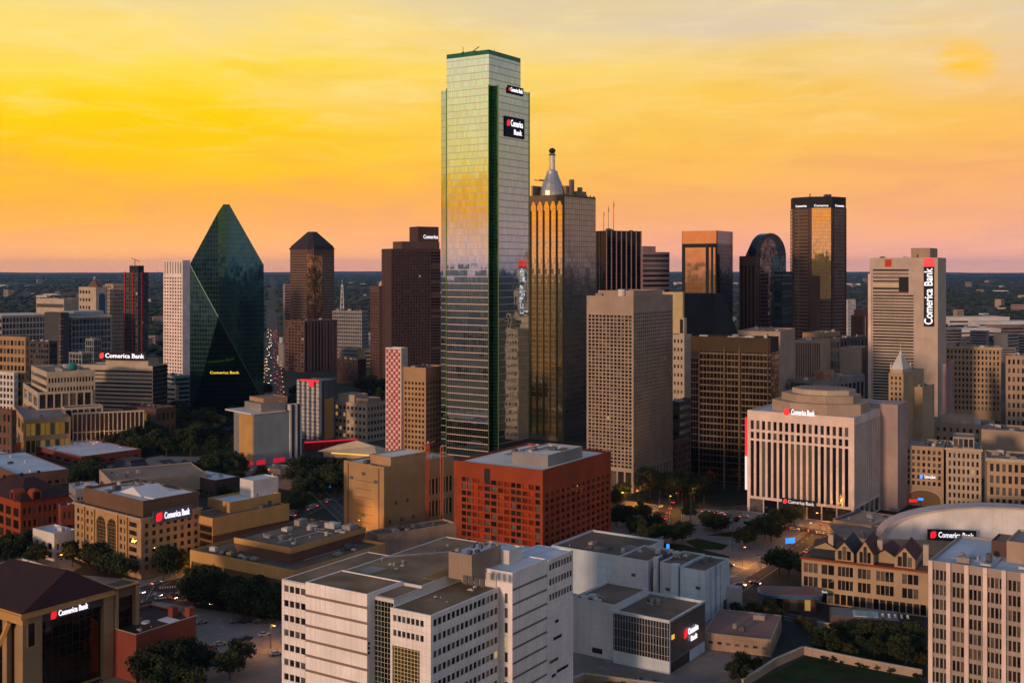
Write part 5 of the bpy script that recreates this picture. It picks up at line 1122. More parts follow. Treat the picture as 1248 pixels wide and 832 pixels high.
b.part('drum', MB().prism(octo(-W_*.44, D_*.5, W_*.42, D_*.42), z, z+6.2), M['beige']); b.part('drum', MB().prism(octo(-W_*.44, D_*.52, W_*.34, D_*.36), z+6.21, z+10.2), M['beige'])
b.part('drum', MB().prism(octo(-W_*.42, D_*.54, W_*.27, D_*.30), z+10.21, z+12.8), M['beige_pale']); b.part('roof', MB().prism(octo(-W_*.42, D_*.54, W_*.25, D_*.27), z+12.81, z+13.1), M['roof_tan'])
b.part('rear_wing', MB().box(-16, 9.5, D_+.02, D_+20, 0, h-1+TZ(497, b.Y+60)-TZ(505, b.Y+60)), M['mauve_pale'])
sign('lit bank sign above the ribs of the pale ribbed bank', b, 'F', W_*.50, TZ(504.5, b.Y+10), 3.0, d=.2, width=17)
sign('dimmer lit sign over the entrance of the pale ribbed bank', b, 'F', W_*.50, TZ(616, b.Y+8), 1.9, d=1.0, glow='sign_dim', width=17, board='sign_back')
x, y, _ = b.world(-W_-.6, 0); e = empty('vertical_sign', 'thin vertical red and white strip sign at the outer edge of the pale ribbed bank', 'sign', (x, y, 0), -b.a)
MB().box(-.5, .5, -.7, .2, h*.55, h*.93).build('red_strip', M['led_red'], e); MB().box(-.5, .5, -.7, .2, h*.22, h*.55-.02).build('white_strip', M['sign_dim'], e)
# slim tower with white pyramid
b = simple('spired_tower', 'slim tan tower with a white stepped pyramid top and finial', 'tower', 1083, 1101, 1126, 455, Y=790, a=36, wall='tan_pale', F_=gr(3, 15, .45, .55, m='glass_dark', z0=6), R_=None, roof='roof_tan', par=.5)
W_, D_, h = b.W, b.D, b.h; k = TZ(432, 790)
b.part('crown_block', MB().box(-W_+.8, -.8, .8, D_*.45, h, h+2.5), M['beige_pale'])
b.part('pyramid_roof', MB().prism([(-W_+1, 1), (-1, 1), (-1, D_*.44), (-W_+1, D_*.44)], h+2.51, k-1, [(-W_*.60, D_*.17), (-W_*.40, D_*.17), (-W_*.40, D_*.26), (-W_*.60, D_*.26)]), M['white'])
b.part('finial', MB().lathe(-W_*.5, D_*.21, [(1.2, k-1.2), (.9, k+1), (.25, k+1.6), (.15, k+7)], 8), M['white'])
for i in range(4):
    x, y = ((-W_+1.2, 1.2), (-1.2, 1.2), (-1.2, D_*.42), (-W_+1.2, D_*.42))[i]; b.part('corner_pinnacle', MB().prism([(x-.6, y-.6), (x+.6, y-.6), (x+.6, y+.6), (x-.6, y+.6)], h+2.5, h+6.5, [(x-.2, y-.2), (x+.2, y-.2), (x+.2, y+.2), (x-.2, y+.2)]), M['white'])
w = b.sub(-W_*.1, 6, D_*.5, D_*1.1, 0, h-11); w.done(M['tan_pale'], M['roof_dark'], wname='wing'); w.units(2, 31)
simple('white_annex', 'plain white slab between the pale ribbed bank and the slim pyramid tower', 'building', 1084, 1090, 1104, 512, Y=690, a=33, wall='grey_pale', roof='roof_white')
# big beige grid block, far right
b = simple('beige_hotel', 'wide beige block with a regular grid of dark windows at the right skyline', 'building', 1152, 1220, 1229, 424, Y=1010, a=22, wall='beige_warm', F_=gr(14, 11, .48, .6, m='glass_dark', z0=8), R_=gr(3, 11, .5, .55, m='glass_dark'), roof='roof_tan', un=8, big=1.5)
b.part('cornice', MB().box(-b.W-1, 1, -1, -.01, b.h-1.2, b.h+.4), M['beige_pale'])
simple('beige_annex', 'beige annex with tall arched bay at the far picture edge', 'building', 1226, 1262, 1275, 434, Y=960, a=22, wall='beige', F_=gr(6, 8, .5, .55, m='glass_dark'), roof='roof_tan', un=4)
# cluster of beige commercial blocks
b = simple('beige_commercial', 'beige building with a street arch and a small blue lit sign', 'building', 1102, 1150, 1160, 545, yb=618, a=24, wall='beige_warm', F_=gr(7, 6, .52, .62, m='glass_dark', z0=11), roof='roof_grey', un=6)
n = 12; W_ = b.W; mb = MB(); pr = [(W_*.08, .3), (W_*.92, .3), (W_*.92, 4)]+[(W_*.5+W_*.42*cos(pi*i/n), 4+4.8*sin(pi*i/n)) for i in range(1, n)]+[(W_*.08, 4)]
mb.raw([b.p('F', u, .06)+(z,) for u, z in pr], [tuple(range(len(pr)))]); o = mb.build('archway', M['glass_warm_plain'], b.e)
mb = MB(); n = 14
for i in range(n):
    t0, t1 = pi*i/n, pi*(i+1)/n; P = lambda t, r, q: b.p('F', W_*.5+W_*.42*r*cos(t), q)+(4+4.8*(r+(r-1)*1.0)*sin(t),)
    mb.raw([P(t0, 1, .5), P(t1, 1, .5), P(t1, 1.1, .5), P(t0, 1.1, .5), P(t0, 1, .0), P(t1, 1, .0), P(t1, 1.1, .0), P(t0, 1.1, .0)], [(0, 1, 2, 3), (3, 2, 6, 7), (1, 0, 4, 5)])
mb.build('arch_moulding', M['beige_pale'], b.e)
e = sign('small blue lit sign on the beige building with the street arch', b, 'F', W_*.60, TZ(582, b.Y), 1.7, text='Comerica Bank', d=.5, red='sign_blue', width=8.5)
b = simple('beige_commercial', 'beige building with six rows of windows next to the street arch', 'building', 1153, 1196, 1206, 548, yb=622, a=22, wall='beige_pale', F_=gr(7, 7, .48, .6, m='glass_dark'), R_=gr(3, 7, .5, .6, m='glass_dark'), roof='roof_grey', un=6)
b.block('glass_penthouse', -b.W*.8, -b.W*.2, 4, b.D*.7, b.h-1, b.h+6, M['beige'], M['roof_grey']); b.part('cornice', MB().box(-b.W-.8, .8, -.8, -.01, b.h-.9, b.h+.35), M['beige_pale'])
for i in range(4): b.part('penthouse_window', MB().box(-b.W*.78+i*b.W*.145, -b.W*.78+i*b.W*.145+b.W*.11, 3.85, 3.99, b.h+.5, b.h+5), M['glass_blue'])
b = simple('beige_commercial', 'beige building with paired tall windows at the picture edge', 'building', 1203, 1275, 1290, 562, yb=640, a=20, wall='beige_warm', F_=gr(9, 5, .55, .66, m='glass_dark'), roof='roof_tan', un=6)
b.part('cornice', MB().box(-b.W-.8, .8, -.9, -.01, b.h-1.4, b.h+.35), M['beige_pale'])
b = simple('warehouse_block', 'long flat beige block with rooftop clutter behind the beige commercial row', 'building', 1130, 1205, 1300, 518, Y=820, a=30, wall='beige', F_=gr(9, 3, .4, .4, m='glass_dark'), roof='roof_grey', un=14, big=1.3)
b.block('upper_storey', -b.W*.8, -b.W*.25, 5, b.D*.5, b.h-1, b.h+5, M['beige_pale'], M['roof_tan']); b.part('blue_tarpaulin', MB().box(-b.W*.2, -4, b.D*.3, b.D*.45, b.h-.8, b.h-.4), M['blue_paint'])
simple('tan_block', 'blank tan block rising behind the beige commercial row', 'building', 1196, 1262, 1300, 527, Y=720, a=30, wall='beige', roof='roof_grey', un=8)
simple('mauve_annex', 'narrow mauve block against the shaded side of the beige bank tower', 'building', 1149, 1153, 1163, 443, Y=900, a=33, wall='mauve_stone', roof='roof_tan')
# arena: flat roof and great arch with lit sign
c = G(1165, 668); b = B('arena_hall', 'low hall with a great white arched gable and tan flat roof', 'building', 1022, 1290, 1320, 662, yb=684, a=6)
W_, D_, h = b.W, b.D, b.h
b.done(M['beige'], M['roof_tan'], par=.8); b.units(5, 33, x0=-W_*.95, x1=-W_*.7, y1=D_*.6)
x0, x1 = b.loc(1075, 650, h)[0], b.loc(1330, 650, h)[0]; yv = 4; n = 24; ris = TZ(614, b.Y+12)-h
A = [((x0+x1)/2-(x1-x0)/2*cos(pi*i/n), h-.7+ris*sin(pi*i/n)**.9) for i in range(n+1)]
mb = MB(); v = [(x, yv, z) for x, z in A]+[(x, yv+9, z) for x, z in A]; m = n+1
mb.raw(v, [tuple(range(m))[::-1], tuple(range(m, 2*m))]+[(i, i+1, m+i+1, m+i) for i in range(n)]); o = mb.build('vault', M['arena_white'], b.e)
mb = MB(); Q = lambda i, k, y: ((A[i][0]-(x0+x1)/2)*k+(x0+x1)/2, y, (A[i][1]-h)*k+h)
for i in range(n): mb.raw([Q(i, 1, yv-1.5), Q(i+1, 1, yv-1.5), Q(i+1, 1.05, yv-1.5), Q(i, 1.05, yv-1.5), Q(i, 1, yv+9), Q(i+1, 1, yv+9), Q(i+1, 1.05, yv+9), Q(i, 1.05, yv+9)], [(0, 1, 2, 3), (3, 2, 6, 7), (1, 0, 4, 5)])
mb.build('arch_rim', M['arena_rim'], b.e)
x = b.xat(1160, -.6); wx, wy, _ = b.world(x, -.6)
sign_at('bright lit bank sign with red emblem below the great white arch', wx, wy, TZ(652, wy), -b.a-RAD(4), 2.6, board='sign_back', width=19)
b2 = simple('flat_roof_block', 'low block with long tan flat roof and blue roof edge beside the arena', 'building', 1015, 1062, 1172, 640, yb=662, a=42, wall='beige', roof='roof_sand', par=.8, un=5)
b2.part('blue_edge', MB().box(-b2.W, -b2.W+1.4, 0, b2.D, b2.h, b2.h+.5), M['blue_paint'])
# gabled market building
b = B('gabled_hall', 'tan hall with red roofs, gabled dormers and grouped windows', 'building', 977, 1131, 1200, 696, yb=752, a=27)
W_, D_, h = b.W, b.D, b.h
bays = [(.015, .135, 3), (.16, .27, 2), (.295, .42, 4), (.455, .56, 3), (.60, .74, 4), (.80, .93, 3)]
for u0, u1, nc in bays: b.op('F', 'grid', nc, 2, .86, .70, u0=W_*u0, u1=W_*u1, z0=5.6, z1=h-1.2, mat=M['glass_dark'], vb=.5)
b.op('F', 'fins', 16, 1, .82, u0=W_*.16, u1=W_-.5, z0=.5, z1=4.6, mat=M['glass_dark'], win='shopfront'); b.done(M['tan_pale'], M['roof_tar'], par=.4)
b.part('eaves', MB().box(-W_-.6, .6, -.9, -.01, h-.55, h+.2), M['red_stone'])
def gable(u0, u1, y0, y1, z0, zt, wall, roofm, win=True):
    x0, x1 = -W_+W_*u0, -W_+W_*u1; xm = (x0+x1)/2; zr = z0+(zt-z0)*.45
    o = MB().raw([(x0, y0, z0), (x1, y0, z0), (x1, y0, zr), (xm, y0, zt), (x0, y0, zr), (x0, y1, z0), (x1, y1, z0), (x1, y1, zr), (xm, y1, zt), (x0, y1, zr)],
        [(0, 1, 2, 3, 4), (9, 8, 7, 6, 5), (1, 6, 7, 2), (0, 4, 9, 5)]).build('gable', wall, b.e)
    MB().raw([(x0-.5, y0-.6, zr-.1), (xm, y0-.6, zt+.35), (xm, y1, zt+.35), (x0-.5, y1, zr-.1), (x1+.5, y0-.6, zr-.1), (x1+.5, y1, zr-.1)], [(0, 1, 2, 3), (1, 4, 5, 2)]).build('gable_roof', roofm, o)
    if win:
        for k in range(3):
            w = (x1-x0)*.2; xc = xm+(k-1)*w*1.2; MB().box(xc-w/2, xc+w/2, y0-.12, y0-.01, z0+.6, zr+(.8 if k != 1 else (zt-zr)*.6)).build('window', M['glass_dark'], o)
gable(.45, .58, -.2, 18, h, h+9, M['tan_pale'], M['roof_wine']); gable(.27, .42, 1, 20, h, h+7.5, M['tan_pale'], M['roof_dark']); gable(.74, .90, 1, 20, h, h+8, M['tan_pale'], M['roof_wine'])
gable(.56, .74, 6, 24, h, h+5, M['tan_pale'], M['roof_wine'], False)
gable(.05, .27, 8, 26, h, h+5, M['tan_pale'], M['roof_wine'], False)
b.part('roof_slope', MB().raw([(-W_*.95, 3, h+.1), (-W_*.58, 3, h+.1), (-W_*.58, 14, h+5), (-W_*.95, 14, h+5), (-W_*.58, 22, h+.1), (-W_*.95, 22, h+.1)], [(0, 1, 2, 3), (3, 2, 4, 5), (1, 4, 2), (0, 3, 5)]), M['roof_dark'])
for u in (.2, .6, .96): b.part('chimney', MB().box(-W_+W_*u-1, -W_+W_*u+1, 9, 11, h, h+8), M['beige_pale'])
b.units(7, 35, y0=22, y1=D_-2)
sign('tiny dim sign on a shopfront of the gabled hall', b, 'F', W_*.19, 4.9, .8, text='Bank', emblem=None, glow='sign_dim', d=.3)
# low pavilion with blue rim
b = B('rimmed_pavilion', 'low round-cornered pavilion with a blue roof rim and lit orange underside', 'building', 926, 1003, 1012, 727, yb=748, a=8)
W_, D_, h = b.W, b.D, b.h
def rr(x0, x1, y0, y1, r, n=5):
    P = []
    for cx, cy, a0 in ((x1-r, y1-r, 0), (x0+r, y1-r, 90), (x0+r, y0+r, 180), (x1-r, y0+r, 270)):
        P += [(cx+r*cos(RAD(a0+90*i/n)), cy+r*sin(RAD(a0+90*i/n))) for i in range(n+1)]
    return P
D_ = 13
b.part('wall', MB().prism(rr(-W_+2, -2, 2, D_-2, 2.5), 0, h-1.2), M['brown_brick']); b.part('blue_rim', MB().prism(rr(-W_-.5, .5, -.5, D_+.5, 5), h-1.2, h), M['blue_paint']); b.part('roof', MB().prism(rr(-W_+.6, -.6, .6, D_-.6, 4), h+.005, h+.2), M['roof_rust'])
for i in range(6): b.part('window', MB().box(-W_+4+i*(W_-8)/6, -W_+4+(i+.8)*(W_-8)/6, 1.85, 1.98, .6, h-2), M['glass_warm'])
# sunken pool terrace
b = B('pool_terrace', 'raised brown terrace with a small turquoise pool in front of the gabled hall', 'terrace', 1012, 1097, 1115, 757, yb=776, a=14)
W_, D_, h = b.W, 13, b.h
b.part('terrace_wall', MB().box(-W_, 0, 0, D_, 0, h), M['brown_stone']); b.part('terrace_paving', MB().box(-W_+.4, -.4, .4, D_-.4, h+.005, h+.12), M['paving'])
b.part('pool_rim', MB().box(-W_*.66, -W_*.30, 2.2, D_*.72, h+.13, h+.35), M['white']); b.part('pool_water', MB().box(-W_*.64, -W_*.32, 2.6, D_*.72-.4, h+.36, h+.39), M['pool'])
for k in range(5): b.part('sun_lounger', MB().box(-W_*.25+k*2.2, -W_*.25+k*2.2+.8, 3, 5, h+.3, h+.55).box(-W_*.25+k*2.2, -W_*.25+k*2.2+.8, 5, 5.5, h+.3, h+1.0), M['white'])
# rust-roofed car park
b = B('rust_roof_block', 'low stone block with a weathered rust-red roof beside the blue-grey theatre', 'building', 858, 940, 974, 779, yb=800, a=20)
b.op('F', 'grid', 7, 1, .5, .25, z0=1, z1=b.h-1.5, mat=M['glass_dark']); b.done(M['beige_stained'], M['roof_rust'], par=.4); b.units(3, 36)
# ---- right foreground tower
C0 = G(1132.5, 682, 55); a = RAD(34); Wd = 62
b = B('pier_tower', 'beige tower with full-height pale piers and paired dark windows at the bottom corner', 'tower', 1132, 1200, 1260, 690, Y=300, a=34, wd=Wd, dp=36, h=55)
b.C = (C0[0]+Wd*cos(a), C0[1]-Wd*sin(a)); b.e.location = (b.C[0], b.C[1], 0); b.Y = b.C[1]
b.op('F', 'grid', 56, 13, .72, .70, u0=.5, u1=Wd-.5, z0=1.5, z1=53.2, mat=M['glass_dark'], d=.6); b.done(M['spandrel_grey'], M['roof_bluewhite'], par=.9)
for i in range(14):
    u = .5+i*(Wd-1)/13; x, _ = b.p('F', u, 0); b.part('pier', MB().box(x-.55, x+.55, -.9, -.005, 0, 55.1), M['white_pink'])
b.block('penthouse', -Wd*.72, -Wd*.2, 13, 30, 54, 60, M['beige'], M['roof_grey']); b.block('penthouse', -Wd*.80, -Wd*.73, 18, 28, 54, 58.5, M['brown_stone'], M['roof_tan']); b.units(6, 37, x0=-Wd*.95, x1=-Wd*.74, y0=3, y1=17); b.units(6, 38, x0=-Wd*.7, x1=-3, y0=2, y1=12)
# ================================================================ foreground: white court building, blue-grey theatre, corner bank, walls
Z0 = 42.7
b = B('court_building', 'large white panelled court building with blank slabs, window bands and brown roofs', 'building', 343, 525, 700, 750, Y=304.8, a=33, wd=60, dp=66, h=Z0)
x, y = G(525, 750, Z0); b.C = (x, y); b.e.location = (x, y, 0)
fl = 4.25
xb = b.loc(477, 729, 45)[0]; xg = xb; xa1 = b.loc(450, 725.5, 45)[0]; xa0 = b.loc(373, 711, 45)[0]; xw0 = b.xat(343.5, 1.2)
# lower right block (front x from xb to 0)
q = b.sub(xb, 0, 0, 32.5, 0, Z0)
q.op('F', 'grid', 7, 2, .76, .42, u0=.8, u1=q.W-2.2, z0=Z0-8.6, z1=Z0-.6, mat=M['glass_dark'], vb=.5)
q.op('F', 'fins', 1, 1, .98, u0=.6, u1=q.W-3.6, z0=2, z1=Z0-10, mat=M['grid_yellow'], win='lattice_window', d=.6)
q.op('R', 'grid', 15, 10, .80, .46, u0=1.0, u1=q.D-.3, z0=Z0-1-10*4.15, z1=Z0-.5, mat=M['glass_dark'], vb=.62)
q.done(M['white_panel'], M['roof_tan2'], wname='east_wing', par=.35)
# glazed lattice bay between slab and block
g_ = b.sub(xa1+.02, xb-.02, 1.6, 14, 0, 44.6); g_.done(M['white'], M['roof_tan2'], wname='bay', par=.2)
mb = MB().box(-g_.W+.2, -.2, -.12, .05, 2, 43.4); o = mb.build('lattice_glazing', M['grid_glass'], g_.wallobj)
# blank slab with horizontal joints
s_ = b.sub(xa0, xa1, -1.6, 14, 0, 45.6); s_.done(M['white_slab2'], M['roof_tan2'], wname='slab', par=.4)
mb = MB()
for k in range(11): mb.box(-s_.W, .0, -.06, .02, 45.6-4.1-k*fl, 45.6-3.4-k*fl)
mb.build('joint_course', M['joint_grey'], s_.wallobj)
mb = MB()
for k in range(3): mb.box(.01, .06, .35, 1.1, 45.6-14-k*1.3, 45.6-13.2-k*1.3)
mb.build('vent', M['dark'], s_.wallobj)
# recessed left wing
w_ = b.sub(xw0, xa0-.02, 1.2, 40, 0, 44.0); w_.op('F', 'grid', 5, 10, .80, .44, u0=.7, u1=w_.W-.2, z0=44-.8-10*fl, z1=43.4, mat=M['glass_dark'], vb=.6); w_.done(M['white_panel'], M['roof_tan2'], wname='west_wing', par=.3)
# main roofs behind
m_ = b.sub(xa0+.02, xb-.03, 14.02, 66, 0, 45.3); m_.done(M['white'], M['roof_tan2'], wname='main_block', par=.4)
m2 = b.sub(xb+.01, -1.0, 32.55, 66, 0, 46.2); m2.done(M['white'], M['roof_white2'], wname='rear_block', par=.4)
# second slab on the right face
t_ = b.sub(-8, 4.4, 33, 52, 0, 47.4); t_.done(M['white_slab2'], M['roof_white2'], wname='slab', par=.4)
mb = MB()
for k in range(11): mb.box(-.02, .06, 0, t_.D, 47.4-5.3-k*fl, 47.4-4.65-k*fl)
mb.build('joint_course', M['joint_grey'], t_.wallobj)
for k in range(9): MB().box(-2.6, -1.6, -.06, .02, 47.4-9-k*fl, 47.4-6.2-k*fl).build('slot_window', M['glass_dark'], t_.wallobj)
v_ = b.sub(-8, 4.9, 52.02, 67, 0, 47.0); v_.op('R', 'grid', 8, 3, .80, .44, u0=.6, u1=v_.D-.4, z0=47-.6-3*4.5, z1=46.6, mat=M['glass_dark'], vb=.6); v_.done(M['white_panel'], M['roof_white2'], wname='north_wing', par=.4)
for u, z, l in ((4, 27, 2), (3, 22, 5), (.8, 15.5, 5), (2, 11, 2.5), (5, 11.6, 7)): MB().box(-.01, .06, u, u+l, z, z+.9).build('slot_window', M['glass_dark'], v_.wallobj)
# penthouse and roof clutter
pc = b.loc(575, 681, 51.5)
o = b.block('penthouse', pc[0]-8.2, pc[0], pc[1], pc[1]+15, 45.0, 52.6, M['penthouse_stone'], M['roof_white2'])
b.block('penthouse', pc[0]-9, pc[0]+3, pc[1]+15.02, pc[1]+22, 45.9, 51.2, M['white'], M['roof_white2'])
r = random.Random(5)
for k in range(5): b.part('roof_pipe', MB().bar((pc[0]-9-k*.9, pc[1]-6, 45.5), (pc[0]-10-k*.9, pc[1]+14, 45.5), .16), M['ochre'])
b.units(7, 41, z=52.1, x0=pc[0]-7.5, x1=pc[0]-.6, y0=pc[1]+.8, y1=pc[1]+14, big=.5); m_.units(7, 42, x0=-m_.W+2, x1=-9, y0=10, y1=48, big=.55); q.units(4, 43, y0=12, big=.55); m2.units(4, 44, x0=-10, y0=1, y1=6, big=.6)
b.part('roof_stain', MB().box(xa0+3, xa0+9, 16, 24, 44.96+.13, 44.96+.16), M['roof_grey'])
b.part('roof_rail', MB().bar((xa0+2, 30, 46.2), (xb-2, 60, 46.4), .28).bar((xa0+2, 30, 45), (xa0+2, 30, 46.2), .15).bar((xb-2, 60, 45), (xb-2, 60, 46.4), .15), M['silver'])
for k in range(4): b.part('slot_frame', MB().box(pc[0]+1.2+k*1.9, pc[0]+2.7+k*1.9, pc[1]-6, pc[1]-5.6, 46, 48.4), M['unit_dark'])
# low rim wall and lane at its foot
# ---- blue-grey theatre complex
b = B('theatre', 'blue-grey theatre complex of blank metal boxes with a glazed front corner', 'building', 747, 816, 859, 756.5, yb=822, a=34)
W_, D_, h = b.W, b.D, b.h
b.done(M['theatre_blue'], M['roof_tar'], par=1.0)
clad(b, 'glazed_front', 'F', M['rail_glass'], 4.5, h-.8, u0=.3, u1=W_-.1, d=.2); clad(b, 'dark_panel', 'R', M['theatre_panel'], 4.0, h-.6, u0=.6, u1=D_-.1, d=.15)
clad(b, 'entrance_glass', 'R', M['glass_dark'], .2, 3.8, u0=1.0, u1=D_*.55, d=.05)
b.part('parapet_cap', MB().box(-W_-.1, .25, -.3, .25, h, h+.25).box(-.25, .25, .26, D_+.1, h, h+.25), M['white_metal'])
b.part('lobby_lamp', MB().box(.16, .3, 1.2, 3.2, h-6.5, h-5.0), M['led_yellow'])
sign('two-line lit sign with red emblem on the dark theatre wall', b, 'R', D_*.56, h-7.0, 2.3, text='Comerica', text2='Bank', d=.4, width=11)
l0 = b.loc(702, 731, h+2); l1 = b.loc(747, 738, h+2)
b.block('grey_mass', -W_-17, -W_-.02, 1.5, D_*.95, 0, h+1.5, M['theatre_grey'], M['roof_tar'], par=.9); b.units(5, 45, z=h+.8, x0=-W_-15, x1=-W_-6, y0=3, y1=9, big=.8); b.units(3, 46, x0=-W_+2, x1=-W_*.5, y0=D_*.5)
b.part('door_panel', MB().box(-W_-9, -W_-5, 1.38, 1.49, 1.5, 3.2), M['dark'])
p0 = b.loc(859.5, 695.5, 19.5); pl = b.loc(828, 691, 19.5); 
# back row of boxes
X2, Y2 = p0; dep = 15
b.block('stage_box', pl[0], X2, Y2, Y2+dep+8, 0, 19.5, M['theatre_blue'], M['roof_tar'], par=.8)
xs = pl[0]
b.block('stage_box', xs-9.5, xs-.02, Y2+1.6, Y2+dep+8, 0, 19.8, M['theatre_grey'], M['roof_tar'], par=.8); b.block('stage_box', xs-3.5, xs-.6, Y2-.9, Y2+1.55, 0, 20.4, M['theatre_blue'])
b.part('riser', MB().cyl(xs-11, Y2+1.2, 1.1, 0, 21.5, 14), M['white_metal']); b.part('gap_wall', MB().box(xs-13.5, xs-9.55, Y2+5, Y2+20, 0, 19), M['dark_grey'])
b.block('stage_box', xs-27, xs-13.55, Y2-.5, Y2+dep+7, 0, 20.0, M['theatre_grey'], M['roof_tar'], par=.8)
b.block('rear_hall', xs-62, xs-27.02, Y2+5.5, Y2+40, 0, 18.5, M['theatre_blue'], M['roof_tar'], par=1.0)
b.units(9, 47, z=19.1, x0=xs-26, x1=X2-2, y0=Y2+9, y1=Y2+21, big=.8); b.units(4, 48, z=17.6, x0=xs-60, x1=xs-30, y0=Y2+8, y1=Y2+36)
b.part('side_wall', MB().box(X2+.02, X2+5, Y2+20, Y2+24, 0, 9), M['grey_pale'])
for x, z in ((X2-3, 12), (X2-8, 5), (xs-6, 9), (xs-20, 13), (xs-24, 6)):
    yy = Y2 if x > xs else (Y2+1.6 if x > xs-9.5 else Y2-.5); b.part('louvre_vent', MB().box(x-.9, x+.9, yy-.1, yy-.01, z, z+1.2), M['unit_dark'])
for y in (Y2+5, Y2+14): b.part('downpipe', MB().bar((X2+.2, y, 0), (X2+.2, y, 19), .14), M['unit_white'])
b.part('fire_ladder', MB().bar((X2+.25, Y2+9, 1), (X2+.25, Y2+9, 20), .06).bar((X2+.25, Y2+9.6, 1), (X2+.25, Y2+9.6, 20), .06).box(X2+.2, X2+.3, Y2+9, Y2+9.6, 19.9, 20.0), M['steel_dark'])
b.part('loading_door', MB().box(X2+.01, X2+.12, Y2+17, Y2+21, 0, 4.2), M['unit_dark'])
# ---- corner bank, bottom left
z = 30.0
b = B('corner_bank', 'tan corner bank with dark hip roof, brick piers and a signed glass wall', 'building', -120, 26, 134, 741, Y=360, a=35, wd=46, dp=35, h=z)
cx, cy_ = G(28, 742, z); b.C = (cx, cy_); b.e.location = (cx, cy_, 0); W_, D_ = 46, b.D
D_ = b.loc(134, 712, z)[1]; b.D = D_
b.part('wall', MB().box(-W_+1.5, -1.5, 1.5, D_-1.5, 0, z-3.2), M['bank_stone'])
clad(b, 'glass_wall', 'R', M['reflect_dark'], 1.0, z-3.3, u0=7, u1=D_-4, d=-1.2, th=1.6); clad(b, 'glass_wall', 'F', M['reflect_dark'], 1.0, z-6, u0=2, u1=W_-7, d=-1.2, th=1.6)
def pier(x0, x1, y0, y1, zt):
    o = b.part('brick_pier', MB().box(x0, x1, y0, y1, 0, zt), M['bank_stone']); return o
o = pier(-3.2, .2, -.2, 6.4, z-2.8); MB().box(.21, .26, 1.6, 3.8, z-12, z-5).build('slot_window', M['glass_dark'], o); MB().box(.205, .35, 1.2, 1.58, z-12.4, z-4.6).box(.205, .35, 3.82, 4.2, z-12.4, z-4.6).build('window_frame', M['ochre'], o)
o = pier(-3, .3, D_-3.8, D_, z-1.6); MB().box(-1.9, -.9, D_-3.86, D_-3.81, z-7, z-5).build('slot_window', M['glass_dark'], o)
for u in (.45, .80): x, _ = b.p('F', W_*u, 0); b.part('brick_pier', MB().box(x-1.2, x+1.2, -.5, 1.6, 0, z-5), M['bank_stone'])
b.part('arch_brace', MB().bar((-6.5, -.6, z-5), (-9, -.6, z-9), .9).bar((-9, -.6, z-9), (-12, -.6, z-13), .9), M['ochre'])
b.part('beam', MB().box(-W_, .25, -.3, 1.5, z-5, z-2.9), M['ochre'])
b.part('fascia', MB().box(-1.4, .15, 6.42, D_-3.82, z-5.6, z-2.9), M['sign_grey2'])
b.part('eaves', MB().box(-W_-1.5, 1.6, -1.6, D_-.2, z-2.8, z-1.7).box(-W_-1.2, 1.2, -1.2, D_-.5, z-1.69, z-1.0), M['ochre'])
b.part('roof', MB().raw([(-W_-1.4, -1.5, z-.99), (1.5, -1.5, z-.99), (1.5, D_-.3, z-.99), (-W_-1.4, D_-.3, z-.99), (-W_*.75, D_*.55, z+6.8), (-7, D_*.62, z+6.8)], [(3, 2, 1, 0), (0, 1, 5, 4), (1, 2, 5), (2, 3, 4, 5), (3, 0, 4)]), M['roof_maroon'])
for u in (.38, .62): b.part('eaves_light', MB().box(.9, 1.3, D_*u-.8, D_*u+.8, z-2.0, z-1.2), M['beige_pale'])
# open pier frame beyond
y0 = D_+.3
b.part('frame_roof', MB().box(-7, 1.5, y0, y0+9, z-1.6, z-1.2), M['roof_dark']); b.part('frame_rim', MB().box(-7, 1.5, y0, y0+.5, z-1.19, z-.6).box(-7, 1.5, y0+8.5, y0+9, z-1.19, z-.6).box(1.0, 1.5, y0+.5, y0+8.5, z-1.19, z-.6), M['ochre']); b.part('brick_pier', MB().box(-7, 1.2, y0, y0+1.0, 0, z-1.62), M['bank_stone']); b.part('brick_pier', MB().box(-1.6, 1.4, y0+7.6, y0+9, 0, z-1.62), M['bank_stone'])
b.part('glass_wall', MB().box(-1.2, -.6, y0+1.02, y0+7.58, 1, z-4.5), M['reflect_dark']); b.part('beam', MB().box(-1.2, .9, y0+1.02, y0+7.58, z-4.48, z-1.62), M['brown_brick'])
sign('lit bank sign on the glass wall of the hip-roofed corner bank', b, 'R', D_*.49, z-4.2, 1.9, d=.35, width=13.2)
# ---- low red brick block beside it
b = B('brick_lowrise', 'low red brick block with stepped parapet, white roof patch and round vent', 'building', 148, 166, 239, 773, yb=832, a=34, wd=24)
W_, D_, h = b.W, b.D, b.h
b.done(M['red_brick'], M['roof_maroon'], par=.8); b.part('roof_patch', MB().box(-9, -2.0, D_*.62, D_*.80, h-.66, h-.6), M['roof_white']); b.part('round_vent', MB().cyl(-9.5, D_*.45, 1.5, h-.67, h-.1, 18), M['unit_white'])
b.part('parapet_cap', MB().box(-W_-.1, .12, -.12, .3, h, h+.15).box(-.3, .12, .3, D_+.1, h, h+.15), M['beige_pale'])
for y in (.86, .985): b.part('corner_turret', MB().box(-4 if y > .9 else -9, -1.6 if y > .9 else -6.6, D_*y-1.2, D_*y+1.2, h-.8, h+2.6), M['red_brick'])
b.units(4, 51, y1=D_*.6, big=.6)
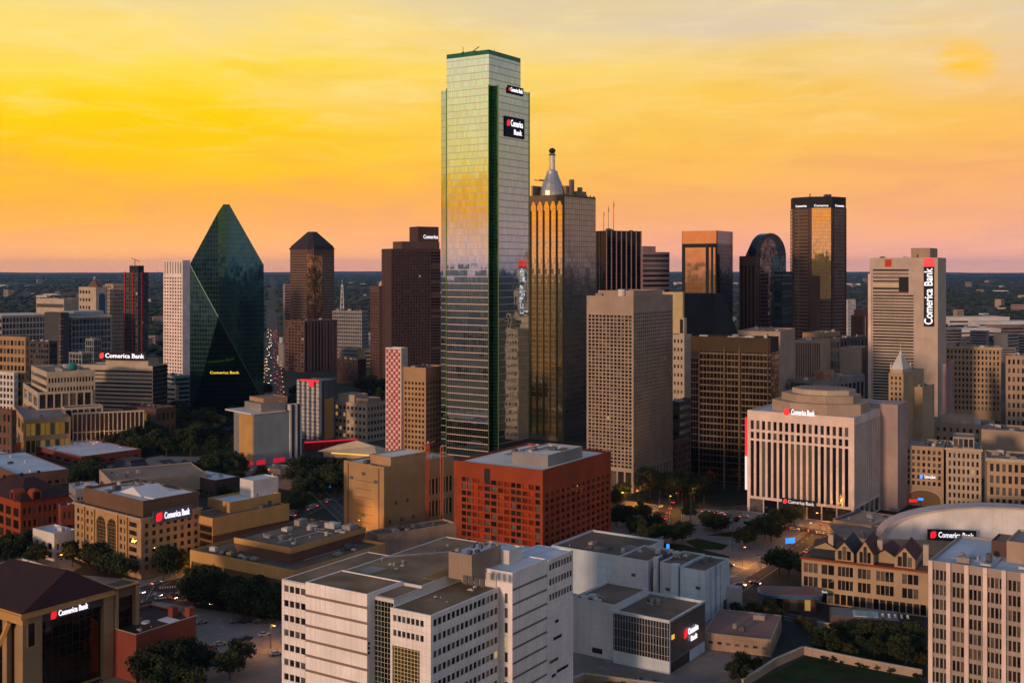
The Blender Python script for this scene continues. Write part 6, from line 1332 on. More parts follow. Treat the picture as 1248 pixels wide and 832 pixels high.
# ---- white mechanical building top left of it
b = B('white_box', 'low white box building with an open roof well beside the hip-roofed corner bank', 'building', -8, 26, 62, 698, yb=724, a=38)
b.op('R', 'grid', 4, 1, .3, .5, z0=1, z1=b.h-3, mat=M['glass_dark']); b.done(M['white_pink'], M['roof_grey'], par=1.0); b.part('roof_well', MB().box(-b.W*.75, -b.W*.25, b.D*.3, b.D*.75, b.h-.85, b.h-.5), M['roof_rust']); b.units(6, 52, big=.7)
simple('tan_shed', 'low tan shed with rooftop plant squeezed above the hip roof', 'building', -40, 2, 20, 716, yb=740, a=38, wall='ochre', roof='roof_grey', un=5, big=1.2)
# ---- stone walls round the lawn
def wallrun(label, pix, h, mat, t=.8, z=0):
    pts = [G(x, y) for x, y in pix]; e = empty('stone_wall', label, 'wall', (pts[0][0], pts[0][1], 0)); mb = MB(); cp = MB()
    for (xa, ya), (xb_, yb_) in zip(pts[:-1], pts[1:]):
        dx, dy = xb_-xa, yb_-ya; l = sqrt(dx*dx+dy*dy); nx, ny = -dy/l*t/2, dx/l*t/2; ox, oy = pts[0]
        mb.prism([(xa+nx-ox, ya+ny-oy), (xa-nx-ox, ya-ny-oy), (xb_-nx-ox, yb_-ny-oy), (xb_+nx-ox, yb_+ny-oy)][::-1][::-1], 0, h)
        k = 1.25; cp.prism([(xa+nx*k-ox, ya+ny*k-oy), (xa-nx*k-ox, ya-ny*k-oy), (xb_-nx*k-ox, yb_-ny*k-oy), (xb_+nx*k-ox, yb_+ny*k-oy)], h+.003, h+.25)
    mb.build('wall_body', M[mat], e); cp.build('coping', M['beige_pale'], e); return e
wallrun('long beige stone wall bounding the bottom lawn', [(980, 797), (1050, 812), (1124, 826)], 2.6, 'beige_panel')
wallrun('short sloping stone wall rising beside the paved yard', [(905, 838), (945, 812), (979, 797)], 2.6, 'beige_panel')
wallrun('low stone rim wall at the foot of the blue-grey theatre', [(668, 846), (712, 828), (790, 838), (850, 846)], 2.0, 'beige_stained')
wallrun('low stone wall between shrubs above the lawn', [(996, 764), (1040, 770)], 2.0, 'beige_stained')
# ================================================================ streets, plaza, lawns
P_ = lambda *p: list(p)
poly('plaza_paving', [(742, 626), (800, 618), (905, 622), (985, 648), (935, 690), (905, 706), (860, 716), (744, 690)], 'paving', .06)
for pix in ([(835, 659), (850, 656), (888, 664), (880, 670), (850, 669)], [(806, 640), (830, 636), (852, 640), (835, 645)], [(750, 662), (775, 658), (835, 664), (890, 678), (886, 684), (830, 676), (760, 668)],
            [(860, 652), (905, 646), (925, 649), (905, 655)], [(255, 600), (320, 592), (395, 604), (388, 612), (330, 618), (262, 614)], [(180, 540), (270, 530), (330, 540), (300, 556), (200, 556)]):
    poly('lawn', pix, 'grass', .10)
poly('lawn', [(905, 846), (928, 828), (982, 800), (1050, 815), (1128, 831), (1130, 860), (905, 860)], 'grass', .10)
poly('shrub_bed', [(985, 795), (1000, 760), (1128, 775), (1128, 824)], 'grass', .14)
poly('yard_paving', [(812, 840), (858, 790), (930, 800), (905, 836)], 'lot', .08)
poly('parking_paving', [(150, 740), (232, 716), (345, 752), (345, 860), (60, 860)], 'lot', .05)
poly('parking_paving', [(120, 570), (230, 548), (330, 560), (410, 590), (330, 640), (250, 600)], 'lot', .05)
poly('parking_paving', [(2, 668), (45, 660), (100, 690), (60, 712), (0, 700)], 'lot', .05)
poly('parking_paving', [(746, 622), (762, 610), (812, 616), (808, 628)], 'lot', .09)
poly('parking_paving', [(340, 740), (420, 690), (560, 660), (760, 700), (900, 760), (880, 850), (340, 900)], 'lot', .03)
road((700, 640), (1090, 600), 13); road((745, 618), (1010, 648), 14); road((870, 730), (1052, 612), 13); road((120, 716), (420, 762), 12); road((180, 700), (90, 850), 12)
road((180, 715), (420, 600), 11); road((330, 640), (200, 560), 10); road((0, 640), (250, 680), 10); road((430, 640), (330, 545), 10)
A1 = G(334, 520); A2 = (A1[0]-294*2.0, A1[1]+1400*2.0); AV = road(A1, A2, 22, world=True)
road(G(240, 515), G(480, 560), 12, world=True); road(G(815, 640), (GX(830, 1500), 1500), 14, world=True); road((1085, 610), (1098, 520), 12); road((880, 735), (1000, 760), 9)
# crossing stripes
r = random.Random(2)
for px, py, rz in ((890, 703, .5), (905, 692, -.9), (205, 716, .3), (170, 722, -.9)):
    c = G(px, py); mb = MB()
    for k in range(7): mb.box(-3.5+k*1.0, -3.5+k*1.0+.5, -1.5, 1.5, 0, .01)
    o = mb.build('crossing', M['paint'], None, (c[0], c[1], .30), rz); tag(o, None, None, None, 'structure')
# kerbed pavements along some blocks
for pix in ([(742, 690), (860, 717), (905, 707), (912, 712), (862, 723), (742, 696)], [(905, 622), (1043, 641), (1075, 632), (1090, 640), (1040, 652), (905, 630)], [(91, 700), (172, 707), (225, 695), (232, 701), (172, 715), (88, 707)]):
    poly('pavement', pix, 'kerb_stone', 0, thick=.14)
# ================================================================ trees
def leafy(seed, n_cl, per, rx, rz, zc, leaf, mat, flat=.0):
    r = random.Random(seed); mb = MB(); cl = []
    for i in range(n_cl):
        while True:
            x, y, z = r.uniform(-1, 1), r.uniform(-1, 1), r.uniform(-1, 1); d = x*x+y*y+z*z
            if .12 < d < 1: break
        s = r.uniform(.85, 1.12); cl.append((x*rx*s, y*rx*s, zc+z*rz*s*(1 if z > 0 else .7), r.uniform(.22, .42)*rx))
    for cx, cy, cz, cr in cl:
        for k in range(per):
            while True:
                x, y, z = r.uniform(-1, 1), r.uniform(-1, 1), r.uniform(-1, 1)
                if x*x+y*y+z*z < 1: break
            px, py, pz = cx+x*cr, cy+y*cr, cz+z*cr*.8
            a = mathutils.Vector((r.gauss(0, 1), r.gauss(0, 1), r.gauss(0, 1))).normalized(); b = a.orthogonal().normalized(); c = a.cross(b); w = leaf*r.uniform(.6, 1.3)
            q = mathutils.Vector((px, py, pz)); t = r.uniform(0, pi); bb = b*cos(t)+c*sin(t); cc = a.cross(bb)
            mb.raw([q-bb*w, q+cc*w*.55, q+bb*w, q-cc*w*.55], [(0, 1, 2, 3)])
    return mb.mesh('crown', mat), cl
def leaf_mat(name, c1, c2):
    q = NT(name); g = q.n('ShaderNodeNewGeometry'); oi = q.n('ShaderNodeObjectInfo')
    b = q.mix(g.outputs['Random Per Island'], c1, c2); b = q.mix(q.math('MULTIPLY', oi.outputs['Random'], .5), b, darker(c1, .8))
    b = q.mix(q.rng(q.noise(.25, 3), .4, .65, 0, .6), b, darker(c2, 1.25))
    M[name] = q.set(base=b, rough=.75, spec=.15); return q.m
leaf_mat('leaves', (.020, .030, .010), (.042, .052, .018)); leaf_mat('leaves_olive', (.030, .030, .010), (.062, .055, .020)); leaf_mat('leaves_dark', (.013, .022, .010), (.026, .036, .014))
stone('bark', (.07, .05, .035), scale=1.0)
TREES = []
for i, (nc, per, rx, rz, zc, leaf, m) in enumerate(((38, 60, 4.9, 3.2, 5.3, .52, 'leaves'), (32, 62, 4.2, 3.6, 5.6, .50, 'leaves_dark'), (44, 56, 5.8, 3.4, 5.6, .56, 'leaves_dark'), (28, 58, 3.8, 2.6, 4.2, .46, 'leaves_olive'), (36, 60, 5.0, 4.0, 6.4, .52, 'leaves'))):
    cm, cl = leafy(100+i, nc, per, rx, rz, zc, leaf, M[m]); mb = MB(); r = random.Random(i)
    z1 = zc-rz*.45; mb.bar((0, 0, 0), (r.uniform(-.2, .2), r.uniform(-.2, .2), z1), .30, 7, .19)
    for c in cl[:8]: mb.bar((0, 0, z1*r.uniform(.6, .95)), (c[0]*.8, c[1]*.8, c[2]*.95), .11, 5, .04)
    TREES.append((mb.mesh('trunk', M['bark']), cm))
def shrub_mesh(seed, mat):
    cm, cl = leafy(seed, 12, 40, 1.5, .9, .9, .26, mat); mb = MB()
    for c in cl[:6]: mb.bar((0, 0, 0), (c[0]*.8, c[1]*.8, c[2]), .05, 4, .02)
    return mb.mesh('stem', M['bark']), cm
SHRUBS = [shrub_mesh(7, M['leaves_olive']), shrub_mesh(8, M['leaves_dark'])]
TR = random.Random(77)
def tree(x, y, s, label, group, kinds=(0, 1, 2, 4), name='tree', src=None):
    if built(x, y, 1.5 if name == 'tree' else .5): return None
    src = src or TREES; tm, cm = src[TR.choice(kinds)]
    e = empty(name, label, 'tree' if name == 'tree' else 'shrub', (x, y, 0), TR.uniform(0, 6.28), group); e.scale = (s*TR.uniform(.9, 1.1), s*TR.uniform(.9, 1.1), s*TR.uniform(.88, 1.15))
    link(bpy.data.objects.new('trunk' if name == 'tree' else 'stem', tm), e); link(bpy.data.objects.new('crown', cm), e); return e
def trees(label, group, pix, s=(.9, 1.2), **k):
    for x, y in pix: c = G(x, y); tree(c[0], c[1], TR.uniform(*s), label, group, **k)
def inside(p, poly_):
    c = False; n = len(poly_)
    for i in range(n):
        (x1, y1), (x2, y2) = poly_[i], poly_[(i+1) % n]
        if (y1 > p[1]) != (y2 > p[1]) and p[0] < (x2-x1)*(p[1]-y1)/(y2-y1)+x1: c = not c
    return c
def grove(label, group, pix, n, s=(.9, 1.25), gap=5.5, **k):
    P = [G(x, y) for x, y in pix]; x0, x1 = min(p[0] for p in P), max(p[0] for p in P); y0, y1 = min(p[1] for p in P), max(p[1] for p in P); got = []
    for i in range(n*40):
        p = (TR.uniform(x0, x1), TR.uniform(y0, y1))
        if inside(p, P) and not built(p[0], p[1]) and all((p[0]-q[0])**2+(p[1]-q[1])**2 > gap*gap for q in got):
            got.append(p); tree(p[0], p[1], TR.uniform(*s), label, group, **k)
            if len(got) >= n: break
trees('dark round tree standing on the paved plaza below the columned grid tower', 'plaza trees', [(751, 641), (768, 646), (783, 637), (797, 648), (803, 660), (822, 664), (832, 660), (775, 656), (790, 666)], (.95, 1.2))
trees('dark spreading tree in the middle of the paved plaza', 'central plaza trees', [(842, 635), (864, 644), (872, 648)], (.85, 1.1))
trees('street tree along the pavement in front of the pale ribbed bank', 'trees by the ribbed bank', [(908, 668), (920, 662), (932, 656), (944, 650), (957, 646), (968, 643), (940, 660)], (1.0, 1.25))
trees('large dark tree at the street crossing beside the gabled hall', 'trees by the crossing', [(950, 700), (962, 702)], (1.2, 1.4))
trees('dark tree at the foot of the columned grid tower', 'trees under the grid tower', [(792, 608), (802, 606), (815, 607), (826, 610), (836, 607), (846, 611), (858, 612), (748, 620), (757, 614)], (1.2, 1.6))
trees('dark tree in front of the arched bank entrance', 'trees by the arched bank', [(118, 696), (133, 702), (150, 708), (206, 703), (216, 698), (198, 708), (108, 690), (88, 690)], (1.0, 1.25))
grove('dark tree in the clump below the long tan podium building', 'trees by the podium', [(225, 742), (232, 722), (300, 732), (350, 750), (345, 762), (260, 752)], 15, (1.0, 1.3), 4.5)
trees('dark tree at the lower edge of the paved lot beside the red brick block', 'trees by the brick block', [(160, 830), (172, 838), (188, 840), (180, 815), (198, 820), (215, 806), (228, 800), (205, 832), (240, 822), (226, 818)], (1.0, 1.3))
trees('lone dark tree on the paved lot near the white court building', 'trees on the lot', [(292, 812), (280, 828)], (.9, 1.1))
trees('tree at the bottom edge below the paved lot', 'trees at the lot edge', [(218, 846), (235, 850), (200, 852)], (.9, 1.1))
grove('dark park tree in the wood at the foot of the prism tower', 'park wood trees', [(130, 530), (225, 508), (325, 512), (340, 545), (300, 562), (200, 556), (140, 556)], 60, (1.2, 1.7), 9)
grove('dark tree between the terraces and the low white-roofed halls', 'trees behind the halls', [(20, 548), (130, 540), (180, 552), (130, 562), (60, 552)], 26, (1.1, 1.5), 8)
grove('dark tree in the clump below the canopy building', 'trees below the canopy building', [(238, 588), (262, 572), (318, 582), (330, 592), (290, 600)], 14, (1.1, 1.4), 6)
grove('dark tree in the dense clump left of the tan brick box', 'trees by the tan box', [(360, 604), (365, 580), (420, 575), (420, 618), (396, 622)], 16, (1.2, 1.6), 6)
grove('tree beside the curved lawn and traffic lights', 'trees by the curved lawn', [(255, 612), (330, 604), (400, 622), (360, 630), (290, 620)], 8, (.9, 1.1), 9)
grove('tree around the slate pavilion and low halls', 'trees round the pavilion', [(78, 592), (118, 576), (130, 592), (95, 602)], 8, (1.0, 1.3), 6)
grove('dark tree behind the brick hall and white house', 'trees by the white house', [(2, 672), (38, 664), (48, 690), (10, 694)], 9, (.8, 1.1), 5)
grove('shaggy olive tree above the bottom lawn wall', 'trees above the lawn', [(988, 792), (1005, 772), (1125, 786), (1124, 818)], 22, (.65, .9), 4.0, kinds=(3, 0, 1))
grove('olive tree by the rimmed pavilion', 'trees by the pavilion', [(888, 748), (920, 738), (1000, 762), (985, 775), (900, 760)], 9, (.6, .85), 4.5, kinds=(3,))
trees('dark tree in the yard between theatre and bottom lawn', 'yard trees', [(905, 826), (918, 820), (896, 834)], (.7, .85), kinds=(3, 1))
trees('street tree along the long avenue of headlights', 'avenue trees', [(318, 500), (322, 482), (356, 500), (360, 486)], (1.1, 1.4))
grove('dark tree among the blocks behind the striped slab', 'trees behind the striped slab', [(408, 480), (470, 470), (470, 492), (410, 500)], 14, (1.2, 1.6), 9)
for lab, grp, pix, n in (('low olive shrub along the stone wall by the lawn', 'shrubs by the wall', [(990, 796), (1120, 820), (1122, 826), (985, 800)], 18), ('low shrub in the plaza bed', 'plaza shrubs', [(850, 626), (905, 632), (960, 640), (940, 648), (870, 634)], 26), ('low shrub at the foot of the theatre', 'theatre shrubs', [(700, 838), (780, 832), (812, 840), (720, 848)], 16)):
    grove(lab, grp, pix, n, (.8, 1.3), 1.6, kinds=(0, 1), name='shrub', src=SHRUBS)
# ================================================================ cars
def paint(name, c):
    q = NT(name); M[name] = q.set(base=c, rough=.3, metal=.2, spec=.6); return M[name]
PAINTS = [paint('car_white', (.55, .55, .55)), paint('car_silver', (.30, .31, .32)), paint('car_black', (.02, .02, .022)), paint('car_red', (.28, .02, .02)), paint('car_blue', (.03, .07, .16)), paint('car_grey', (.10, .10, .11))]
COL = ['white', 'silver', 'black', 'red', 'blue', 'grey']
stone('tyre', (.012, .012, .012), streak=0)
def car_meshes():
    prof = [(-2.2, .35), (2.2, .35), (2.25, .7), (1.95, .86), (1.0, .95), (.95, .96), (-1.7, .98), (-2.15, .9), (-2.25, .6)]
    body = []
    for p in PAINTS:
        mb = MB(); n = len(prof); v = [(x, -.86, z) for x, z in prof]+[(x, .86, z) for x, z in prof]
        mb.raw(v, [tuple(range(n)), tuple(range(2*n-1, n-1, -1))]+[(i, n+i, n+(i+1) % n, (i+1) % n) for i in range(n)])
        mb.raw([(-1.25, -.66, 1.42), (.25, -.66, 1.42), (.25, .66, 1.42), (-1.25, .66, 1.42), (-1.25, -.66, 1.46), (.25, -.66, 1.46), (.25, .66, 1.46), (-1.25, .66, 1.46)], [(4, 5, 6, 7), (0, 1, 5, 4), (1, 2, 6, 5), (2, 3, 7, 6), (3, 0, 4, 7)])
        body.append(mb.mesh('body', p))
    cab = MB().prism([(-1.75, -.80), (1.05, -.80), (1.05, .80), (-1.75, .80)], .965, 1.419, [(-1.25, -.66), (.25, -.66), (.25, .66), (-1.25, .66)]).mesh('cabin_glass', M['glass_dark'])
    wh = MB(); n = 12; v = [(.33*cos(2*pi*i/n), -.11, .33*sin(2*pi*i/n)) for i in range(n)]+[(.33*cos(2*pi*i/n), .11, .33*sin(2*pi*i/n)) for i in range(n)]
    wh.raw(v, [tuple(range(n)), tuple(range(2*n-1, n-1, -1))]+[(i, n+i, n+(i+1) % n, (i+1) % n) for i in range(n)]); wheel = wh.mesh('wheel', M['tyre'])
    head = MB().box(-.03, .03, -.16, .16, -.07, .07).mesh('headlight', M['head_white']); tail = MB().box(-.03, .03, -.16, .16, -.07, .07).mesh('tail_light', M['tail_red'])
    dead = MB().box(-.03, .03, -.16, .16, -.07, .07).mesh('headlight', M['glass_pale']); dtail = MB().box(-.03, .03, -.16, .16, -.07, .07).mesh('tail_light', M['red_paint'])
    return body, cab, wheel, head, tail, dead, dtail
CM = car_meshes()
CR = random.Random(9)
def car(x, y, rz, label, group, z=.05, lights=False, parts=True):
    if built(x, y, 1.0): return None
    i = CR.choice([0, 0, 1, 1, 2, 2, 3, 4, 5, 5]); e = empty('car', COL[i]+' '+label, 'car', (x, y, z), rz, group)
    link(bpy.data.objects.new('body', CM[0][i]), e); link(bpy.data.objects.new('cabin_glass', CM[1]), e)
    if parts:
        for wx in (-1.35, 1.4):
            for wy in (-.78, .78): link(bpy.data.objects.new('wheel', CM[2]), e, (wx, wy, .33))
    for sy in (-.6, .6):
        link(bpy.data.objects.new('headlight', CM[3 if lights else 5]), e, (2.24, sy, .66)); link(bpy.data.objects.new('tail_light', CM[4 if lights else 6]), e, (-2.24, sy, .72))
    return e
def row(label, group, a, b, n, rz, lights=False, z=.12):
    A, B_ = G(*a), G(*b)
    for i in range(n):
        t = (i+CR.uniform(-.15, .15))/max(n-1, 1)
        if CR.random() < .15 and n > 4: continue
        car(A[0]+(B_[0]-A[0])*t, A[1]+(B_[1]-A[1])*t, rz+CR.uniform(-.04, .04), label, group, z, lights)
row('car parked in the row at the top of the plaza', 'cars in the plaza lot', (752, 624), (805, 618), 8, 1.2); row('car parked in the second row by the plaza trees', 'cars in the second plaza row', (758, 634), (800, 630), 7, 1.2)
row('car on the street in front of the bronze office block', 'cars by the bronze block', (860, 624), (905, 630), 4, .3, True); row('car at the street crossing below the plaza', 'cars at the crossing', (888, 716), (920, 712), 3, -.5, True)
row('car on the street between the ribbed bank and the gabled hall', 'cars beside the gabled hall', (985, 672), (1050, 630), 7, .95, True); row('car parked on the lot beside the white court building', 'cars on the court lot', (250, 790), (320, 775), 5, .6)
row('car parked in the lot by the arched bank', 'cars by the arched bank', (180, 735), (225, 722), 4, .5); row('car parked by the low white-roofed halls', 'cars by the low halls', (140, 592), (240, 566), 9, .4)
row('car on the winding street by the curved lawn', 'cars by the curved lawn', (395, 612), (330, 640), 6, 2.6, True); row('car parked in the shrubbery lot above the lawn', 'cars above the lawn', (1085, 786), (1105, 789), 3, .4, z=.2)
row('car waiting beside the striped slab and arcade', 'cars by the arcade', (300, 572), (352, 580), 6, .3, True); row('car near the white house', 'cars by the white house', (20, 690), (48, 694), 3, .5)
row('car driving along the street past the theatre yard', 'cars by the theatre', (700, 668), (880, 735), 4, -.4, True); row('car on the cross street below the red cube', 'cars below the red cube', (750, 660), (890, 690), 7, -.35, True)
row('car queueing at the lights beside the pale ribbed bank', 'cars by the ribbed bank', (930, 640), (1010, 652), 9, -.2, True); row('car on the street between the grid tower and the bronze block', 'cars between the towers', (808, 640), (828, 596), 8, 1.4, True)
row('car on the street below the arched bank', 'cars below the arched bank', (130, 716), (300, 745), 9, -.45, True); row('car on the street climbing past the podium building', 'cars past the podium', (190, 712), (400, 610), 8, .9, True)
row('car in the far rows of the court lot', 'cars in the far court rows', (215, 760), (330, 758), 9, .6); row('car in the near rows of the court lot', 'cars in the near court rows', (240, 800), (335, 798), 6, .6)
row('car on the road past the brick hall', 'cars past the brick hall', (5, 648), (240, 684), 9, -.25, True); row('car parked round the slate pavilion', 'cars round the pavilion', (175, 575), (235, 560), 7, .7)
row('car in the park road below the prism tower', 'cars in the park road', (240, 515), (290, 530), 5, -.5, True); row('car on the street under the beige commercial row', 'cars under the commercial row', (1080, 608), (1100, 560), 6, 1.3, True)
p, q, d, n_ = AV; 
for i in range(110):
    t = 15+i*14+CR.uniform(-6, 6); side = CR.choice((-1, 1)); o = side*CR.choice((2.2, 5.2, 8.2)); x, y = p.x+d.x*t+n_.x*o, p.y+d.y*t+n_.y*o
    car(x, y, atan2(d.y, d.x)+(pi if side > 0 else 0), 'car in the evening traffic on the long avenue', 'avenue traffic', .3, True, parts=False)
# ================================================================ street lamps, signals, small lit panels
LP = MB().bar((0, 0, 0), (0, 0, 8.4), .11, 8, .07).mesh('pole', M['steel_dark']); LA = MB().bar((0, 0, 8.3), (1.6, 0, 8.8), .05, 5).mesh('arm', M['steel_dark']); LH = MB().box(1.2, 2.2, -.18, .18, 8.62, 8.80).mesh('lamp_head', M['steel_dark']); LG = MB().box(1.2, 2.2, -.22, .22, 8.40, 8.61).mesh('lamp_glass', M['lamp_orange'])
def lamp(px, py, label, group, watts=0, rz=None):
    c = G(px, py); e = empty('street_lamp', label, 'street lamp', (c[0], c[1], 0), TR.uniform(0, 6) if rz is None else rz, group)
    for nm, m in (('pole', LP), ('arm', LA), ('lamp_head', LH)): o = link(bpy.data.objects.new(nm, m), e)
    link(bpy.data.objects.new('lamp_glass', LG), o)
    if watts:
        l = bpy.data.objects.new('lamp_light', bpy.data.lights.new('lamp_light', 'POINT')); l.data.energy = watts; l.data.color = (1.0, .40, .06); l.data.shadow_soft_size = .4; link(l, e, (1.7, 0, 8.1))
for px, py in ((816, 622), (778, 615), (905, 690), (985, 658), (1000, 645), (762, 618), (840, 612)): lamp(px, py, 'lit orange street lamp beside the plaza and its streets', 'plaza street lamps', 9000)
for px, py in ((155, 532), (260, 530), (300, 545), (190, 522), (130, 548)): lamp(px, py, 'lit orange street lamp in the park wood', 'park street lamps', 7000)
for px, py in ((236, 705), (330, 588), (398, 598), (70, 700), (330, 790), (440, 655)): lamp(px, py, 'lit street lamp on the streets near the arched bank', 'bank street lamps', 5000)
for i in range(12):
    t = 30+i*55; 
    for s in (-1, 1):
        x, y = p.x+d.x*t+n_.x*12*s, p.y+d.y*t+n_.y*12*s; e = empty('street_lamp', 'lit orange street lamp lining the long avenue', 'street lamp', (x, y, 0), atan2(d.y, d.x)+pi/2*(1 if s < 0 else -1), 'avenue street lamps')
        for nm, m in (('pole', LP), ('arm', LA), ('lamp_head', LH)): o = link(bpy.data.objects.new(nm, m), e)
        link(bpy.data.objects.new('lamp_glass', LG), o)
for px, py, ht in ((893, 672, 20), (842, 655, 22)):
    c = G(px, py); e = empty('light_mast', 'tall thin light mast rising from the plaza '+('lawn' if ht == 22 else 'edge by the street trees'), 'mast', (c[0], c[1], 0)); MB().bar((0, 0, 0), (0, 0, ht), .16, 8, .08).build('pole', M['steel_dark'], e); MB().box(-1, 1, -.1, .1, ht, ht+.3).build('lamp_bar', M['steel_dark'], e)
def panel(px, py, h0, w, h, mat, label, rz=0):
    c = G(px, py); e = empty('street_sign', label, 'sign', (c[0], c[1], 0), rz); MB().bar((0, .1, 0), (0, .1, h0), .15).build('post', M['steel_dark'], e); MB().box(-w/2, w/2, -.15, .15, h0, h0+h).build('lit_face', M[mat], e)
panel(963, 672, 4, 5.0, 2.6, 'sign_blue', 'blue lit panel on a post at the street corner by the gabled hall', .3); panel(842, 600, 5, 4, 1.6, 'sign_red', 'red lit panel in the trees before the bronze office block'); panel(755, 612, 6, 4, 1.4, 'sign_white', 'small white lit panel beside the red cube'); 
panel(814, 676, 3, 1.4, 2.2, 'sign_blue', 'small blue lit panel behind the theatre roofs'); panel(1113, 618, 3, 4.5, 1.6, 'sign_red', 'red lit panel under the street arch'); panel(1122, 616, 3, 3.0, 1.4, 'sign_blue', 'blue lit panel under the street arch')
panel(326, 578, 3, 6, 2, 'led_red', 'red lit panel beside the trees below the canopy building'); panel(398, 600, 3, 5, 1.6, 'sign_blue', 'blue lit panel at the tan brick box corner'); panel(397, 592, 4, 4, 1.8, 'led_yellow', 'yellow lit panel above the blue one by the tan brick box')
SG = (MB().bar((0, 0, 0), (0, 0, 5.2), .09, 6).mesh('post', M['steel_dark']), MB().box(-.25, .25, -.2, .2, 4.2, 5.4).mesh('signal_box', M['dark']), MB().box(-.16, .16, -.26, -.21, 5.0, 5.3).mesh('lens', M['tail_red']), MB().box(-.16, .16, -.26, -.21, 4.3, 4.6).mesh('lens', M['led_yellow']))
for px, py, k in ((924, 690, 3), (928, 694, 3), (985, 660, 2), (355, 604, 2), (215, 712, 3), (1000, 650, 2)):
    c = G(px, py); e = empty('traffic_light', 'traffic light on a thin post showing '+('red' if k == 2 else 'yellow')+(' near the plaza' if px > 800 else ' near the arched bank'), 'traffic light', (c[0], c[1], 0), 0, 'traffic lights')
    link(bpy.data.objects.new('post', SG[0]), e); o = link(bpy.data.objects.new('signal_box', SG[1]), e); link(bpy.data.objects.new('lens', SG[k]), o)
# ================================================================ the plain behind: far houses, woodland, haze
FR = random.Random(21)
HM = []
for w, d_, h, m, rm in ((26, 14, 7, 'white', 'roof_white'), (18, 12, 6, 'beige_pale', 'roof_tan'), (60, 26, 9, 'white', 'roof_bright'), (14, 14, 16, 'beige', 'roof_tan'), (34, 18, 12, 'mauve_stone', 'roof_grey'), (22, 16, 22, 'grey', 'roof_grey')):
    wall = MB().box(-w/2, w/2, -d_/2, d_/2, 0, h).mesh('wall', M[m]); roof = MB().box(-w/2-.3, w/2+.3, -d_/2-.3, d_/2+.3, h+.003, h+.6).mesh('roof', M[rm])
    nf = max(1, int(h/3.6)); wn_ = []
    for k in range(nf): wn_.append(MB().box(-w/2+1, w/2-1, -d_/2-.12, -d_/2-.02, 1.1+k*3.6, 2.6+k*3.6).mesh('window_band', M['glass_dark']))
    HM.append((wall, roof, wn_))
FARLAB = [('low white building among trees on the far plain', 'far white buildings'), ('low cream building among trees on the far plain', 'far cream buildings'), ('long white shed on the far plain', 'far white sheds'),
          ('small beige block on the far plain', 'far beige blocks'), ('pinkish low block on the far plain', 'far pink blocks'), ('small grey tower block on the far plain', 'far grey blocks')]
OCC = []
def far(x, y, i, rz=None, s=1.0):
    e = empty('far_building', FARLAB[i][0], 'building', (x, y, 0), FR.uniform(-.8, .8) if rz is None else rz, FARLAB[i][1]); e.scale = (s, s, s); w, r_, wn_ = HM[i]
    link(bpy.data.objects.new('wall', w), e); link(bpy.data.objects.new('roof', r_), e); OCC.append((x, y, 30*s))
    for m in wn_: link(bpy.data.objects.new('window_band', m), e)
for k in range(170):
    y = 1900*math.exp(FR.random()**.8*1.7); az = FR.uniform(-.47, .47); x = y*tan(az)
    if abs((x-p.x)*d.y-(y-p.y)*d.x) < 60: continue
    far(x, y, FR.choice((0, 0, 1, 1, 2, 3, 4, 4, 5)), s=FR.uniform(.8, 1.5)*(1+.10*y/1900))
for k in range(46):   # denser town just behind the towers, seen through the gaps
    y = FR.uniform(1550, 2100); px = FR.choice((FR.uniform(352, 360), FR.uniform(405, 470), FR.uniform(-20, 200), FR.uniform(1150, 1248), FR.uniform(1030, 1062))); far(GX(px, y), y, FR.choice((1, 3, 4, 5, 5, 0)), s=FR.uniform(.9, 1.5))
for px, py, i, s in ((1185, 398, 2, 2.4), (1160, 393, 0, 1.5), (1215, 401, 2, 1.8), (1168, 388, 3, 1.4), (1235, 396, 0, 1.5), (1175, 412, 2, 2.0), (1225, 410, 4, 1.8), (1203, 393, 1, 1.6)):
    x, y = G(px, py); far(x, y, i, rz=.1, s=s)
for k in range(34):   # unseen blocks to the west, added for reflections in the towers
    x, y = FR.uniform(-1900, -620), FR.uniform(-700, 320)
    if x < -.5*abs(y)-300: far(x, y, FR.choice((1, 2, 3, 4, 5, 5)), s=FR.uniform(1.0, 2.2))
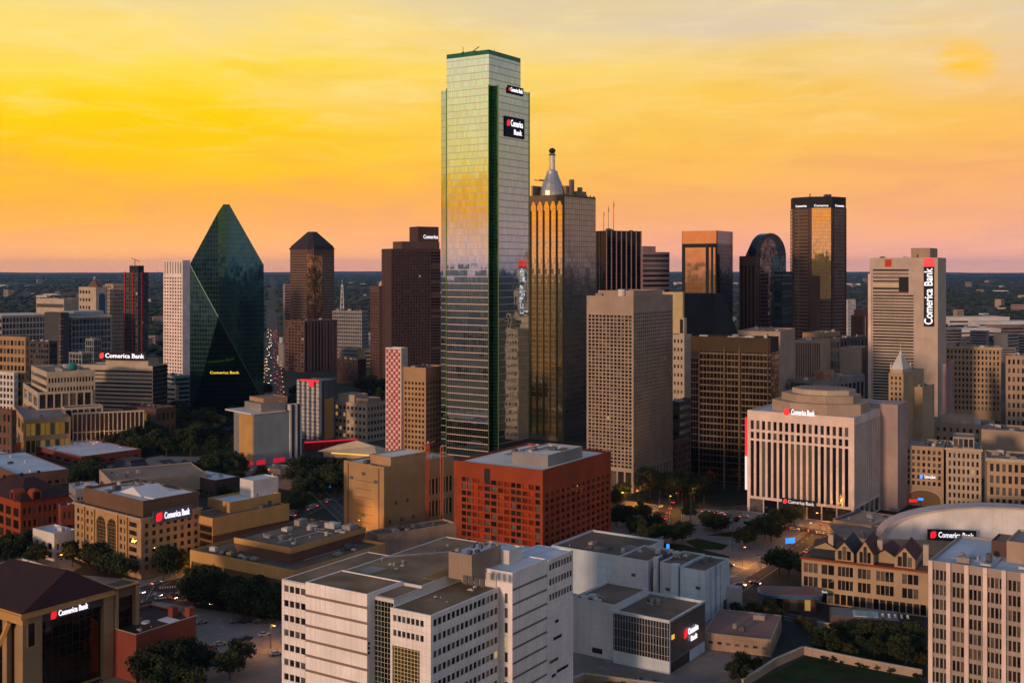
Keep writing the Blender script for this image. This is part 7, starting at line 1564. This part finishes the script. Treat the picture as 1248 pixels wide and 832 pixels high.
# low flyover on the plain at the right
c0, c1 = G(1150, 418), G(1270, 410); e = empty('flyover', 'long low concrete flyover on the plain beyond the beige hotel', 'bridge', (c0[0], c0[1], 0), atan2(c1[1]-c0[1], c1[0]-c0[0]))
MB().box(0, 420, -7, 7, 8, 9.6).build('deck', M['beige'], e); MB().box(0, 420, -7.3, -7.0, 9.0, 10.6).build('parapet', M['beige_pale'], e)
for k in range(14): MB().box(14+k*30, 16+k*30, -4, 4, 0, 7.99).build('pillar', M['beige'], e)
import numpy as np
def woodland(n, seed):
    g_ = np.random.default_rng(seed)
    t = (1+5**.5)/2; iv = np.array([(-1, t, 0), (1, t, 0), (-1, -t, 0), (1, -t, 0), (0, -1, t), (0, 1, t), (0, -1, -t), (0, 1, -t), (t, 0, -1), (t, 0, 1), (-t, 0, -1), (-t, 0, 1)])/1.902
    fc = np.array([(0, 11, 5), (0, 5, 1), (0, 1, 7), (0, 7, 10), (0, 10, 11), (1, 5, 9), (5, 11, 4), (11, 10, 2), (10, 7, 6), (7, 1, 8), (3, 9, 4), (3, 4, 2), (3, 2, 6), (3, 6, 8), (3, 8, 9), (4, 9, 5), (2, 4, 11), (6, 2, 10), (8, 6, 7), (9, 8, 1)])
    nf = int(n*.86); d = 1750*np.exp(g_.random(nf)**.9*2.6); a = g_.uniform(-.62, .62, nf)
    db = 500*np.exp(g_.random(n-nf)*3.2); ab = g_.uniform(.9, 2*pi-.9, n-nf)
    d = np.concatenate([d, db]); a = np.concatenate([a, ab]); x, y = d*np.sin(a), d*np.cos(a)
    # clearings
    k = (np.sin(x/310+1.3*np.sin(y/520))+np.sin(y/430+x/900)+g_.normal(0, .7, n)) > -1.0
    for ox, oy, r in OCC: k &= (x-ox)**2+((y-oy)*.7)**2 > r*r
    pvx, pvy = p.x, p.y; off = np.abs((x-pvx)*d0.y-(y-pvy)*d0.x); k &= off > 22
    x, y, d = x[k], y[k], d[k]; n = len(x)
    rad = (4.5+g_.random(n)*4.5)*(1+d/4500); hgt = (5.0+g_.random(n)*4.0)*(1+d/16000)
    V = iv[None]*(1+g_.normal(0, .16, (n, 12, 1))); V = V*np.stack([rad, rad, hgt*.55], 1)[:, None, :]; V[:, :, 0] += x[:, None]; V[:, :, 1] += y[:, None]; V[:, :, 2] += (hgt*.5)[:, None]
    me = bpy.data.meshes.new('woodland'); me.vertices.add(n*12); me.vertices.foreach_set('co', V.astype(np.float32).ravel())
    F_ = (fc[None]+np.arange(n)[:, None, None]*12).reshape(-1); nt_ = n*20; me.loops.add(nt_*3); me.loops.foreach_set('vertex_index', F_.astype(np.int32)); me.polygons.add(nt_)
    me.polygons.foreach_set('loop_start', np.arange(0, nt_*3, 3, dtype=np.int32)); me.polygons.foreach_set('loop_total', np.full(nt_, 3, dtype=np.int32)); me.update(calc_edges=True); me.validate()
    me.materials.append(M['leaves_far']); o = bpy.data.objects.new('woodland', me); link(o); tag(o, 'dark tree cover spreading over the plain to the horizon', None, None, 'stuff')
d0 = d
leaf_mat('leaves_far', (.016, .026, .014), (.034, .044, .020))
woodland(26000, 4)
# ---- low ridges at the edge of the plain
for k, (r0, base) in enumerate(((21000, 18), (27500, 30))):
    hm = MB(); N_ = 360; rr_ = random.Random(50+k); ph = [rr_.uniform(0, 6.28) for _ in range(6)]
    def hgt(a_): return base+base*.55*(sin(a_*7+ph[0])+.7*sin(a_*17+ph[1])+.5*sin(a_*41+ph[2])+.3*sin(a_*97+ph[3]))*.5
    v = []; f = []
    for i in range(N_):
        a_ = 2*pi*i/N_; hh_ = max(2, hgt(a_))
        v += [(r0*sin(a_), r0*cos(a_), -1), ((r0+900)*sin(a_), (r0+900)*cos(a_), hh_), ((r0+1900)*sin(a_), (r0+1900)*cos(a_), -1)]
    for i in range(N_):
        a_, c_ = i*3, ((i+1) % N_)*3; f += [(a_, c_, c_+1, a_+1), (a_+1, c_+1, c_+2, a_+2)]
    hm.raw(v, f); tag(hm.build('hills', M['ground']), 'low wooded ridge along the horizon', None, None, 'structure')
# ---- the evening air
HB = MB().box(-33000, 33000, -33000, 33000, -1, 330)
hz = NT('haze'); hz.t.nodes.clear(); vo = hz.n('ShaderNodeVolumePrincipled'); oo = hz.n('ShaderNodeOutputMaterial'); hz.l(vo.outputs[0], oo.inputs['Volume'])
vo.inputs['Color'].default_value = (.20, .46, 1.0, 1); vo.inputs['Density'].default_value = 1.8e-5; vo.inputs['Anisotropy'].default_value = .2
tag(HB.build('haze', hz.m), 'thin blue evening haze over the city and plain', None, None, 'stuff')
print(ALL_B)
